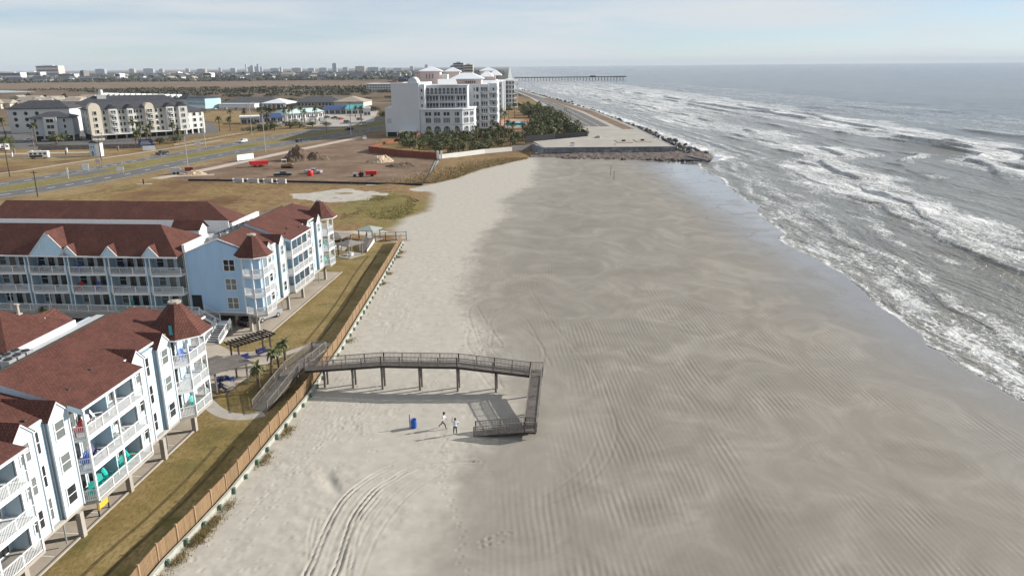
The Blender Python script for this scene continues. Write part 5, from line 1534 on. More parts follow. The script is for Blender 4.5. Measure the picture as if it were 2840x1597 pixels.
# ------------------------------------------------------------------ foliage
def leaf_mat(name, c1, c2):
    t = NT(name)
    v = t.pos()
    n = t.noise(v, 0.9, 4, 0.7)
    oi = t.node('ObjectInfo')
    c = t.ramp(n, [(0.3, c1), (0.7, c2)])
    c = t.mix(t.math('MULTIPLY', oi.outputs['Random'], 0.5), c, mul(c2, 0.6))
    return t.out(c, 0.7, None, Specular_IOR_Level=0.25)
M['palm_leaf'] = leaf_mat('palm_fronds', (0.065, 0.082, 0.030), (0.150, 0.155, 0.062))
M['leaf'] = leaf_mat('evergreen_leaves', (0.050, 0.062, 0.024), (0.125, 0.128, 0.050))
M['scrub'] = leaf_mat('scrub_leaves', (0.030, 0.036, 0.018), (0.085, 0.080, 0.040))
M['dead_leaf'] = leaf_mat('dead_fronds', (0.16, 0.11, 0.055), (0.26, 0.19, 0.10))
M['bark'] = plain('palm_trunk', (0.14, 0.105, 0.075), 0.9, 0.35, 3, 0.5, 12)
def palm_crown(seed, n=26, L=1.7, droop=1.0, w=0.22):
    r = random.Random(seed); m = MB()
    for i in range(n):
        az = 2 * math.pi * i / n * 2.4 + r.uniform(-0.2, 0.2); el = r.uniform(-0.5, 1.25); ln = L * r.uniform(0.75, 1.1)
        p = Vector((0, 0, 0)); d = Vector((math.cos(az) * math.cos(el), math.sin(az) * math.cos(el), math.sin(el)))
        side = Vector((-math.sin(az), math.cos(az), 0))
        prev = None; S = 6
        for k in range(S + 1):
            ww = w * math.sin(math.pi * min(0.97, 0.12 + k / S * 0.88)) + 0.02
            u = side.cross(d).normalized() * -0.35 * ww
            a, b, c = p + side * ww + u, p, p - side * ww + u
            if prev:
                if k % 2: a = a * 1.0 + side * 0.06; c = c - side * 0.06
                m.add([prev[0], prev[1], b, a], [(0, 1, 2, 3)]); m.add([prev[1], prev[2], c, b], [(0, 1, 2, 3)])
            prev = (a, b, c)
            p = p + d * (ln / S); d = (d + Vector((0, 0, -0.24 * droop))).normalized()
    return m
def trunk_mesh(h, r0=0.2, r1=0.14, lean=0.25, seed=0):
    m = MB(); r = random.Random(seed); rings = []
    for k in range(7):
        f = k / 6; rr = r0 + (r1 - r0) * f + (0.03 if k % 2 else 0)
        rings.append([(lean * f * f + rr * math.cos(a), rr * math.sin(a), h * f) for a in np.linspace(0, 2 * math.pi, 9)[:-1]])
    m.loft(rings); return m
PC = [palm_crown(k, 30, 1.75, 1.0).mesh('crown', M['palm_leaf']) for k in range(3)]
PCS = [palm_crown(10 + k, 22, 1.3, 1.25, 0.16).mesh('crown', M['palm_leaf']) for k in range(2)]
PD = palm_crown(30, 9, 1.2, 3.2).mesh('dead_fronds', M['dead_leaf'])
PT = [trunk_mesh(1.0, 0.2, 0.15, l, k).mesh('trunk', M['bark']) for k, l in enumerate((0.1, 0.35, -0.25))]
npalm = [0]
def palm(label, x, y, h, s=1.0, z=0.0, group=None, small=False, dead=False):
    k = npalm[0]; npalm[0] += 1
    o = thing('palm_tree', label, 'palm tree', (x, y, z), random.uniform(0, 6.28), group)
    t_ = link('trunk', PT[k % 3], None, o); t_.scale = (s, s, h)
    lean = (0.1, 0.35, -0.25)[k % 3] * s
    c = link('crown', (PCS if small else PC)[k % (2 if small else 3)], None, o, (lean, 0, h - 0.05)); c.scale = (s,) * 3
    if dead:
        d = link('dead_fronds', PD, None, o, (lean, 0, h - 0.25)); d.scale = (s,) * 3
    return o
def leaf_ball(seed, n=420, size=0.34, flat=1.0, lobes=5):
    r = random.Random(seed); m = MB()
    C = [(r.uniform(-0.5, 0.5), r.uniform(-0.5, 0.5), r.uniform(0.3, 0.75) * flat, r.uniform(0.38, 0.62)) for _ in range(lobes)]
    for i in range(n):
        cx, cy, cz, cr = r.choice(C)
        a = r.uniform(0, 6.283); u = r.uniform(-0.6, 1); q = math.sqrt(1 - u * u); rad = cr * r.uniform(0.6, 1.05)
        p = Vector((cx + rad * q * math.cos(a), cy + rad * q * math.sin(a), max(0.02, cz + rad * u * flat)))
        nrm = Vector((q * math.cos(a), q * math.sin(a), u)) + Vector((r.uniform(-.7, .7), r.uniform(-.7, .7), r.uniform(-.4, .7)))
        nrm.normalize(); t1 = nrm.orthogonal().normalized(); t2 = nrm.cross(t1)
        s = size * r.uniform(0.5, 1.1) * 0.3
        m.add([p - t1 * s, p - t2 * s * 0.6, p + t1 * s, p + t2 * s * 0.6], [(0, 1, 2, 3)])
    return m
LB = [leaf_ball(k, 520).mesh('crown', M['leaf']) for k in range(3)]
SB = [leaf_ball(20 + k, 260, 0.45, 0.7).mesh('foliage', M['scrub']) for k in range(4)]
BT = MB(); BT.loft([[(0.09 * q * math.cos(a), 0.09 * q * math.sin(a), z) for a in np.linspace(0, 6.283, 7)[:-1]] for q, z in ((1.3, 0), (0.9, 0.25), (0.7, 0.55))])
for (dx, dy) in ((0.25, 0.1), (-0.2, 0.2), (0.02, -0.28)): BT.cyl((0, 0, 0.3), (dx, dy, 0.75), 0.05, 0.02, 5)
BT = BT.mesh('trunk', M['bark'])
nb_ = [0]
def tree(label, x, y, w, h, z=0.0, group=None, name='evergreen_tree', cat='tree'):
    k = nb_[0]; nb_[0] += 1
    o = thing(name, label, cat, (x, y, z), random.uniform(0, 6.28), group)
    c = link('crown', LB[k % 3], None, o); c.scale = (w, w, h)
    t_ = link('trunk', BT, None, o); t_.scale = (w * 0.8, w * 0.8, h)
    return o

# small palms by the ramp
for (lx, ly, h, dd, lb) in ((-35.7, 75.7, 3.0, True, 'small palm with straw dead fronds between the silver pergola and the ramp'), (-35.7, 79.3, 3.3, False, 'tallest small palm beside the timber ramp'),
                            (-35.6, 81.4, 2.9, False, 'small palm beside the ramp between two other palms'), (-36.1, 84.6, 2.5, False, 'small palm by the curved walk at the head of the ramp')):
    palm(lb, *W(lx, ly), h, 0.92, 0.0, 'small palms beside the ramp', True, dd)
palm('small palm rising past the long balcony wing behind the near red roof', *W(-72.5, 91.5), 4.0, 0.8, 0, None, True)

# ------------------------------------------------------------------ white hotel
_aw = {}
def arch_mesh(w, h, mull=2):
    key = (round(w, 2), round(h, 2), mull)
    if key not in _aw:
        def outline(ww, hh, y):
            r = ww / 2; P = [(-r, y, 0), (r, y, 0)]
            P += [(r * math.cos(a), y, hh - r + r * math.sin(a)) for a in np.linspace(0, math.pi, 11)]
            return P
        p = MB(); p.face(outline(w, h, -0.05))
        f = MB(); A, B = outline(w + 0.5, h + 0.25, -0.16), outline(w, h, -0.16)
        n = len(A)
        for i in range(n): f.add([A[i], A[(i + 1) % n], B[(i + 1) % n], B[i]], [(0, 1, 2, 3)])
        for i in range(n): f.add([B[i], B[(i + 1) % n], (B[(i + 1) % n][0], 0.0, B[(i + 1) % n][2]), (B[i][0], 0.0, B[i][2])], [(0, 1, 2, 3)])
        for i in range(n): f.add([A[(i + 1) % n], A[i], (A[i][0], 0.0, A[i][2]), (A[(i + 1) % n][0], 0.0, A[(i + 1) % n][2])], [(0, 1, 2, 3)])
        for k in range(1, mull + 1):
            x = -w / 2 + w * k / (mull + 1); f.box(x - 0.07, x + 0.07, -0.12, -0.04, 0, h * 0.75)
        f.box(-w / 2, w / 2, -0.12, -0.04, h * 0.42, h * 0.42 + 0.12)
        _aw[key] = (f.mesh('window_frame', M['hotel']), p.mesh('pane', M['glass']))
    return _aw[key]
def arch(parent, x, y, z, rz, w, h, mull=2):
    f, p = arch_mesh(w, h, mull)
    o = link('arched_window', f, None, parent, (x, y, z), rz); link('pane', p, None, o); return o
_bw = {}
def bigwin(parent, x, y, z, rz, w, h, nx=1, name='window', glass='glass', fmat='hotel'):
    key = (round(w, 2), round(h, 2), nx, glass, fmat)
    if key not in _bw:
        f = MB(); t = 0.16
        f.box(-w / 2 - t, w / 2 + t, -0.22, 0, -t, 0); f.box(-w / 2 - t, w / 2 + t, -0.22, 0, h, h + t)
        f.box(-w / 2 - t, -w / 2, -0.22, 0, 0, h); f.box(w / 2, w / 2 + t, -0.22, 0, 0, h)
        for k in range(1, nx): xx = -w / 2 + w * k / nx; f.box(xx - 0.07, xx + 0.07, -0.12, 0, 0, h)
        p = MB(); p.box(-w / 2, w / 2, -0.05, 0.02, 0, h)
        _bw[key] = (f.mesh('window_frame', M[fmat]), p.mesh('pane', M[glass]))
    o = link(name, _bw[key][0], None, parent, (x, y, z), rz); link('pane', _bw[key][1], None, o); return o
ho = (-45.0, 402.0)
hot = thing('hotel', 'large white beach hotel with arched windows and pale metal hip roofs', 'hotel', (*ho, 0))
def hb(name, x0, x1, y0, y1, z0, z1, mat='hotel'):
    m = MB(ho); m.box(x0, x1, y0, y1, z0, z1); return m.build(name, M[mat], hot)
def hp(name, pts, z0, z1, mat='hotel'):
    m = MB(ho); m.prism(pts, z0, z1); return m.build(name, M[mat], hot)
def hroof(x0, x1, y0, y1, z0, z1, ridge=0.3, ov=1.0, name='hip_roof'):
    m = MB(ho); cx, cy = (x0 + x1) / 2, (y0 + y1) / 2
    m.box(x0 - ov, x1 + ov, y0 - ov, y1 + ov, z0 - 0.35, z0)
    a = (x1 - x0) / 2 * ridge; b = (y1 - y0) / 2 * ridge
    m.loft([[(x0 - ov, y0 - ov, z0), (x1 + ov, y0 - ov, z0), (x1 + ov, y1 + ov, z0), (x0 - ov, y1 + ov, z0)], [(cx - a, cy - b, z1), (cx + a, cy - b, z1), (cx + a, cy + b, z1), (cx - a, cy + b, z1)]])
    n = int((x1 - x0) / 0.9)
    return m.build(name, M['metal_white'], hot)
hb('blank_wall', -65.0, -47.1, 402.0, 470, 2.4, 14.7)
hb('blank_wall', -61.3, -47.05, 402.02, 470, 14.7, 26.4)
hb('parapet', -61.5, -46.9, 401.9, 402.5, 26.4, 27.0)
hb('wall', -47.08, -44.2, 403.2, 440, 0.0, 26.2)
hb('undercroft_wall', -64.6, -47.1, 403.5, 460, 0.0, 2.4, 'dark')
for k in range(4): hb('column', -64.9 + k * 5.6, -64.3 + k * 5.6, 402.1, 402.7, 0.0, 2.4)
for z in (14.9, 18.6, 22.4): bigwin(hot, -45.7 - ho[0], 403.2 - ho[1], z, 0, 0.75, 1.5)
w1 = hp('vent_opening', [(-64.0, 401.93), (-61.8, 401.93), (-61.8, 402.1), (-64.0, 402.1)], 6.9, 9.4, 'greywall')
POD = [(-47.05, 402.6), (-43.5, 402.0), (-36, 401.6), (-29, 401.8), (-25.0, 402.4), (-19.0, 408.4), (-19.0, 440), (-47.05, 440)]
hp('podium_wall', POD, 0.2, 13.6)
hp('cornice', [(-47.3, 402.2), (-43.6, 401.5), (-36, 401.1), (-29, 401.3), (-24.7, 401.9), (-18.5, 408.2), (-18.5, 440), (-47.3, 440)], 13.3, 13.9)
hp('string_course', [(-47.3, 402.3), (-43.6, 401.65), (-36, 401.25), (-29, 401.45), (-24.8, 402.1), (-18.7, 408.3), (-18.7, 440), (-47.3, 440)], 6.0, 6.4)
def front_y(x): return float(np.interp(x, [-47, -43.5, -36, -29, -25], [402.6, 402.0, 401.6, 401.8, 402.4]))
for x in (-42.6, -38.0, -33.1, -28.1):
    y = front_y(x) - 0.06
    bigwin(hot, x - 0.85 - ho[0], y - ho[1], 10.5, 0, 1.4, 1.8); bigwin(hot, x + 0.85 - ho[0], y - ho[1], 10.5, 0, 1.4, 1.8)
    bigwin(hot, x - ho[0], y - ho[1], 6.9, 0, 3.4 if x > -42 else 2.6, 2.5, 4, 'window', 'glass_mid' if x > -40 else 'glass')
    arch(hot, x - ho[0], y - ho[1], 2.3, 0, 3.3 if x > -42 else 2.8, 2.9, 3)
for (t_, ww) in ((0.33, 2.4), (0.80, 1.5)):
    x, y = -25.0 + 6.0 * t_ + 0.05, 402.4 + 6.0 * t_ - 0.05
    bigwin(hot, x - ho[0], y - ho[1], 10.6, R(45), ww, 1.7, 2); bigwin(hot, x - ho[0], y - ho[1], 6.9, R(45), ww, 2.4, 2, 'window', 'glass_mid'); arch(hot, x - ho[0], y - ho[1], 2.0, R(45), ww, 3.0, 2)
UP = 412.0
hb('wall', -45.3, -22.6, UP, 445, 13.6, 25.0)
hb('roof_slab', -45.6, -22.3, UP - 1.6, 445, 25.0, 25.5, 'greywall')
for z in (16.75, 20.6): hb('balcony_floor', -44.2, -22.6, UP - 1.8, UP, z, z + 0.35)
for k in range(10):
    arch(hot, -43.2 + k * 2.12 - ho[0], UP - 1.75 - ho[1], 21.1, 0, 1.55, 3.1, 1)
hp('arcade_wall', [(-44.6, UP - 1.7), (-22.6, UP - 1.7), (-22.6, UP - 1.45), (-44.6, UP - 1.45)], 20.95, 25.0, 'hotel')
for z, hh in ((13.95, 2.2), (17.3, 2.6)):
    for k in range(13): bigwin(hot, -43.6 + k * 1.62 - ho[0], UP - ho[1], z + 0.2, 0, 1.1, hh, 1)
    railing(hot, [(-44.2, UP - 1.7), (-22.7, UP - 1.7)], z - 0.1, ho, 1.0, M['hotel'], 0.4, 0.08, 3.0)
    for x in (-37.4, -28.9): hb('balcony_screen', x - 0.25, x + 0.25, UP - 1.7, UP, z, z + 3.0)
m = MB(ho); m.slab([(-37.6, 408.5, 25.9), (-27.4, 408.5, 25.9), (-28.6, 413.5, 28.6), (-38.2, 413.5, 28.6)], 0.25); m.build('white_canopy', M['white'], hot)
W2Y = 432.0
hb('wall', -22.7, -12.0, W2Y, 520, 1.0, 25.4)
hb('wall', -12.0, -7.4, W2Y + 3, 520, 1.0, 25.8)
hb('pilaster', -22.7, -20.6, W2Y - 0.8, W2Y, 1.0, 25.6); hb('pilaster', -16.9, -16.4, W2Y - 1.6, W2Y, 1.0, 25.0); hb('pilaster', -12.2, -11.7, W2Y - 1.6, W2Y + 3, 1.0, 25.0); hb('pilaster', -7.8, -7.3, W2Y + 1.6, W2Y + 3, 1.0, 25.6)
for k in range(6):
    z = 2.1 + k * 3.85
    hb('balcony_floor', -16.9, -11.7, W2Y - 1.6, W2Y, z - 0.3, z); hb('balcony_floor', -11.7, -7.8, W2Y - 1.2, W2Y + 3, z - 0.5, z - 0.15)
    railing(hot, [(-16.4, W2Y - 1.5), (-12.2, W2Y - 1.5)], z, ho, 1.0, M['hotel'], 0.35, 0.07, 2.2); railing(hot, [(-11.7, W2Y - 1.1), (-7.9, W2Y - 1.1)], z - 0.15, ho, 1.0, M['hotel'], 0.35, 0.07, 2.0)
    bigwin(hot, -19.8 - ho[0], W2Y - ho[1], z + 0.7, 0, 0.5, 1.5); bigwin(hot, -18.2 - ho[0], W2Y - ho[1], z + 0.2, 0, 1.2, 2.2)
    for q in range(3): bigwin(hot, -15.6 + q * 1.15 - ho[0], W2Y - ho[1], z + 0.1, 0, 0.8, 2.3)
    bigwin(hot, -9.3 - ho[0], W2Y + 3 - ho[1], z + 0.6, 0, 0.95, 1.5)
    bigwin(hot, -7.4 - ho[0], W2Y + 12 - ho[1], z + 0.3, R(90), 6, 2.2, 4)
hb('wall', -12, -5.2, 545, 600, 1.0, 24.5); hb('wall', -10.8, -4.0, 590, 660, 1, 24.0); hb('wall', -4.0, 3.1, 640, 720, 1.0, 23.6)
for (x0, x1, y, zt) in ((-9.8, -5.3, 545, 24.0), (-3.8, 6.2, 640, 23.0)):
    hb('pilaster', x0 - 0.4, x0 + 0.4, y - 2.5, y, 1, zt); hb('pilaster', x1 - 0.6, x1, y - 2.5, y - 1.9, 1, zt)
    for k in range(6):
        z = 2.4 + k * 3.6
        hb('balcony_floor', x0, x1, y - 2.5, y + 8, z - 0.4, z); railing(hot, [(x0, y - 2.4), (x1 - 0.1, y - 2.4), (x1 - 0.1, y + 8)], z, ho, 1.0, M['hotel'], 0.5, 0.09, 3.0)
        for q in range(3): bigwin(hot, x0 + 1.2 + q * (x1 - x0 - 2.4) / 3 - ho[0], y - ho[1], z + 0.1, 0, 1.3, 2.4)
    hb('roof_slab', x0 - 0.5, x1 + 0.3, y - 2.8, y + 20, zt, zt + 0.6, 'white')
hb('penthouse_wall', -32.5, -16.2, 438, 462, 25.4, 28.0, 'pinkish')
for k in range(5): bigwin(hot, -24.6 + k * 1.2 - ho[0], 438 - ho[1], 26.0, 0, 0.7, 1.1, 1, 'window', 'glass', 'pinkish')
hroof(-32.7, -16.0, 438, 462, 28.3, 31.4, 0.35); hroof(-17.5, -11.0, 470, 492, 29.0, 31.8, 0.3); hroof(-13.5, -6.5, 520, 546, 29.2, 32.0, 0.3)
for (x0, x1, y0, y1, z0, z1) in ((-54.8, -42.9, 480, 494, 24.0, 32.2), (-43.0, -33.6, 520, 532, 24.0, 31.6), (-22.6, -11.0, 600, 612, 24.0, 31.4)):
    hb('tower_wall', x0, x1, y0, y1, z0, z1, 'pinkish'); hroof(x0, x1, y0, y1, z1 + 0.2, z1 + 2.9, 0.04, 1.0, 'tower_roof')
for k in range(3): bigwin(hot, -51.0 + k * 1.9 - ho[0], 480 - ho[1], 28.0, 0, 0.7, 2.6, 1, 'window', 'glass_mid', 'pinkish')
hb('side_wall', -58.5, -54.8, 483, 494, 24, 30.6, 'pinkish'); hb('side_wall', -42.9, -38.5, 482, 494, 24, 30.2, 'cream')
hb('link_wall', -47, -10, 445, 640, 1.0, 24.6)
m = MB(ho)
m.loft([[(-53.0 + 2.6 * math.cos(a) + 2.6, y, 26.4 + 3.4 * math.sin(a)) for a in np.linspace(math.pi, 0, 11)] for y in (404, 418)]); m.build('barrel_roof', M['greywall'], hot)
hb('annexe', -57.5, -48.8, 397.5, 401.8, 0.1, 3.3, 'white')
for k in range(2): bigwin(hot, -56 + k * 1.9 - ho[0], 397.5 - ho[1], 1.4, 0, 0.8, 0.8, 1, 'window', 'glass', 'white')

# ------------------------------------------------------------------ seawall, promenade, revetment
sheet('garden_ground', [(-60, 330), (-27, 300), (8, 332), (12, 345), (37, 362), (34, 420), (30, 566), (19, 824), (-20, 824), (-60, 520)], 0.05, M['field'])
sw = thing('seawall', 'stained concrete seawall facing the beach below the flat promenade', 'wall', (13.5, 311.5, 0))
so_ = (13.5, 311.5)
m = MB(so_); m.prism([(13.5, 311.2), (66.8, 310.8), (66.8, 311.8), (13.5, 312.2)], -0.6, 2.95)
t = NT('stained_concrete')
v = t.pos()
a = t.noise(t.pos((0.5, 1, 0.12)), 1.2, 5, 0.65); b = t.noise(t.pos((0.16, 1, 0.5)), 1.0, 4, 0.5)
c = t.ramp(a, [(0.3, (0.10, 0.108, 0.118)), (0.55, (0.20, 0.21, 0.22)), (0.75, (0.29, 0.29, 0.29))])
c = t.mix(t.mrange(b, 0.55, 0.66, 0, 0.8), c, (0.44, 0.46, 0.50))
M['stained'] = t.out(c, 0.85)
m.build('wall_face', M['stained'], sw)
m = MB(so_); m.prism([(13.3, 310.9), (67.1, 310.5), (67.1, 312.4), (13.3, 312.8)], 2.95, 3.12); m.build('coping', M['conc'], sw)
m = MB(so_); m.prism([(9.0, 330), (13.4, 311.4), (13.9, 311.6), (9.8, 330)], -0.3, 3.0); m.build('return_wall', M['stained'], sw)
m = MB(so_); m.prism([(66.6, 311.6), (66.9, 412), (62.0, 561), (14, 1090), (13.2, 1090), (61.2, 561), (66.1, 412), (65.8, 311.9)], -0.5, 3.05); m.build('sea_face', M['stained'], sw)
M['promenade'] = plain('promenade_concrete', (0.315, 0.292, 0.252), 0.85, 0.2, 0.12, 0.2, 2)
m = MB()
m.prism([(13.5, 312.6), (66.0, 312.2), (66.3, 412), (61.4, 561), (13.5, 1090), (0, 1090), (20.0, 824), (29.6, 566), (33.6, 420), (36.5, 361), (10, 338)], 0.1, 3.0)
tag(m.build('promenade', M['promenade']), kind='structure')
between('seawall_road', [(38, 420), (34, 566), (24, 800), (4, 1085)], [(54, 418), (49, 566), (34, 800), (10, 1085)], 3.006, M['asphalt'])
for f in (0.33, 0.66):
    m = MB()
    P = [(38 + 16 * f, 420), (34 + 15 * f, 566), (24 + 10 * f, 800)]
    for (p, q) in zip(P[:-1], P[1:]): m.add([(p[0] - 0.1, p[1], 3.012), (p[0] + 0.1, p[1], 3.012), (q[0] + 0.1, q[1], 3.012), (q[0] - 0.1, q[1], 3.012)], [(0, 1, 2, 3)])
    tag(m.build('lane_marking', M['paint_line']), kind='structure')
sheet('seawall_path', [(58, 400), (64.5, 400), (60, 555), (40, 800), (33, 800), (53, 555)], 3.008, M['dirt'])
sheet('grassed_bank', [(12, 640), (26, 600), (21, 790), (2, 900), (-5, 860)], 3.01, M['field'])
# rubble apron and armour rock
M['rock'] = plain('pinkish_armour_rock', (0.115, 0.088, 0.075), 0.9, 0.4, 0.4, 0.5, 3, perobj=0.5)
M['rock_dark'] = plain('wet_dark_rock', (0.055, 0.050, 0.047), 0.6, 0.4, 0.6, 0.5, 3, perobj=0.5)
ax = np.linspace(8, 80, 150); ay = np.linspace(281.5, 312, 44)
AX, AY = np.meshgrid(ax, ay)
ny_ = np.interp(AX, [8, 20, 40, 60, 70, 76, 80], [301, 298, 294, 289, 287, 289, 298])
AZ = -0.55 + 1.25 * sstep(0, 16, AY - ny_) + 0.75 * fbm(AX / 1.5, AY / 1.5, 501, 4) * sstep(-1.5, 3, AY - ny_)
AZ = np.where(AY < ny_ - 1.5, -0.8, AZ)
rub = link('rubble_apron', grid_mesh('rubble_apron', AX, AY, AZ, {}, M['rock'], False)); tag(rub, kind='structure')
def rock_mesh(seed, mat):
    r = random.Random(seed); import bmesh
    bm = bmesh.new(); bmesh.ops.create_icosphere(bm, subdivisions=1, radius=1)
    for v_ in bm.verts: v_.co *= r.uniform(0.65, 1.15); v_.co.z *= 0.7
    me = bpy.data.meshes.new('boulder'); bm.to_mesh(me); bm.free(); me.materials.append(mat); return me
RK = [rock_mesh(k, M['rock']) for k in range(4)]; RKD = [rock_mesh(k + 9, M['rock_dark']) for k in range(4)]
def boulders(n, fn, meshes, label, group):
    for i in range(n):
        x, y, z, s = fn(i)
        o = link('boulder', meshes[i % len(meshes)], None, None, (x, y, z)); o.rotation_euler = (random.uniform(-.4, .4), random.uniform(-.4, .4), random.uniform(0, 6.28)); o.scale = (s * random.uniform(0.8, 1.3), s * random.uniform(.8, 1.3), s)
        tag(o, label, 'rock', group)
boulders(60, lambda i: (random.uniform(68, 78), random.uniform(305, 345), random.uniform(0.0, 1.2), random.uniform(0.8, 1.7)), RKD, 'dark wet boulder heaped at the seaward corner of the seawall', 'armour rocks at the seawall corner')
boulders(70, lambda i: (random.uniform(16, 74), 0, 0, 0) if False else (lambda x: (x, float(np.interp(x, [8, 20, 40, 60, 70, 76], [301, 298, 294, 289, 287, 289])) + abs(random.gauss(0.6, 2.4)), random.uniform(-0.2, 0.3), random.uniform(0.35, 0.9)))(random.uniform(18, 74)), RK, 'brown boulder in the rubble apron below the seawall', 'rubble rocks below the seawall')
boulders(130, lambda i: (lambda y: (float(np.interp(y, [340, 412, 561, 841, 1090], [72, 71, 66, 43, 20])) + random.gauss(0, 2.6), y, random.uniform(-0.2, 1.4), random.uniform(0.9, 1.9)))(340 + 750 * random.random() ** 1.5), RKD, 'dark boulder in the armour rock along the promenade', 'armour rocks along the promenade')
m = MB()
rr = random.Random(5)
for i in range(1400):
    y = rr.uniform(330, 1150); x = float(np.interp(y, [340, 412, 561, 841, 1150], [71, 70, 65, 42, 14])) + rr.gauss(0, 2.6); s = rr.uniform(0.5, 1.5); z = rr.uniform(-0.4, 1.6)
    P = [(x + s * rr.uniform(-1, 1), y + s * rr.uniform(-1, 1), z + s * rr.uniform(-0.6, 0.7)) for _ in range(5)]
    m.add(P, [(0, 1, 2), (0, 2, 3), (0, 3, 4), (1, 2, 4), (1, 3, 4)])
tag(m.build('armour_rubble', M['rock_dark']), kind='stuff')
sl = thing('broken_slab', 'tilted dark concrete slab at the seaward end of the rubble', 'slab', (71, 290, 0.3))
m = MB(); m.slab([(-7, -3, 0.4), (4, -4.5, 0.0), (6, 1, 0.1), (-3, 3, 0.9)], 0.35); m.build('slab_plate', M['rock_dark'], sl)
m = MB(); m.beam((-3.5, 4, 1.0), (2.5, -4.6, 0.25), 0.6, 0.5); m.build('edge_beam', M['conc_dark'], sl)
# things on the promenade
o = thing('litter_bin', 'white box bin standing on the promenade near the wall', 'bin', (25.5, 316.5, 3.0)); m = MB(); m.box(-0.9, 0.9, -0.5, 0.5, 0, 1.1); m.build('body', M['white'], o); m = MB(); m.box(-0.8, 0.8, -0.4, 0.4, 1.1, 1.5); m.build('lid', M['conc_dark'], o)
for i, x in enumerate((49.0, 57.5)):
    o = thing('ground_hatch', ['raised concrete hatch with dark vent on the promenade', 'second raised concrete hatch with dark vent, closer to the sea'][i], 'hatch', (x, 333 + i * 2, 3.0), 0, 'hatches on the promenade')
    m = MB(); m.box(-3.2, 3.2, -6, 6, 0.004, 0.2); m.build('plinth', M['tanroof'], o); m = MB(); m.box(-0.7, 0.7, -0.7, 0.7, 0.2, 0.8); m.build('vent', M['dark'], o)
o = thing('planter', 'low oval concrete planter at the corner of the dark garden fence', 'planter', (40, 352, 3.0)); m = MB(); m.cyl((0, 0, 0.005), (0, 0, 0.7), 1.6, 1.4, 14); m.build('bowl', M['conc'], o); m = MB(); m.cyl((0, 0, 0.7), (0, 0, 0.9), 1.2, 0.3, 12); m.build('soil', M['rock_dark'], o)
fo = (8.5, 345.0)
df = thing('garden_fence', 'black board fence around the hotel garden beside the promenade', 'fence', (*fo, 0))
for (p, q) in (((6.5, 342), (20, 353)), ((20, 353), (36.2, 362)), ((36.2, 362), (33.4, 418))):
    m = MB(fo); m.beam((*p, 3.4), (*q, 3.4), 0.2, 3.2); m.build('panel', M['black'], df); m = MB(fo); m.box(q[0] - 0.2, q[0] + 0.2, q[1] - 0.2, q[1] + 0.2, 1.5, 5.2); m.build('post', M['conc_dark'], df)
# tiny walkers on the promenade
for i, (x, y, lb) in enumerate(((43.2, 318, 'distant dark clothed walker on the promenade near the wall edge'), (61, 398, 'distant dark clothed walker on the path above the armour rock'), (64.3, 345, 'distant pale clothed walker beside the armour rock'), (54, 560, 'distant walker far along the seawall path'))):
    o = copy_tree(p2 if i % 2 else p1); o.location = (x, y, 3.01); o.rotation_euler = (0, 0, random.uniform(0, 6)); o['label'] = lb; o['group'] = 'walkers on the promenade'

# ------------------------------------------------------------------ hotel garden
po = (2, 490)
t = NT('pool_water'); M['pool'] = t.out((0.03, 0.34, 0.36), 0.12, t.bump(t.noise(t.pos(), 1.5, 3), 0.15, 0.1))
pl_ = thing('swimming_pool', 'turquoise swimming pool with terracotta surround beside the hotel', 'pool', (*po, 0.1))
m = MB(); m.prism([(-12, -44), (11, -44), (16, -10), (15, 34), (-6, 40), (-11, 10)], 0.0, 0.14); m.build('pool_surround', M['pooltile'], pl_)
m = MB(); m.prism([(-7, -28), (5, -32), (8, -20), (6, -8), (9, 6), (4, 18), (-3, 16), (-7, 2), (-4, -10)], 0.15, 0.2); m.build('pool_water', M['pool'], pl_)
m = MB(); m.box(-6, 7, -14, -12, 0.2, 0.9); m.build('pool_divider', M['black'], pl_)
gw_ = thing('garden_wall', 'pale garden wall with white gate posts in front of the hotel palms', 'wall', (-28, 299, 0))
go = (-28, 299)
for (p, q, h, mt) in (((-28.0, 299.2), (-10.8, 318.5), 1.9, 'cream'), ((-10.8, 318.5), (0.5, 327.2), 1.8, 'cream'), ((0.5, 327.2), (9.0, 332), 2.2, 'conc_dark')):
    m = MB(go); m.beam((*p, h / 2), (*q, h / 2), 0.3, h); m.build('wall_panel', M[mt], gw_)
for x in (-28.6, -27.2): m = MB(go); m.box(x - 0.35, x + 0.35, 298.4, 299.1, 0, 3.4); m.build('gate_post', M['white'], gw_)
rw = thing('timber_wall', 'rust red timber wall stepping round the edge of the construction lot', 'wall', (-60.8, 328, 0))
ro_ = (-60.8, 328)
for (p, q, h) in (((-60.8, 328.0), (-47, 313), 2.6), ((-47, 313), (-29.2, 299.6), 2.6), ((-60.8, 328.0), (-46.3, 396), 2.6)):
    n = max(2, int(math.hypot(q[0] - p[0], q[1] - p[1]) / 3.0))
    for k in range(n):
        a = (p[0] + (q[0] - p[0]) * k / n, p[1] + (q[1] - p[1]) * k / n); b = (p[0] + (q[0] - p[0]) * (k + 0.97) / n, p[1] + (q[1] - p[1]) * (k + 0.97) / n)
        m = MB(ro_); m.beam((*a, h / 2), (*b, h / 2), 0.22, h); m.build('panel', M['brickred'], rw)
        m = MB(ro_); m.box(b[0] - 0.15, b[0] + 0.15, b[1] - 0.15, b[1] + 0.15, 0, h + 0.15); m.build('post', M['brickred'], rw)
m = MB(ro_); m.prism([(-60.5, 328.6), (-46.6, 314.2), (-29.5, 301), (-30, 306), (-44, 330), (-45.5, 392)], 1.5, 1.55); m.build('retained_terrace', M['field'], rw)
def pick(i, L): return L[i % len(L)]
gp_ = 0
rg = random.Random(21)
WHERE = ['before the podium arches', 'behind the pale garden wall', 'between wall and podium', 'along the white hotel front']
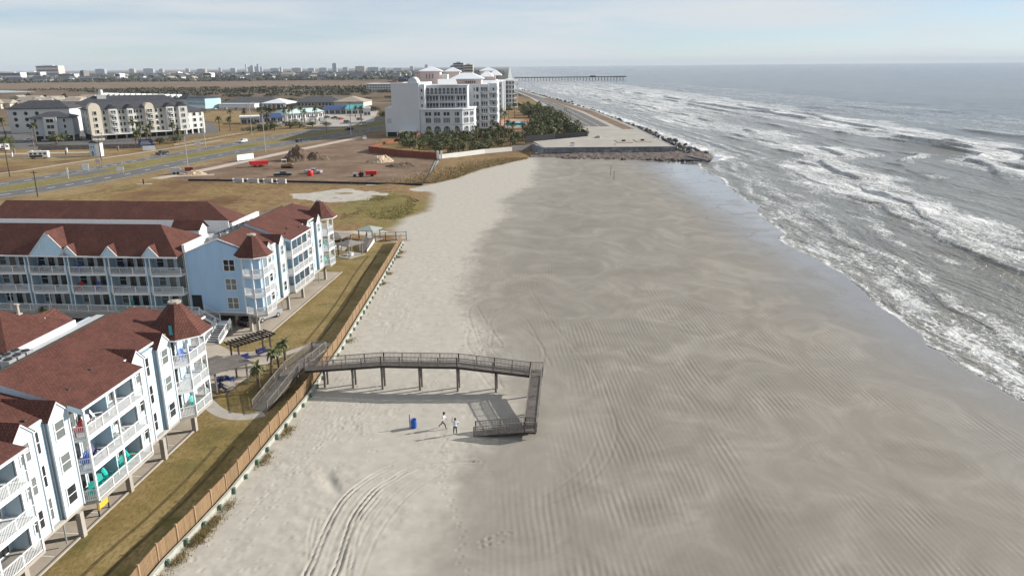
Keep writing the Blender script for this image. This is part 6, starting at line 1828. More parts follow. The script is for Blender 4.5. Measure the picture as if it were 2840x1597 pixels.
def inpoly(x, y, P):
    c = False; j = len(P) - 1
    for i in range(len(P)):
        if (P[i][1] > y) != (P[j][1] > y) and x < (P[j][0] - P[i][0]) * (y - P[i][1]) / (P[j][1] - P[i][1]) + P[i][0]: c = not c
        j = i
    return c
G1 = [(-52, 360), (-44, 334), (-30, 312), (-8, 330), (4, 340), (8, 372), (-4, 420), (-16, 396), (-50, 396)]
G2 = [(10, 352), (34, 368), (32, 420), (26, 540), (16, 640), (8, 560), (16, 470), (12, 440), (8, 400)]
cnt = 0
while cnt < 46:
    x, y = rg.uniform(-52, 8), rg.uniform(312, 420)
    if not inpoly(x, y, G1): continue
    hm_ = 12.0 if x > -17 else max(1.6, 1.9 + (402 - y) * 0.082)
    palm('shaggy green palm in the hotel garden ' + pick(cnt, WHERE), x, y, min(hm_ - 0.6, rg.uniform(4.0, 7.5) if y > 345 else rg.uniform(2.5, 4.5)), rg.uniform(1.0, 1.4), 0.05, 'palms in the hotel garden'); cnt += 1
cnt = 0
while cnt < 60:
    x, y = rg.uniform(-52, 8), rg.uniform(312, 420)
    if not inpoly(x, y, G1): continue
    hm_ = 12.0 if x > -17 else max(1.6, 1.9 + (402 - y) * 0.082)
    tree('dark rounded evergreen in the hotel garden ' + pick(cnt, WHERE), x, y, rg.uniform(3.0, 5.0), min(hm_ / 1.25, rg.uniform(2.4, 4.6)), 0.05, 'evergreens in the hotel garden'); cnt += 1
cnt = 0
while cnt < 84:
    x, y = rg.uniform(5, 36), rg.uniform(350, 640)
    if not inpoly(x, y, G2): continue
    at_ = 'beside the black garden fence' if y < 420 else ('next to the pool' if y < 520 else 'beyond the pool towards the far wing')
    if cnt % 5 < 2: palm('green palm ' + at_ + ', between pool and promenade', x, y, rg.uniform(4.5, 8), rg.uniform(1.3, 1.8), 0.05, 'palms beside the pool')
    else: tree('dark evergreen ' + at_ + ', between pool and promenade', x, y, rg.uniform(4, 6.5), rg.uniform(5, 8.5), 0.05, 'evergreens beside the pool')
    cnt += 1
for (x, y, h) in ((-6, 470, 9), (-3.5, 455, 8), (-1, 500, 9.5), (3, 540, 9)): palm('tall palm standing at the pool edge against the hotel', x, y, h, 1.5, 0.1, 'tall palms at the pool edge')
o = thing('green_tent', 'small green canopy tent among the garden shrubs', 'tent', (-15.0, 329.5, 0.05)); m = MB(); m.loft([[(-1.8, -1.4, 1.6), (1.8, -1.4, 1.6), (1.8, 1.4, 1.6), (-1.8, 1.4, 1.6)], [(-1.2, -0.2, 2.7), (1.2, -0.2, 2.7), (1.2, 0.2, 2.7), (-1.2, 0.2, 2.7)]]); m.build('canopy', plain('green_canvas', (0.03, 0.22, 0.16), 0.8), o)
for sx in (-1.7, 1.7):
    for sy in (-1.3, 1.3): m = MB(); m.cyl((sx, sy, 0), (sx, sy, 1.6), 0.05, n=6); m.build('leg', M['metal'], o)
# ------------------------------------------------------------------ vehicles
_veh = {}
CARC = {'white': (0.75, 0.75, 0.75), 'black': (0.012, 0.012, 0.014), 'silver': (0.40, 0.41, 0.43), 'grey': (0.12, 0.125, 0.13), 'red': (0.40, 0.02, 0.02), 'blue': (0.03, 0.06, 0.20)}
for k, c in list(CARC.items()):
    t = NT('car_paint_' + k)
    M['car_' + k] = t.out(t.mix(t.noise(t.pos(), 2.0, 3), c, mul(c, 0.85)), 0.25, None, Metallic=0.2, Coat_Weight=0.6)
M['lamp'] = plain('lamp_glass', (0.7, 0.7, 0.66), 0.15)
M['tail'] = plain('tail_lamp', (0.35, 0.01, 0.01), 0.2)
def car_meshes(kind):
    if kind in _veh: return _veh[kind]
    if kind == 'sedan': L, Wd, prof, cab = 4.6, 1.8, [(-2.3, .32), (2.3, .32), (2.3, .78), (2.05, .92), (1.0, 1.0), (-1.45, 1.02), (-2.2, .98), (-2.3, .8)], [(0.95, 1.0), (0.25, 1.42), (-0.95, 1.42), (-1.7, 1.02)]
    elif kind == 'suv': L, Wd, prof, cab = 4.8, 1.95, [(-2.4, .36), (2.4, .36), (2.4, .95), (2.2, 1.08), (1.15, 1.16), (-2.3, 1.16), (-2.4, 1.0)], [(1.15, 1.16), (0.5, 1.75), (-2.0, 1.75), (-2.33, 1.16)]
    elif kind == 'pickup': L, Wd, prof, cab = 5.8, 2.0, [(-2.9, .45), (2.9, .45), (2.9, 1.05), (2.7, 1.16), (1.35, 1.22), (-2.8, 1.22), (-2.9, 1.1)], [(1.35, 1.22), (0.75, 1.85), (-0.75, 1.85), (-0.95, 1.22)]
    else: L, Wd, prof, cab = 6.0, 2.1, [(-3.0, .4), (3.0, .4), (3.0, 1.1), (2.5, 1.4), (2.2, 1.5), (-3.0, 1.5)], [(2.2, 1.5), (1.7, 2.4), (-2.95, 2.4), (-3.0, 1.5)]
    hw = Wd / 2
    def ext(P, w0, w1):
        m = MB(); n = len(P)
        zs = [p[1] for p in P]; z0, z1 = min(zs), max(zs)
        wd = lambda z: w0 + (w1 - w0) * ((z - z0) / (z1 - z0 + 1e-6))
        A = [(p[0], -wd(p[1]), p[1]) for p in P]; B = [(p[0], wd(p[1]), p[1]) for p in P]
        m.add(A + B, [tuple(range(n)), tuple(reversed(range(n, 2 * n)))] + [(i, n + i, n + (i + 1) % n, (i + 1) % n) for i in range(n)])
        return m
    body = ext(prof, hw, hw * 0.96)
    cabm = ext(cab, hw * 0.93, hw * 0.76)
    glass = MB()
    c0, c1, c2, c3 = cab
    def lerp(a, b, f): return (a[0] + (b[0] - a[0]) * f, a[1] + (b[1] - a[1]) * f)
    for s in (-1, 1):
        def yy(z): return s * (hw * 0.93 + (hw * 0.76 - hw * 0.93) * ((z - c0[1]) / (c1[1] - c0[1])) + 0.012)
        for (a, b, u, v_) in ((0.12, 0.48, 0, 0), (0.52, 0.9, 0, 0)):
            bl, br = lerp(c3, c0, a), lerp(c3, c0, b); tl, tr = lerp(c2, c1, a), lerp(c2, c1, b)
            q = [lerp(bl, tl, 0.18), lerp(br, tr, 0.18), lerp(br, tr, 0.88), lerp(bl, tl, 0.88)]
            glass.face([(p[0], yy(p[1]), p[1]) for p in (q if s < 0 else q[::-1])])
    for (a, b, d) in ((c0, c1, 1), (c3, c2, -1)):
        p, q = lerp(a, b, 0.15), lerp(a, b, 0.9)
        wa, wb = hw * 0.85, hw * 0.7
        P = [(p[0] + d * 0.015, -wa, p[1] + 0.01), (p[0] + d * 0.015, wa, p[1] + 0.01), (q[0] + d * 0.015, wb, q[1] + 0.01), (q[0] + d * 0.015, -wb, q[1] + 0.01)]
        glass.face(P if d > 0 else P[::-1])
    wh = MB(); wh.cyl((0, -0.11, 0), (0, 0.11, 0), 0.34, 0.34, 12); rim = MB(); rim.cyl((0, -0.12, 0), (0, 0.12, 0), 0.2, 0.2, 8)
    hl = MB(); hl.box(L / 2 - 0.06, L / 2 + 0.012, -0.18, 0.18, 0.62, 0.78); tl_ = MB(); tl_.box(-L / 2 - 0.012, -L / 2 + 0.05, -0.15, 0.15, 0.68, 0.86)
    _veh[kind] = (body, cabm, glass.mesh('windows', M['glass']), wh.mesh('wheel', M['rubber']), rim.mesh('rim', M['metal']), hl.mesh('headlight', M['lamp']), tl_.mesh('tail_light', M['tail']), L, hw, {})
    return _veh[kind]
def car(label, x, y, rz, kind='sedan', col='white', z=0.03, group=None, cat='car', name='parked_car'):
    b, c, gl, wh, rim, hl, tl, L, hw, cache = car_meshes(kind)
    if col not in cache: cache[col] = (b.mesh('body', M['car_' + col]), c.mesh('cabin', M['car_' + col]))
    o = thing(name, label, cat, (x, y, z), rz, group)
    link('body', cache[col][0], None, o); link('cabin', cache[col][1], None, o); link('windows', gl, None, o)
    for sx in (-1, 1):
        for sy in (-1, 1):
            w = link('wheel', wh, None, o, (sx * L * 0.31, sy * (hw - 0.09), 0.34)); link('rim', rim, None, w)
    for sy in (-1, 1): link('headlight', hl, None, o, (0, sy * hw * 0.7, 0)); link('tail_light', tl, None, o, (0, sy * hw * 0.72, 0))
    return o
RDIR = math.atan2(62, 20)
car('white hatchback driving on the far carriageway past the beige billboard poles', -131.5, 377.6, R(72) + math.pi, 'suv', 'white', 0.03, None, 'car', 'car')
car('black car driving on the near carriageway below the tall light pole', -104.0, 378.4, R(70), 'sedan', 'black', 0.03, None, 'car', 'car')
car('black pickup on the far carriageway beside the white roadside box', -148.5, 326.0, R(72) + math.pi, 'pickup', 'black', 0.03, None, 'pickup', 'pickup_truck')
car('white van driving towards the hotel on the far carriageway', -92.0, 483.0, R(66), 'van', 'white', 0.03, None, 'van', 'van')
car('dark truck waiting at the side road by the hotel', -93.5, 447, R(66), 'pickup', 'black', 0.04, None, 'pickup', 'pickup_truck')
car('white car parked at the edge of the construction lot near the hotel undercroft', -73.0, 384.5, R(-80), 'suv', 'white', 0.04)
lotc = [(-157.2, 513.1, 'suv', 'black', 'black suv parked before the royal blue canopy'), (-147.1, 505.8, 'suv', 'grey', 'grey suv parked before the mint roofed shop'), (-143.5, 537.1, 'sedan', 'white', 'white car parked under the mint roof'), (-146.9, 530.9, 'sedan', 'silver', 'silver car parked under the mint roof'), (-128.8, 528.6, 'suv', 'black', 'black suv in the middle of the shop car park'),
        (-131.7, 556.6, 'suv', 'black', 'black suv beside the blue roofed shop'), (-108, 510, 'suv', 'grey', 'grey suv leaving the shop car park'), (-103.3, 531.8, 'suv', 'grey', 'dark grey car at the road end of the car park'), (-137.5, 541, 'van', 'white', 'white van parked between the two shops'), (-166.6, 502.2, 'suv', 'black', 'black car parked by the grey shop wall'), (-124, 548, 'pickup', 'black', 'black pickup near the teal roof'), (-118, 540, 'sedan', 'red', 'red car near the teal roof')]
for (x, y, kd, cl, lb) in lotc: car(lb, x, y, random.choice([R(70), R(160), R(-20)]), kd, cl, 0.04, 'cars at the shops')
for i, (x, y, cl) in enumerate(((-238, 395, 'silver'), (-232, 398, 'white'), (-243, 402, 'silver'), (-226, 401, 'grey'), (-248, 396, 'white'), (-230, 408, 'black'), (-218, 418, 'black'), (-206, 428, 'black'), (-200, 434, 'grey'))):
    car(['silver', 'white', 'silver', 'grey', 'white', 'black', 'black', 'black', 'grey'][i] + ' car parked at the cream apartment block ' + ['in the front row', 'in the front row', 'behind the front row', 'at the columns', 'at the end of the row', 'under the low block', 'under the long block', 'under the middle of the long block', 'under the far end of the long block'][i], x, y, R(50), 'suv' if i % 2 else 'sedan', cl, 0.03, 'cars at the apartment block')
for i in range(11):
    car(['white', 'silver', 'grey', 'black'][i % 4] + ' car parked before the long low grey roofed building', -262 + i * 9 + (i % 3), 690 - i * 1.2, R(95), 'suv' if i % 3 else 'sedan', ['white', 'silver', 'grey', 'black'][i % 4], 0.03, 'cars at the low building')
x_, y_ = W(-45.4, 100.9); car('silver car parked under the sky blue condominium', x_, y_, R(60), 'suv', 'silver', 0.01)
x_, y_ = W(-46.5, 98.9); car('black car parked under the sky blue condominium', x_, y_, R(70), 'sedan', 'black', 0.01)
car('black pickup parked on the construction lot', -76.5, 254.5, R(14), 'pickup', 'black', 0.04, None, 'pickup', 'pickup_truck')
car('silver and black pickup parked behind the red tank', -67.8, 260.8, R(-8), 'pickup', 'silver', 0.04, None, 'pickup', 'pickup_truck')
# caravan
cv = thing('caravan', 'white motorhome with dark side stripe in the caravan park', 'motorhome', (-194.5, 315.5, 0.02), R(12))
m = MB(); m.box(-3.6, 3.6, -1.2, 1.2, 0.5, 3.0); m.build('body', M['white'], cv); m = MB(); m.box(-3.3, 1.6, -1.22, -1.2, 0.55, 1.5); m.build('stripe', M['grey_stripe'] if 'grey_stripe' in M else plain('grey_stripe', (0.06, 0.04, 0.045), 0.5), cv)
for x in (-2.6, -1.0, 0.9, 2.6): m = MB(); m.box(x - 0.5, x + 0.5, -1.24, -1.2, 1.7, 2.4); m.build('window', M['glass'], cv)
for x in (-2.3, 2.2):
    for y in (-1.05, 1.05): m = MB(); m.cyl((x, y - 0.12, 0.4), (x, y + 0.12, 0.4), 0.4, 0.4, 12); m.build('wheel', M['rubber'], cv)
m = MB(); m.box(-3.0, -2.2, -0.4, 0.4, 3.0, 3.25); m.build('roof_unit', M['trim'], cv)
cv2 = copy_tree(cv); cv2.location = (-231, 347, 0.02); cv2.rotation_euler = (0, 0, R(40)); cv2['label'] = 'white motorhome beyond the lane at the edge of the caravan park'

# ------------------------------------------------------------------ construction lot
def pile(label, x, y, w, d, h, mat, seed):
    o = thing('dirt_pile', label, 'dirt pile', (x, y, 0.03), 0, 'heaps on the construction lot')
    n = 34; u = np.linspace(-1, 1, n); X, Y = np.meshgrid(u, u); r = np.hypot(X, Y)
    Zp = h * np.clip(1 - r, 0, 1) ** 0.8 * (0.25 + 1.5 * fbm(X * 2.4 + seed, Y * 2.4, seed, 5, 0.6)) + 0.3 * h * (fbm(X * 8, Y * 8, seed + 3, 3) - 0.5) * (r < 0.95)
    link('heap', grid_mesh('heap', X * w, Y * d, np.maximum(Zp, -0.02) , {}, mat, False), None, o); return o
M['soil'] = plain('dark_soil', (0.115, 0.078, 0.052), 0.95, 0.4, 0.5, 0.5, 3); M['sandheap'] = plain('pale_sand_heap', (0.42, 0.32, 0.22), 0.95, 0.25, 0.5)
pile('large dark soil heap behind the bulldozer', -84.0, 300.5, 6.0, 7.0, 5.0, M['soil'], 3); pile('low lumpy dark heap beside the large soil heap', -77.0, 302, 5.5, 5, 3.2, M['soil'], 9)
pile('pale sand heap near the rust red wall', -50, 294, 5, 6, 2.6, M['sandheap'], 15); pile('low dark mound beside the pale sand heap', -40, 279, 6.5, 5, 1.6, M['soil'], 22); pile('long low heap of spoil by the gravel track', -110, 262, 5, 3, 1.6, M['sandheap'], 27)
bz = thing('bulldozer', 'yellow brown bulldozer with white canopy before the soil heap', 'bulldozer', (-81.5, 276.5, 0.03), R(20))
for s in (-0.9, 0.9): m = MB(); m.loft([[(-1.7, s - 0.25, 0.15), (1.7, s - 0.25, 0.15), (2.0, s - 0.25, 0.5), (1.7, s - 0.25, 0.85), (-1.7, s - 0.25, 0.85), (-2.0, s - 0.25, 0.5)], [(-1.7, s + 0.25, 0.15), (1.7, s + 0.25, 0.15), (2.0, s + 0.25, 0.5), (1.7, s + 0.25, 0.85), (-1.7, s + 0.25, 0.85), (-2.0, s + 0.25, 0.5)]]); m.build('track', M['rubber'], bz)
m = MB(); m.box(-1.8, 1.8, -0.7, 0.7, 0.75, 1.5); m.box(0.1, 1.7, -0.6, 0.6, 1.5, 1.9); m.build('body', plain('worn_ochre', (0.28, 0.16, 0.05), 0.6), bz)
m = MB(); m.box(-1.6, 0.2, -0.85, 0.85, 3.0, 3.15); m.build('canopy', M['white'], bz)
for a in (-1.5, 0.1):
    for b in (-0.75, 0.75): m = MB(); m.box(a - 0.05, a + 0.05, b - 0.05, b + 0.05, 1.5, 3.0); m.build('canopy_post', M['trim'], bz)
m = MB(); m.box(2.3, 2.5, -1.7, 1.7, 0.1, 1.4); m.beam((1.2, -1.2, 0.6), (2.3, -1.2, 0.6), 0.15); m.beam((1.2, 1.2, 0.6), (2.3, 1.2, 0.6), 0.15); m.build('blade', M['metal'], bz)
rt = thing('trailer', 'red open skip trailer beside the gravel track', 'trailer', (-93.0, 281.5, 0.03), R(30))
m = MB(); m.loft([[(-3, -1.1, 0.7), (3, -1.1, 0.7), (3, 1.1, 0.7), (-3, 1.1, 0.7)], [(-3.4, -1.3, 2.2), (3.2, -1.3, 2.2), (3.2, 1.3, 2.2), (-3.4, 1.3, 2.2)]]); m.build('skip', M['red'], rt)
for x in (-1.5, 0.5):
    for y in (-1.05, 1.05): m = MB(); m.cyl((x, y - 0.12, 0.4), (x, y + 0.12, 0.4), 0.4, 0.4, 12); m.build('wheel', M['rubber'], rt)
m = MB(); m.beam((3, 0, 0.8), (5.2, 0, 0.55), 0.15); m.build('drawbar', M['metal'], rt)
tk = thing('water_tank', 'round red tank standing before the silver pickup', 'tank', (-67.6, 255.5, 0.04))
m = MB(); m.loft([[(r * math.cos(a), r * math.sin(a), z) for a in np.linspace(0, 6.283, 17)[:-1]] for r, z in ((0.95, 0), (1.0, 0.1), (1.0, 1.6), (0.85, 1.85), (0.2, 2.0))]); m.build('shell', M['red'], tk, True); m = MB(); m.cyl((0, 0, 1.98), (0, 0, 2.12), 0.3, 0.3, 10); m.build('lid', M['white'], tk)
tr = thing('tractor', 'red tractor with white hood towing a red box implement', 'tractor', (-50.5, 252.5, 0.04), R(186))
m = MB(); m.box(0.2, 2.0, -0.4, 0.4, 0.8, 1.45); m.build('hood', M['white'], tr); m = MB(); m.box(-0.9, 0.25, -0.6, 0.6, 0.75, 1.3); m.box(-0.85, -0.6, -0.6, 0.6, 1.3, 2.2); m.box(-0.9, 0.4, -0.7, 0.7, 2.2, 2.3); m.build('body', M['red'], tr)
for (x, y, r) in ((-0.7, -0.85, 0.75), (-0.7, 0.85, 0.75), (1.5, -0.7, 0.45), (1.5, 0.7, 0.45)): m = MB(); m.cyl((x, y - 0.2, r), (x, y + 0.2, r), r, r, 14); m.build('wheel', M['rubber'], tr)
im = thing('seed_box', 'red box implement hitched behind the tractor', 'implement', (-46.5, 252.8, 0.04), R(6)); m = MB(); m.loft([[(-1.7, -0.9, 0.6), (1.7, -0.9, 0.6), (1.7, 0.9, 0.6), (-1.7, 0.9, 0.6)], [(-1.9, -1.0, 1.9), (1.9, -1.0, 1.9), (1.9, 1.0, 1.9), (-1.9, 1.0, 1.9)]]); m.build('hopper', M['red'], im)
for y in (-1.05, 1.05): m = MB(); m.cyl((0.3, y - 0.15, 0.5), (0.3, y + 0.15, 0.5), 0.5, 0.5, 12); m.build('wheel', M['rubber'], im)
sf = thing('silt_fence', 'low black silt fence along the edge of the construction lot', 'fence', (-105, 246, 0))
P_ = [(-105, 246.5), (-90, 244.5), (-74.5, 242.0), (-50, 236.8), (-27.3, 231.8), (-27.2, 262), (-28.6, 298)]
for (p, q) in zip(P_[:-1], P_[1:]):
    n = max(1, int(math.hypot(q[0] - p[0], q[1] - p[1]) / 5))
    for k in range(n):
        a = (p[0] + (q[0] - p[0]) * k / n, p[1] + (q[1] - p[1]) * k / n); b = (p[0] + (q[0] - p[0]) * (k + 1) / n, p[1] + (q[1] - p[1]) * (k + 1) / n)
        m = MB((-105, 246)); m.beam((*a, 0.32), (*b, 0.32), 0.08, 0.6); m.build('panel', M['black'] if p[0] < -28 or True else M['wood_dk'], sf)
        m = MB((-105, 246)); m.box(a[0] - 0.06, a[0] + 0.06, a[1] - 0.06, a[1] + 0.06, 0, 1.3); m.build('stake', M['wood'], sf)
for i, (x, y, l) in enumerate(((-87, 241.5, 3.6), (-82, 240.6, 4.0), (-77, 239.8, 3.2), (-72.5, 239.0, 3.4))):
    o = thing('portable_barrier', 'grey white panel barrier leaning on the silt fence, ' + ['first from the gravel track', 'second from the gravel track', 'third from the gravel track', 'farthest from the gravel track'][i], 'barrier', (x, y, 0.02), R(-10), 'barriers at the silt fence')
    m = MB(); m.box(-l / 2, l / 2, -0.06, 0.06, 0.25, 1.25); m.build('panel', M['greywall'], o)
    for s in (-1, 1): m = MB(); m.box(s * l * 0.45 - 0.06, s * l * 0.45 + 0.06, -0.4, 0.4, 0, 1.35); m.build('foot', M['trim'], o)
sb = thing('site_board', 'long white board standing on the verge beside the gravel track', 'sign', (-104.4, 300.5, 0.03), R(62)); m = MB(); m.box(-4.2, 4.2, -0.08, 0.08, 0.5, 2.6); m.build('board', M['white'], sb)
for x in (-3.6, 0, 3.6): m = MB(); m.box(x - 0.1, x + 0.1, 0.08, 0.2, 0, 2.6); m.build('post', M['wood'], sb)
mt_ = thing('pump_trailer', 'grey and maroon pump machine beside the lot entrance', 'machine', (-113.5, 263.5, 0.03), R(20)); m = MB(); m.box(-4.5, 0.5, -1.0, 1.0, 0.6, 1.6); m.box(-3.8, -1.0, -0.8, 0.8, 1.6, 2.3); m.build('deck', M['metal'], mt_); m = MB(); m.box(0.5, 3.2, -0.9, 0.9, 0.5, 2.2); m.build('cab', plain('maroon_paint', (0.16, 0.015, 0.02), 0.5), mt_)
for x in (-3, -1.8, 2): m = MB(); m.cyl((x, -1.1, 0.45), (x, 1.1, 0.45), 0.45, 0.45, 12); m.build('wheel', M['rubber'], mt_)

# ------------------------------------------------------------------ poles, signs, wires
def utility(label, x, y, h, lamp=False, mat='wood_dk', arm=1.2, r=0.17):
    o = thing('utility_pole', label, 'pole', (x, y, 0), R(-18), 'poles along the road')
    m = MB(); m.cyl((0, 0, 0), (0.1, 0, h), r, r * 0.7, 8); m.build('shaft', M[mat], o)
    m = MB()
    if lamp: m.cyl((0.1, 0, h - 0.1), (2.6, 0, h + 0.5), 0.07, 0.05, 6); m.box(2.3, 3.1, -0.15, 0.15, h + 0.42, h + 0.58)
    else: m.box(-arm, arm, -0.06, 0.06, h - 0.7, h - 0.52)
    m.build('lamp_arm' if lamp else 'cross_arm', M[mat], o); return o
for (x, y, h, lp, mt, lb) in ((-136.5, 217.3, 7.5, False, 'wood_dk', 'short dark pole at the roadside behind the long red roof'), (-171.8, 260.3, 11.5, False, 'wood_dk', 'dark leaning pole beyond the footpath'), (-163.6, 305, 9.5, False, 'wood_dk', 'dark pole in front of the pale blue shed'), (-116.3, 274.1, 11.8, False, 'metal', 'grey pole at the lot entrance'),
                              (-105.4, 329, 16.7, True, 'metal', 'tall grey lamp pole above the white site board'), (-102.3, 429, 15.1, False, 'wood', 'slim pole on the near verge towards the hotel'), (-140, 352, 14, True, 'metal', 'tall lamp pole on the far verge'), (-141, 420, 17, True, 'metal', 'tall lamp pole before the blue canopy shop'), (-93.5, 452, 16, False, 'wood_dk', 'dark pole at the side road by the hotel'), (-86, 415, 6, False, 'trim', 'short pale pole at the hotel drive'),
                              (-178, 335, 9, False, 'wood', 'slim pole in the caravan park'), (-205, 330, 9, False, 'wood', 'slim pole beside the caravan lane'), (-150, 470, 12, False, 'wood', 'slim pole at the car park edge'), (-125, 500, 13, False, 'wood', 'slim pole in the shop car park'), (-190, 560, 12, False, 'wood', 'slim pole on the tan lot'), (-222, 600, 12, False, 'wood', 'slim pole at the back of the tan lot')):
    utility(lb, x, y, h, lp, mt)
def sign(label, x, y, rz, w, h, z0, mat, post='metal', name='road_sign', n=2):
    o = thing(name, label, 'sign', (x, y, 0.02), rz); m = MB(); m.box(-w / 2, w / 2, -0.06, 0.06, z0, z0 + h); m.build('panel', M[mat], o)
    for k in range(n): xx = 0 if n == 1 else -w * 0.35 + w * 0.7 * k / (n - 1); m = MB(); m.box(xx - 0.06, xx + 0.06, 0.06, 0.16, 0, z0 + h); m.build('post', M[post], o)
    return o
bs = sign('royal blue sign board before the palms of the apartment block', -167.5, 352.5, R(20), 6.0, 2.8, 1.3, 'bluecan', 'trim', 'sign_board')
m = MB()
for k in range(3): m.box(-2.4 + 0.3 * k, 2.2 - 0.4 * k, -0.075, -0.061, 1.9 + 0.62 * k, 2.08 + 0.62 * k)
m.build('lettering', M['white'], bs)
sign('white notice board on the median crossing', -152.8, 273.5, R(10), 2.2, 2.4, 0.3, 'white'); sign('small pale red and white sign beyond the median', -155.6, 287.6, R(10), 1.7, 1.5, 1.2, 'pinkish'); sign('low white sign on the near carriageway edge', -134.8, 262.5, R(5), 2.4, 1.1, 1.6, 'white')
sign('white roadside box before the palms', -161.8, 343, R(20), 5.2, 2.0, 0.1, 'white', 'white', 'roadside_box'); sign('white rounded marker on the far verge', -146.6, 359.6, R(20), 2.4, 3.2, 0.1, 'cream', 'trim', 'marker'); sign('slim white post sign on the median', -148.5, 254.5, 0, 0.6, 1.6, 2.0, 'white', 'trim', 'road_sign', 1)
sf2 = thing('tall_sign', 'tall cream pylon sign at the entrance of the shop car park', 'sign', (-121, 497, 0), R(20)); m = MB(); m.box(-1.3, 1.3, -0.4, 0.4, 0, 3.6); m.build('pylon', M['cream'], sf2); m = MB(); m.box(-1.1, 1.1, -0.46, -0.4, 2.2, 3.2); m.build('panel', M['white'], sf2)
o = thing('manhole_stub', 'dark stub post with pale plate on the brown field', 'post', (-116.5, 240, 0.02)); m = MB(); m.cyl((0, 0, 0), (0, 0, 1.6), 0.25, 0.2, 8); m.build('stub', M['black'], o); m = MB(); m.box(-2.4, 2.4, -1, 1, 0.004, 0.06); m.build('plate', M['conc'], o)
shd = thing('tower_shed', 'narrow pale blue two storey shed with a white side by the footpath', 'shed', (-174.6, 322.5, 0.02), R(8))
m = MB(); m.box(-1.8, 0.4, -1.6, 1.6, 0, 5.6); m.build('wall', M['recess'], shd); m = MB(); m.box(0.4, 2.4, -1.4, 1.6, 0, 5.4); m.build('side_wall', M['white'], shd)
m = MB(); m.add([(-2.1, -1.9, 5.6), (2.7, -1.9, 5.5), (2.7, 1.9, 5.5), (-2.1, 1.9, 5.6), (-0.4, -1.9, 6.7), (-0.4, 1.9, 6.7)], [(0, 1, 4), (1, 2, 5, 4), (2, 3, 5), (3, 0, 4, 5), (3, 2, 1, 0)]); m.build('roof', M['greyroof'], shd)
for k in range(3): bigwin(shd, -1.35 + k * 0.62, -1.6, 3.5, 0, 0.36, 0.9, 1, 'window', 'glass', 'trim')
bigwin(shd, -0.7, -1.6, 0.2, 0, 0.7, 2.0, 1, 'door', 'glass_mid', 'trim')

# ------------------------------------------------------------------ cream apartment block on columns
def block(root, off, x0, x1, y0, y1, z0, z1, wall='cream', roof='darkroof', rh=3.2, ridge=0.55, ov=0.8):
    m = MB(off); m.box(x0, x1, y0, y1, z0, z1); m.build('wall', M[wall], root)
    m = MB(off); cx, cy = (x0 + x1) / 2, (y0 + y1) / 2; lx, ly = (x1 - x0) / 2, (y1 - y0) / 2
    rx, ry = (max(0.1, lx - ly), 0.1) if lx > ly else (0.1, max(0.1, ly - lx))
    m.loft([[(x0 - ov, y0 - ov, z1 - 0.25), (x1 + ov, y0 - ov, z1 - 0.25), (x1 + ov, y1 + ov, z1 - 0.25), (x0 - ov, y1 + ov, z1 - 0.25)], [(x0 - ov, y0 - ov, z1 + 0.05), (x1 + ov, y0 - ov, z1 + 0.05), (x1 + ov, y1 + ov, z1 + 0.05), (x0 - ov, y1 + ov, z1 + 0.05)],
            [(cx - rx, cy - ry, z1 + rh), (cx + rx, cy - ry, z1 + rh), (cx + rx, cy + ry, z1 + rh), (cx - rx, cy + ry, z1 + rh)]])
    m.build('roof', M[roof], root)
ax0, ay0, ax1, ay1 = -215.2, 396.4, -180.0, 430.0
arot = math.atan2(ay1 - ay0, ax1 - ax0)
alen = math.hypot(ax1 - ax0, ay1 - ay0)
ap = thing('apartment_block', 'long cream apartment block on columns with charcoal roof and curved gables', 'building', (ax0, ay0, 0), arot)
o0 = (0, 0)
block(ap, o0, 0, alen, 0, 14, 2.9, 15.4)
for k in range(10): m = MB(); m.box(1 + k * 5.1, 1.7 + k * 5.1, 0.1, 0.8, 0, 2.9); m.build('column', M['cream'], ap)
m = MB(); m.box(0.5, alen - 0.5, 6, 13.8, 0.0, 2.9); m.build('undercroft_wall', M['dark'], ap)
for (a, b, g_) in ((-0.6, 5.2, True), (9, 13, False), (18, 21, False), (27, 31.5, True), (38, 42, False), (44.5, 49.2, False)):
    m = MB(); m.box(a, b, -2.0, 0.05, 2.9 if a > 0 else 0.0, 15.6); m.build('bay_wall', M['cream2'] if g_ else M['cream'], ap)
    if g_:
        m = MB(); c_ = (a + b) / 2; r_ = (b - a) / 2
        m.loft([[(c_ + r_ * math.cos(t_), y, 15.6 + r_ * 1.05 * math.sin(t_)) for t_ in np.linspace(0, math.pi, 11)] for y in (-2.0, 2.0)]); m.build('curved_gable', M['cream2'], ap)
    else:
        m = MB(); c_ = (a + b) / 2
        m.add([(a - 0.3, -2.2, 15.5), (b + 0.3, -2.2, 15.5), (c_, -2.2, 17.4), (a - 0.3, 4, 15.5), (b + 0.3, 4, 15.5), (c_, 6, 17.4)], [(0, 1, 2), (1, 4, 5, 2), (3, 0, 2, 5)]); m.build('gable_roof', M['darkroof'], ap)
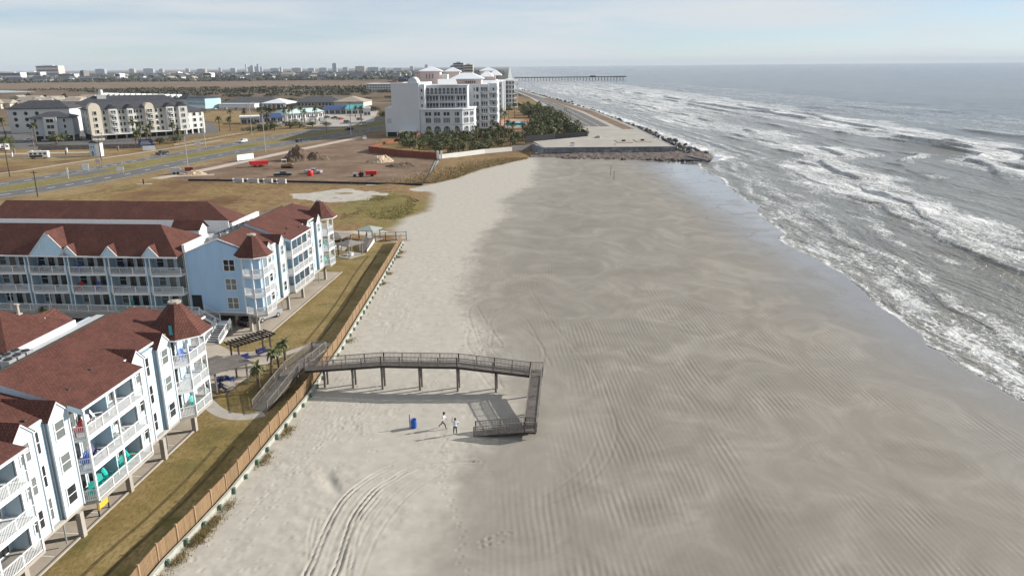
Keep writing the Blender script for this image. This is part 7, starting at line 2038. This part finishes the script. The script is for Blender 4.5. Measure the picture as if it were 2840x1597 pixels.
for k in range(4):
    z = 3.5 + k * 3.1
    for (x, w_, yy) in ((2.3, 1.4, -2.0), (7.0, 1.1, 0), (11, 2.4, -2.0), (14.6, 1.0, 0), (16.4, 1.0, 0), (19.5, 1.6, -2), (22.8, 2.2, 0), (25.2, 1.0, 0), (29.2, 2.6, -2), (33.2, 1.2, 0), (35.6, 1.2, 0), (40, 2.4, -2), (43.2, 1, 0), (46.8, 1.6, -2)):
        bigwin(ap, x, yy, z, 0, w_, 1.7, 2 if w_ > 1.5 else 1, 'window', 'glass', 'cream')
    for (a, b) in ((9.6, 12.4), (27.6, 30.8), (38.6, 41.4)):
        m = MB(); m.box(a, b, -3.2, -2.0, z - 0.45, z - 0.2); m.build('balcony_floor', M['cream'], ap); railing(ap, [(a, -3.1), (b, -3.1)], z - 0.2, o0, 1.0, M['trim'], 0.35, 0.06, 1.6)
    for y in (3.5, 8.5): bigwin(ap, 0, y, z, R(-90), 1.1, 1.7, 1, 'window', 'glass', 'cream')
m = MB(); m.box(-0.3, alen, -3.4, 0, 2.45, 2.9); m.build('terrace', M['cream'], ap)
a2 = thing('apartment_block', 'lower right end block of the cream apartments with charcoal hip roof', 'building', (-180.5, 429.0, 0), R(60)); block(a2, o0, 0, 13, 0, 12, 2.6, 12.2)
for k in range(3):
    for x in (2.2, 6.5, 10.6): bigwin(a2, x, 0, 3.6 + k * 3.1, 0, 1.9 if x == 6.5 else 1.1, 1.7, 1, 'window', 'glass', 'cream')
for k in range(4): m = MB(); m.box(0.2 + k * 4, 0.9 + k * 4, 0.1, 0.8, 0, 2.6); m.build('column', M['cream'], a2)
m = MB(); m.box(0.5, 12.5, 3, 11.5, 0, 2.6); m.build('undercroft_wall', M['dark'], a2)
a3 = thing('apartment_block', 'three storey grey white block on columns left of the curved gable', 'building', (-243, 392, 0), R(18)); block(a3, o0, 0, 19, 0, 14, 2.6, 11.8, 'greywall', 'darkroof', 2.6)
m = MB(); m.box(6.0, 12.0, -1.6, 0.05, 2.6, 11.9); m.build('bay_wall', M['cream'], a3)
for k in range(3):
    for x, w_ in ((2.2, 1.2), (9, 3.2), (15.2, 1.2)): bigwin(a3, x, -1.6 if w_ > 2 else 0, 3.4 + k * 3.0, 0, w_, 1.7, 2 if w_ > 2 else 1, 'window', 'glass', 'trim')
for k in range(5): m = MB(); m.box(0.3 + k * 4.4, 1.0 + k * 4.4, 0.1, 0.8, 0, 2.6); m.build('column', M['cream'], a3)
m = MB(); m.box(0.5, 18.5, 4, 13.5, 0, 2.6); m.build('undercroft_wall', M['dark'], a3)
a4 = thing('apartment_block', 'white wing with round dark windows behind the grey block', 'building', (-290, 448, 0), R(6)); block(a4, o0, 0, 34, 0, 18, 0, 13.8, 'cream', 'darkroof', 4.2)
for k in range(3):
    for x in (4, 10, 16): m = MB(); m.cyl((x, 0.02, 4.2 + k * 3.4), (x, -0.1, 4.2 + k * 3.4), 1.05, 1.05, 14); m.build('round_window', M['glass'], a4)
a5 = thing('apartment_block', 'dark roofed rear wing of the cream apartments under the white cupola', 'building', (-262, 470, 0), R(30)); block(a5, o0, 0, 60, 0, 20, 0, 14.5, 'cream', 'darkroof', 4.8)
for k in range(3):
    for x in (6, 16, 26, 36, 46): bigwin(a5, x, 0, 4.2 + k * 3.2, 0, 1.6, 1.7, 1, 'window', 'glass', 'cream')
m = MB(); m.box(12, 17, 6, 11, 17.5, 20.0); m.cyl((14.5, 8.5, 20.0), (14.5, 8.5, 23.0), 1.6, 1.1, 10); m.build('cupola', M['cream'], a5)
a6 = thing('apartment_block', 'low dark roofed wing at the left edge of the apartments', 'building', (-322, 398, 0), R(10)); block(a6, o0, 0, 40, 0, 16, 0, 8.0, 'greywall', 'darkroof', 3.2)
for k in range(2):
    for x in (5, 12, 19, 26, 33): bigwin(a6, x, 0, 1.5 + k * 3.3, 0, 1.6, 1.6, 1, 'window', 'glass', 'greywall')
for (x, y, h) in ((-193, 395, 9), (-188, 391, 8), (-185.5, 397, 7), (-232, 376, 9), (-176, 402, 7), (-262, 400, 10), (-285, 398, 9), (-303, 392, 9), (-272, 408, 11), (-168, 446, 7), (-164, 452, 6.5), (-170, 395, 4.5), (-178, 368, 6), (-172, 364, 6.5), (-176, 361, 5.5)):
    palm('palm standing before the cream apartment block', x, y, h, 1.6, 0, 'palms at the apartment block')
hd = thing('park_fence', 'dark slat fence between the caravan park and the apartments', 'fence', (-215, 349, 0), R(8))
for k in range(17): m = MB(); m.box(k * 3, k * 3 + 2.9, -0.08, 0.08, 0.05, 2.0); m.build('panel', M['wood'], hd)
hd2 = thing('rail_fence', 'long pale rail fence running from the apartments along the verge', 'fence', (-158, 360, 0), math.atan2(120, 18))
for k in range(24): m = MB(); m.box(k * 5 - 0.1, k * 5 + 0.1, -0.1, 0.1, 0, 1.5); m.build('post', M['wood'], hd2)
m = MB(); m.box(0, 118, -0.05, 0.05, 1.0, 1.15); m.box(0, 118, -0.05, 0.05, 0.5, 0.62); m.build('rail', M['tanroof'], hd2)
for i in range(9):
    x, y = -232 + i * 7.0, 320 + (i % 3) * 7 + i * 1.2
    o = thing('hookup_post', 'white service post on the caravan lawn' if i % 2 else 'timber service post on the caravan lawn', 'post', (x, y, 0.02), 0, 'posts in the caravan park'); m = MB(); m.box(-0.3, 0.3, -0.25, 0.25, 0, 1.7); m.build('post_body', M['trim'] if i % 2 else M['wood'], o); m = MB(); m.box(-0.38, 0.38, -0.33, 0.33, 1.7, 1.9); m.build('cap', M['conc_dark'], o)

# ------------------------------------------------------------------ shops, low building, blue apartments
def shop(label, x, y, rz, L_, D_, H_, wall, roof, kind='flat', z=0.03):
    o = thing('shop', label, 'shop', (x, y, z), rz)
    m = MB(); m.box(0, L_, 0, D_, 0, H_); m.build('wall', M[wall], o)
    m = MB()
    if kind == 'flat': m.box(-0.4, L_ + 0.4, -2.2, D_ + 0.4, H_, H_ + 0.9)
    else: m.loft([[(-0.6, -2.2, H_ - 0.4), (L_ + 0.6, -2.2, H_ - 0.4), (L_ + 0.6, D_ + 0.6, H_ - 0.4), (-0.6, D_ + 0.6, H_ - 0.4)], [(1.2, D_ * 0.4, H_ + 2.0), (L_ - 1.2, D_ * 0.4, H_ + 2.0), (L_ - 1.2, D_ * 0.6, H_ + 2.0), (1.2, D_ * 0.6, H_ + 2.0)]])
    m.build('roof', M[roof], o)
    n = max(2, int(L_ / 4))
    for k in range(n): bigwin(o, L_ * (k + 0.5) / n, 0, 0.4, 0, L_ / n * 0.7, 2.2, 2, 'shop_window', 'glass', 'trim')
    for k in range(n + 1): m = MB(); m.box(L_ * k / n - 0.1, L_ * k / n + 0.1, -2.0, -1.8, 0, H_ - 0.4 if kind != 'flat' else H_); m.build('post', M['trim'], o)
    return o
shop('grey walled shop at the end of the row beside the tan lot', -176, 505, R(20), 12, 12, 4.0, 'greywall', 'white', 'flat')
shop('shop under a royal blue canopy', -165, 517, R(26), 13, 12, 3.6, 'greywall', 'bluecan', 'hip')
shop('shop with long white parapet and mint front roof', -157, 545, R(58), 34, 14, 4.4, 'white', 'mint', 'hip')
shop('shop with deep blue roof between mint and teal roofs', -146, 606, R(12), 22, 14, 4.2, 'greywall', 'bluecan', 'hip')
shop('shop with a bright teal roof and red shopfront', -128, 604, R(8), 14, 14, 4.6, 'white', 'teal_roof', 'hip')
shop('small white kiosk at the end of the shop row', -110.5, 585, R(10), 5, 6, 5.0, 'white', 'white', 'flat')
lb = thing('low_building', 'long low grey roofed building with a white columned porch', 'building', (-275, 735, 0), R(-4)); block(lb, o0, 0, 62, 0, 30, 0, 3.6, 'greywall', 'greyroof', 5.0); block(lb, o0, 66, 118, 4, 34, 0, 3.6, 'greywall', 'greyroof', 5.2); block(lb, o0, 112, 140, -6, 26, 0, 4.4, 'cream2', 'tanroof', 4.6)
block(lb, o0, 52, 74, -26, 2, 3.4, 4.4, 'white', 'metal_white', 3.6)
for k in range(6): m = MB(); m.cyl((53 + k * 4.0, -25.5, 0), (53 + k * 4.0, -25.5, 3.4), 0.5, 0.45, 8); m.build('porch_column', M['white'], lb)
for k in range(14): bigwin(lb, 3 + k * 4.1, 0, 0.8, 0, 2.0, 2.0, 1, 'window', 'glass', 'greywall')
for k in range(11): bigwin(lb, 76 + k * 3.3, 4, 0.8, 0, 1.8, 2.0, 1, 'window', 'glass', 'greywall')
ba = thing('apartment_block', 'aqua and white three storey apartment row with dark dormered roof', 'building', (-420, 798, 0), math.atan2(707 - 798, -276 + 420)); bl = math.hypot(144, 91)
block(ba, o0, 0, bl - 26, 0, 16, 0, 8.4, 'cream', 'darkroof', 3.6); block(ba, o0, bl - 26, bl, -1, 16, 0, 9.6, 'aqua', 'darkroof', 1.6)
m = MB(); m.box(bl - 26, bl, -1.15, -1.0, 0, 2.8); m.build('ground_floor_wall', M['white'], ba)
for k in range(14): m = MB(); x = 6 + k * 9.2; m.box(x, x + 3.2, 1.0, 5, 8.6, 10.6); m.add([(x - 0.3, 0.8, 10.6), (x + 3.5, 0.8, 10.6), (x + 1.6, 0.8, 12.0), (x - 0.3, 6, 10.6), (x + 3.5, 6, 10.6), (x + 1.6, 6, 12.0)], [(0, 1, 2), (1, 4, 5, 2), (3, 0, 2, 5)]); m.build('dormer', M['white'], ba)
for k in range(3):
    for j in range(10): bigwin(ba, bl - 24.5 + j * 2.5, -1.0, 0.8 + k * 3.0, 0, 1.1, 1.5, 1, 'window', 'glass', 'white')
wl_ = thing('long_shed', 'long white low shed beside the aqua apartments', 'shed', (-268, 716, 0), R(-6)); m = MB(); m.box(0, 34, 0, 10, 0, 3.4); m.build('wall', M['white'], wl_); m = MB(); m.box(-0.6, 34.6, -0.6, 10.6, 3.4, 3.9); m.build('roof', M['metal_white'], wl_)
for (x, y, h) in ((-195, 540, 6), (-181, 528, 6.5), (-168, 520, 8), (-158, 508, 7), (-150, 514, 8), (-143, 500, 8.5), (-138, 512, 9), (-133, 500, 8), (-128, 508, 9), (-152, 540, 8), (-140, 560, 8), (-112, 560, 7), (-106, 548, 7), (-100, 520, 9), (-160, 500, 7), (-148, 470, 7)):
    palm('street palm at the shop car park', x, y, h, 1.5, 0, 'palms at the shops')
for i, (x, y, w_, h_) in enumerate(((-138, 452, 7, 5), (-132, 462, 6, 4), (-128, 470, 6, 3.5), (-143, 446, 5, 4), (-122, 476, 5, 3), (-148, 437, 5, 3), (-116, 484, 5, 2.5), (-170, 372, 4, 3), (-165, 378, 5, 3.4), (-174, 372, 4, 3.0))):
    tree('dark green roadside shrub on the far verge', x, y, w_, h_, 0, 'shrubs on the far verge', 'roadside_shrub', 'shrub')

for i in range(26):
    x, y = (random.uniform(-95, -70), random.uniform(560, 700)) if i < 12 else (random.uniform(-300, -215), random.uniform(352, 378))
    tree('dark shrub beside the hotel drive' if i < 12 else 'dark shrub in the planting before the grey block', x, y, random.uniform(4, 7), random.uniform(3, 5), 0, 'shrubs by the hotel drive' if i < 12 else 'shrubs before the apartments', 'roadside_shrub', 'shrub')
# ------------------------------------------------------------------ fishing pier
pr0 = (29, 1925)
pier = thing('fishing_pier', 'long fishing pier on piles reaching out through the surf', 'pier', (*pr0, 0))
m = MB(pr0); m.box(10, 276, 1923, 1929, 6.0, 7.0); m.build('deck', M['wood_dk'], pier)
m = MB(pr0); m.box(10, 276, 1922.8, 1923.1, 7.0, 8.2); m.build('railing', M['wood'], pier)
for k in range(36): m = MB(pr0); m.box(14 + k * 7.5, 15 + k * 7.5, 1923.5, 1928.5, -4, 6.0); m.build('pile', M['wood_dk'], pier)
m = MB(pr0); m.box(256, 284, 1918, 1934, 6.2, 8.6); m.build('pier_head', M['wood_dk'], pier); m = MB(pr0); m.box(196, 209, 1922, 1931, 7.0, 10.2); m.build('pier_hut', M['wood_dk'], pier)

# ------------------------------------------------------------------ far town, skyline, scrub
def tower_block(label, name, x, y, w, d, h, wall, rows=0, cols=0, group='skyline towers', z=0, glass='glass'):
    o = thing(name, label, 'building', (x, y, z), 0, group); m = MB(); m.box(-w / 2, w / 2, 0, d, 0, h); m.build('wall', M[wall], o)
    m = MB(); m.box(-w * 0.2, w * 0.2, d * 0.2, d * 0.6, h, h + max(1.5, h * 0.05)); m.build('roof_plant', M[wall], o)
    for r in range(rows):
        m = MB(); zz = h * (r + 0.5) / rows; m.box(-w * 0.46, w * 0.46, -0.15, 0.0, zz, zz + h / rows * 0.45); m.build('window_band', M[glass], o)
    return o
M['hazegrey'] = plain('grey_facade', (0.30, 0.31, 0.33), 0.8, 0.1, 0.02); M['hazetan'] = plain('tan_facade', (0.36, 0.31, 0.26), 0.8, 0.1, 0.02)
tower_block('grey beachfront slab block with stepped top behind the hotel roofs', 'apartment_tower', -98, 1500, 20, 20, 41, 'greywall', 9); tower_block('greenish wide beachfront block beside the stepped one', 'apartment_tower', -79, 1500, 17, 20, 37.5, 'cream2', 8); tower_block('lower grey step of the beachfront block', 'apartment_tower', -110, 1505, 8, 20, 36, 'greywall', 8)
SKY = [(-1447, 6500, 34, 75, 'hazegrey'),
       (-2292, 7000, 22, 66, 'hazegrey'),
       (-2398, 7500, 16, 79, 'hazegrey'),
       (-2679, 8000, 8, 86, 'hazegrey'),
       (-2751, 8500, 152, 56, 'hazegrey'),
       (-1237, 6500, 75, 48, 'hazetan'),
       (-1216, 7000, 96, 38, 'hazegrey'),
       (-796, 7500, 28, 59, 'hazegrey'),
       (-999, 8000, 34, 44, 'hazegrey'),
       (-3129, 8500, 22, 49, 'hazegrey'),
       (-1892, 6500, 14, 46, 'hazegrey'),
       (-1897, 7000, 81, 38, 'hazetan'),
       (-1893, 7500, 55, 34, 'hazegrey'),
       (-1672, 8000, 50, 40, 'hazegrey'),
       (-2017, 8500, 80, 36, 'hazegrey'),
       (-3381, 6500, 75, 44, 'hazegrey'),
       (-3360, 7000, 44, 43, 'hazetan'),
       (-3441, 7500, 94, 45, 'hazegrey'),
       (-3542, 8000, 38, 41, 'hazetan'),
       (-3480, 8500, 36, 42, 'hazegrey'),
       (-2547, 6500, 68, 37, 'hazetan'),
       (-2461, 7000, 44, 40, 'hazegrey'),
       (-2240, 7500, 79, 37, 'hazegrey'),
       (-1282, 8000, 42, 31, 'hazegrey'),
       (-1212, 8500, 89, 26, 'hazegrey')]    # x, y, width, height, facade
for i, (x, y, w_, h_, mt) in enumerate(SKY):
    tower_block(['slim', 'wide', 'tall', 'stepped', 'plain'][i % 5] + ' hazy skyline tower above the far town', 'skyline_tower', x, y, w_, 40, h_ * 0.88, mt, 0)
tower_block('broad peach coloured building on the far left horizon', 'far_building', -2463, 4200, 118, 60, 56.5, 'pinkish', 3, group='far buildings'); 
for (x, y, w_, h_, mt, lb) in [(-1630, 3000, 13, 31.8, 'wood', 'dark control tower beside the airfield'), (-2018, 3300, 104, 27.0, 'white', 'long white curved hangar left of the control tower'), (-2070, 3250, 102, 26.3, 'white', 'long white hangar at the edge of the airfield'), (-1805, 3200, 67, 19.7, 'greywall', 'grey hangar before the peach building'), (-1496, 3000, 19, 19.0, 'white', 'small white hangar beyond the airfield'), (-1194, 3100, 33, 18.4, 'white', 'white gabled hall beyond the airfield'), (-1268, 3000, 9, 22.8, 'white', 'white gabled chapel like hall beyond the airfield')]:
    tower_block(lb, 'far_building', x, y, w_, 40, h_, mt, 1, group='far buildings')
x = -191; fb = thing('apartment_block', 'white three storey apartment row behind the blank hotel wall', 'building', (x, 1150, 0), 0)
block(fb, o0, -20, 44, 0, 16, 0, 11.5, 'cream', 'white', 0.8)
for k in range(3):
    for j in range(16): bigwin(fb, -18 + j * 4, 0, 1.5 + k * 3.5, 0, 2.0, 1.8, 1, 'window', 'glass', 'cream')
x = -186; tower_block('royal blue block between the hotel and the far town', 'far_building', x, 1350, 34, 30, 14, 'bluecan', 2, group='far buildings')
x = -196; tower_block('terracotta roofed block before the royal blue one', 'far_building', x, 1300, 40, 20, 11, 'pooltile', 1, group='far buildings')
hm = []
for k, (wl0, rf) in enumerate((('cream', 'greyroof'), ('greywall', 'darkroof'), ('greywall', 'greyroof'), ('cream2', 'tanroof'), ('hazegrey', 'greyroof'))):
    m = MB(); m.box(-6, 6, -5, 5, 0, 5); m2 = MB(); m2.add([(-7, -6, 4.8), (7, -6, 4.8), (7, 6, 4.8), (-7, 6, 4.8), (-6, 0, 8.2), (6, 0, 8.2)], [(0, 1, 5, 4), (1, 2, 5), (2, 3, 4, 5), (3, 0, 4), (3, 2, 1, 0)])
    hm.append((m.mesh('wall', M[wl0]), m2.mesh('roof', M[rf])))
rg = random.Random(77)
HL = ['small cream house with grey roof in the far town', 'small pale house with dark roof in the far town', 'small grey house in the far town', 'small buff house with tan roof in the far town', 'small dull grey house with grey roof in the far town']
for i in range(230):
    Y = 2300 + 2600 * rg.random() ** 1.3; x = rg.uniform(-0.66 * Y, -0.02 * Y)
    o = thing('house', HL[i % 5], 'house', (x, Y, 0), rg.choice([0, R(90), R(20)]), 'houses of the far town'); s = rg.uniform(0.9, 2.2); o.scale = (s * rg.uniform(1, 1.8), s, s * rg.uniform(0.8, 1.2))
    link('wall', hm[i % 5][0], None, o); link('roof', hm[i % 5][1], None, o)
for i in range(24):
    x, y = rg.uniform(-620, -430), rg.uniform(720, 900)
    o = thing('house', 'tan roofed house in the small estate beyond the apartments', 'house', (x, y, 0), rg.choice([0, R(90), R(20)]), 'houses of the small estate'); o.scale = (1.3, 1.3, 1.0)
    link('wall', hm[3][0], None, o); link('roof', hm[3][1], None, o)
# scrub: the clearest bushes singly, the rest as one mass
for i in range(150):
    Y = 640 + 800 * rg.random() ** 1.6; x = rg.uniform(-0.55 * Y, -0.16 * Y) if rg.random() < 0.75 else rg.uniform(-0.2 * Y, -0.1 * Y)
    if 660 < Y < 820 and -330 < x < -100: continue
    o = thing('scrub_bush', ['dark round scrub bush on the brown plain', 'low spreading scrub bush on the brown plain', 'olive scrub bush on the brown plain'][i % 3], 'bush', (x, Y, 0), rg.uniform(0, 6.28), 'scrub on the plain'); s = rg.uniform(4, 10); c = link('foliage', SB[i % 4], None, o); c.scale = (s * 1.4, s, s * 0.55)
m = MB(); r9 = np.random.default_rng(4)
for i in range(7800):
    if i % 3 == 0: Y = r9.uniform(1020, 1450); x = r9.uniform(-0.62, -0.10) * Y; cl = 2.6
    elif i % 3 == 1: Y = 2280 + 60 * r9.random() + 0.02 * i; x = r9.uniform(-0.66, -0.02) * Y; cl = 5
    else: Y = r9.uniform(2200, 6000); x = r9.uniform(-0.68, -0.01) * Y; cl = 7
    if i % 3 == 0 and float(vnoise(x / 90, Y / 60, 5)) < 0.52: continue
    for k in range(5):
        a = r9.uniform(0, 6.28); p = Vector((x + cl * r9.normal(), Y + cl * r9.normal(), abs(r9.normal()) * cl * 0.55)); s = cl * r9.uniform(0.35, 0.9)
        d1 = Vector((math.cos(a), math.sin(a), r9.uniform(-.3, .3))) * s; d2 = Vector((r9.uniform(-.3, .3), r9.uniform(-.3, .3), 1)) * s * 0.7
        m.add([p - d1, p - d2, p + d1, p + d2], [(0, 1, 2, 3)])
tag(m.build('distant_wood', M['scrub']), kind='stuff')
# weeds at the bulkhead, dune grass
M['straw'] = leaf_mat('straw_blades', (0.20, 0.14, 0.06), (0.36, 0.27, 0.13)); M['greenblade'] = leaf_mat('dune_grass_blades', (0.13, 0.118, 0.034), (0.26, 0.215, 0.075))
def blades(name, n, fn, mat, hmin, hmax, wd=0.03):
    m = MB()
    for i in range(n):
        x, y, z = fn()
        a = r9.uniform(0, 6.28); h = r9.uniform(hmin, hmax); l = h * r9.uniform(0.1, 0.7)
        dx, dy = math.cos(a), math.sin(a)
        m.add([(x - dy * wd, y + dx * wd, z), (x + dy * wd, y - dx * wd, z), (x + dx * l, y + dy * l, z + h)], [(0, 1, 2)])
    tag(m.build(name, mat), kind='stuff')
clumps = [(float(y), r9.uniform(0.7, 2.0), r9.integers(30, 120)) for y in np.concatenate([r9.uniform(44, 60, 14), r9.uniform(60, 72, 5), r9.uniform(95, 150, 6)])]
def wf_():
    y, e, _ = clumps[r9.integers(len(clumps))]; yy = y + r9.normal() * 0.5
    return float(fence_x(yy)) + 0.75 + abs(r9.normal()) * 0.45, yy, -0.03
blades('bulkhead_weeds', 3000, wf_, M['straw'], 0.12, 0.4); blades('bulkhead_greenery', 1500, wf_, M['greenblade'], 0.1, 0.35)
def dg_():
    while True:
        x, y = r9.uniform(-62, -18), r9.uniform(158, 232)
        if x > float(dune_x(y)) - 2: continue
        if math.hypot((x + 33 + 0.12 * (y - 192)) / 10, (y - 194) / 22) + 1.2 * (float(fbm(np.array(x / 5.0), np.array(y / 5.0), 611, 3)) - 0.5) < 0.8: break
    return x, y, 0.1
blades('dune_grass', 9000, dg_, M['greenblade'], 0.10, 0.32, 0.09)
def dg2_():
    y = r9.uniform(236, 300); return float(dune_x(y)) - abs(r9.normal()) * 7 - 0.5, y, 0.1
blades('dune_straw', 14000, dg2_, M['straw'], 0.3, 0.9, 0.08)
def flakes(name, n, fn, mat, s0, s1):
    m = MB()
    for i in range(n):
        x, y, z = fn(); a = r9.uniform(0, 6.28); s = r9.uniform(s0, s1); dx, dy = math.cos(a) * s, math.sin(a) * s
        m.add([(x - dx, y - dy, z), (x + dy * 0.4, y - dx * 0.4, z + 0.01), (x + dx, y + dy, z + s * 0.3), (x - dy * 0.4, y + dx * 0.4, z + 0.01)], [(0, 1, 2, 3)])
    tag(m.build(name, mat), kind='stuff')
def wr_():
    while True:
        y = r9.uniform(78, 250)
        if vnoise(np.array(y / 6.0), np.array(2.0), 91) > 0.45: break
    return float(damp_x(y)) + r9.normal() * 2.2 + 1.0, y, 0.02
flakes('wrack_line', 900, wr_, plain('dry_seaweed', (0.07, 0.052, 0.034), 0.9), 0.05, 0.16)
def sh_():
    return r9.uniform(-18, 46), r9.uniform(45, 170), 0.0
flakes('shell_scatter', 900, sh_, plain('bleached_shell', (0.55, 0.52, 0.46), 0.7), 0.03, 0.07)
def lw_():
    y = r9.uniform(38, 150); return float(fence_x(y)) - 0.2 - abs(r9.normal()) * 0.25, y, 0.0
blades('lawn_edge_grass', 5000, lw_, M['straw'], 0.08, 0.22)

# ------------------------------------------------------------------ sea haze
hz = MB(); hz.box(-16000, 16000, -300, 22000, -6, 140)
t = NT('sea_haze'); t.n.remove(t.bsdf)
pv = t.node('VolumePrincipled'); pv.inputs['Color'].default_value = (0.62, 0.70, 0.80, 1); pv.inputs['Density'].default_value = 0.00005; pv.inputs['Anisotropy'].default_value = 0.0
t.l.new(pv.outputs[0], t.n['Material Output'].inputs['Volume'])
hz = hz.build('haze', t.m); tag(hz, kind='stuff')
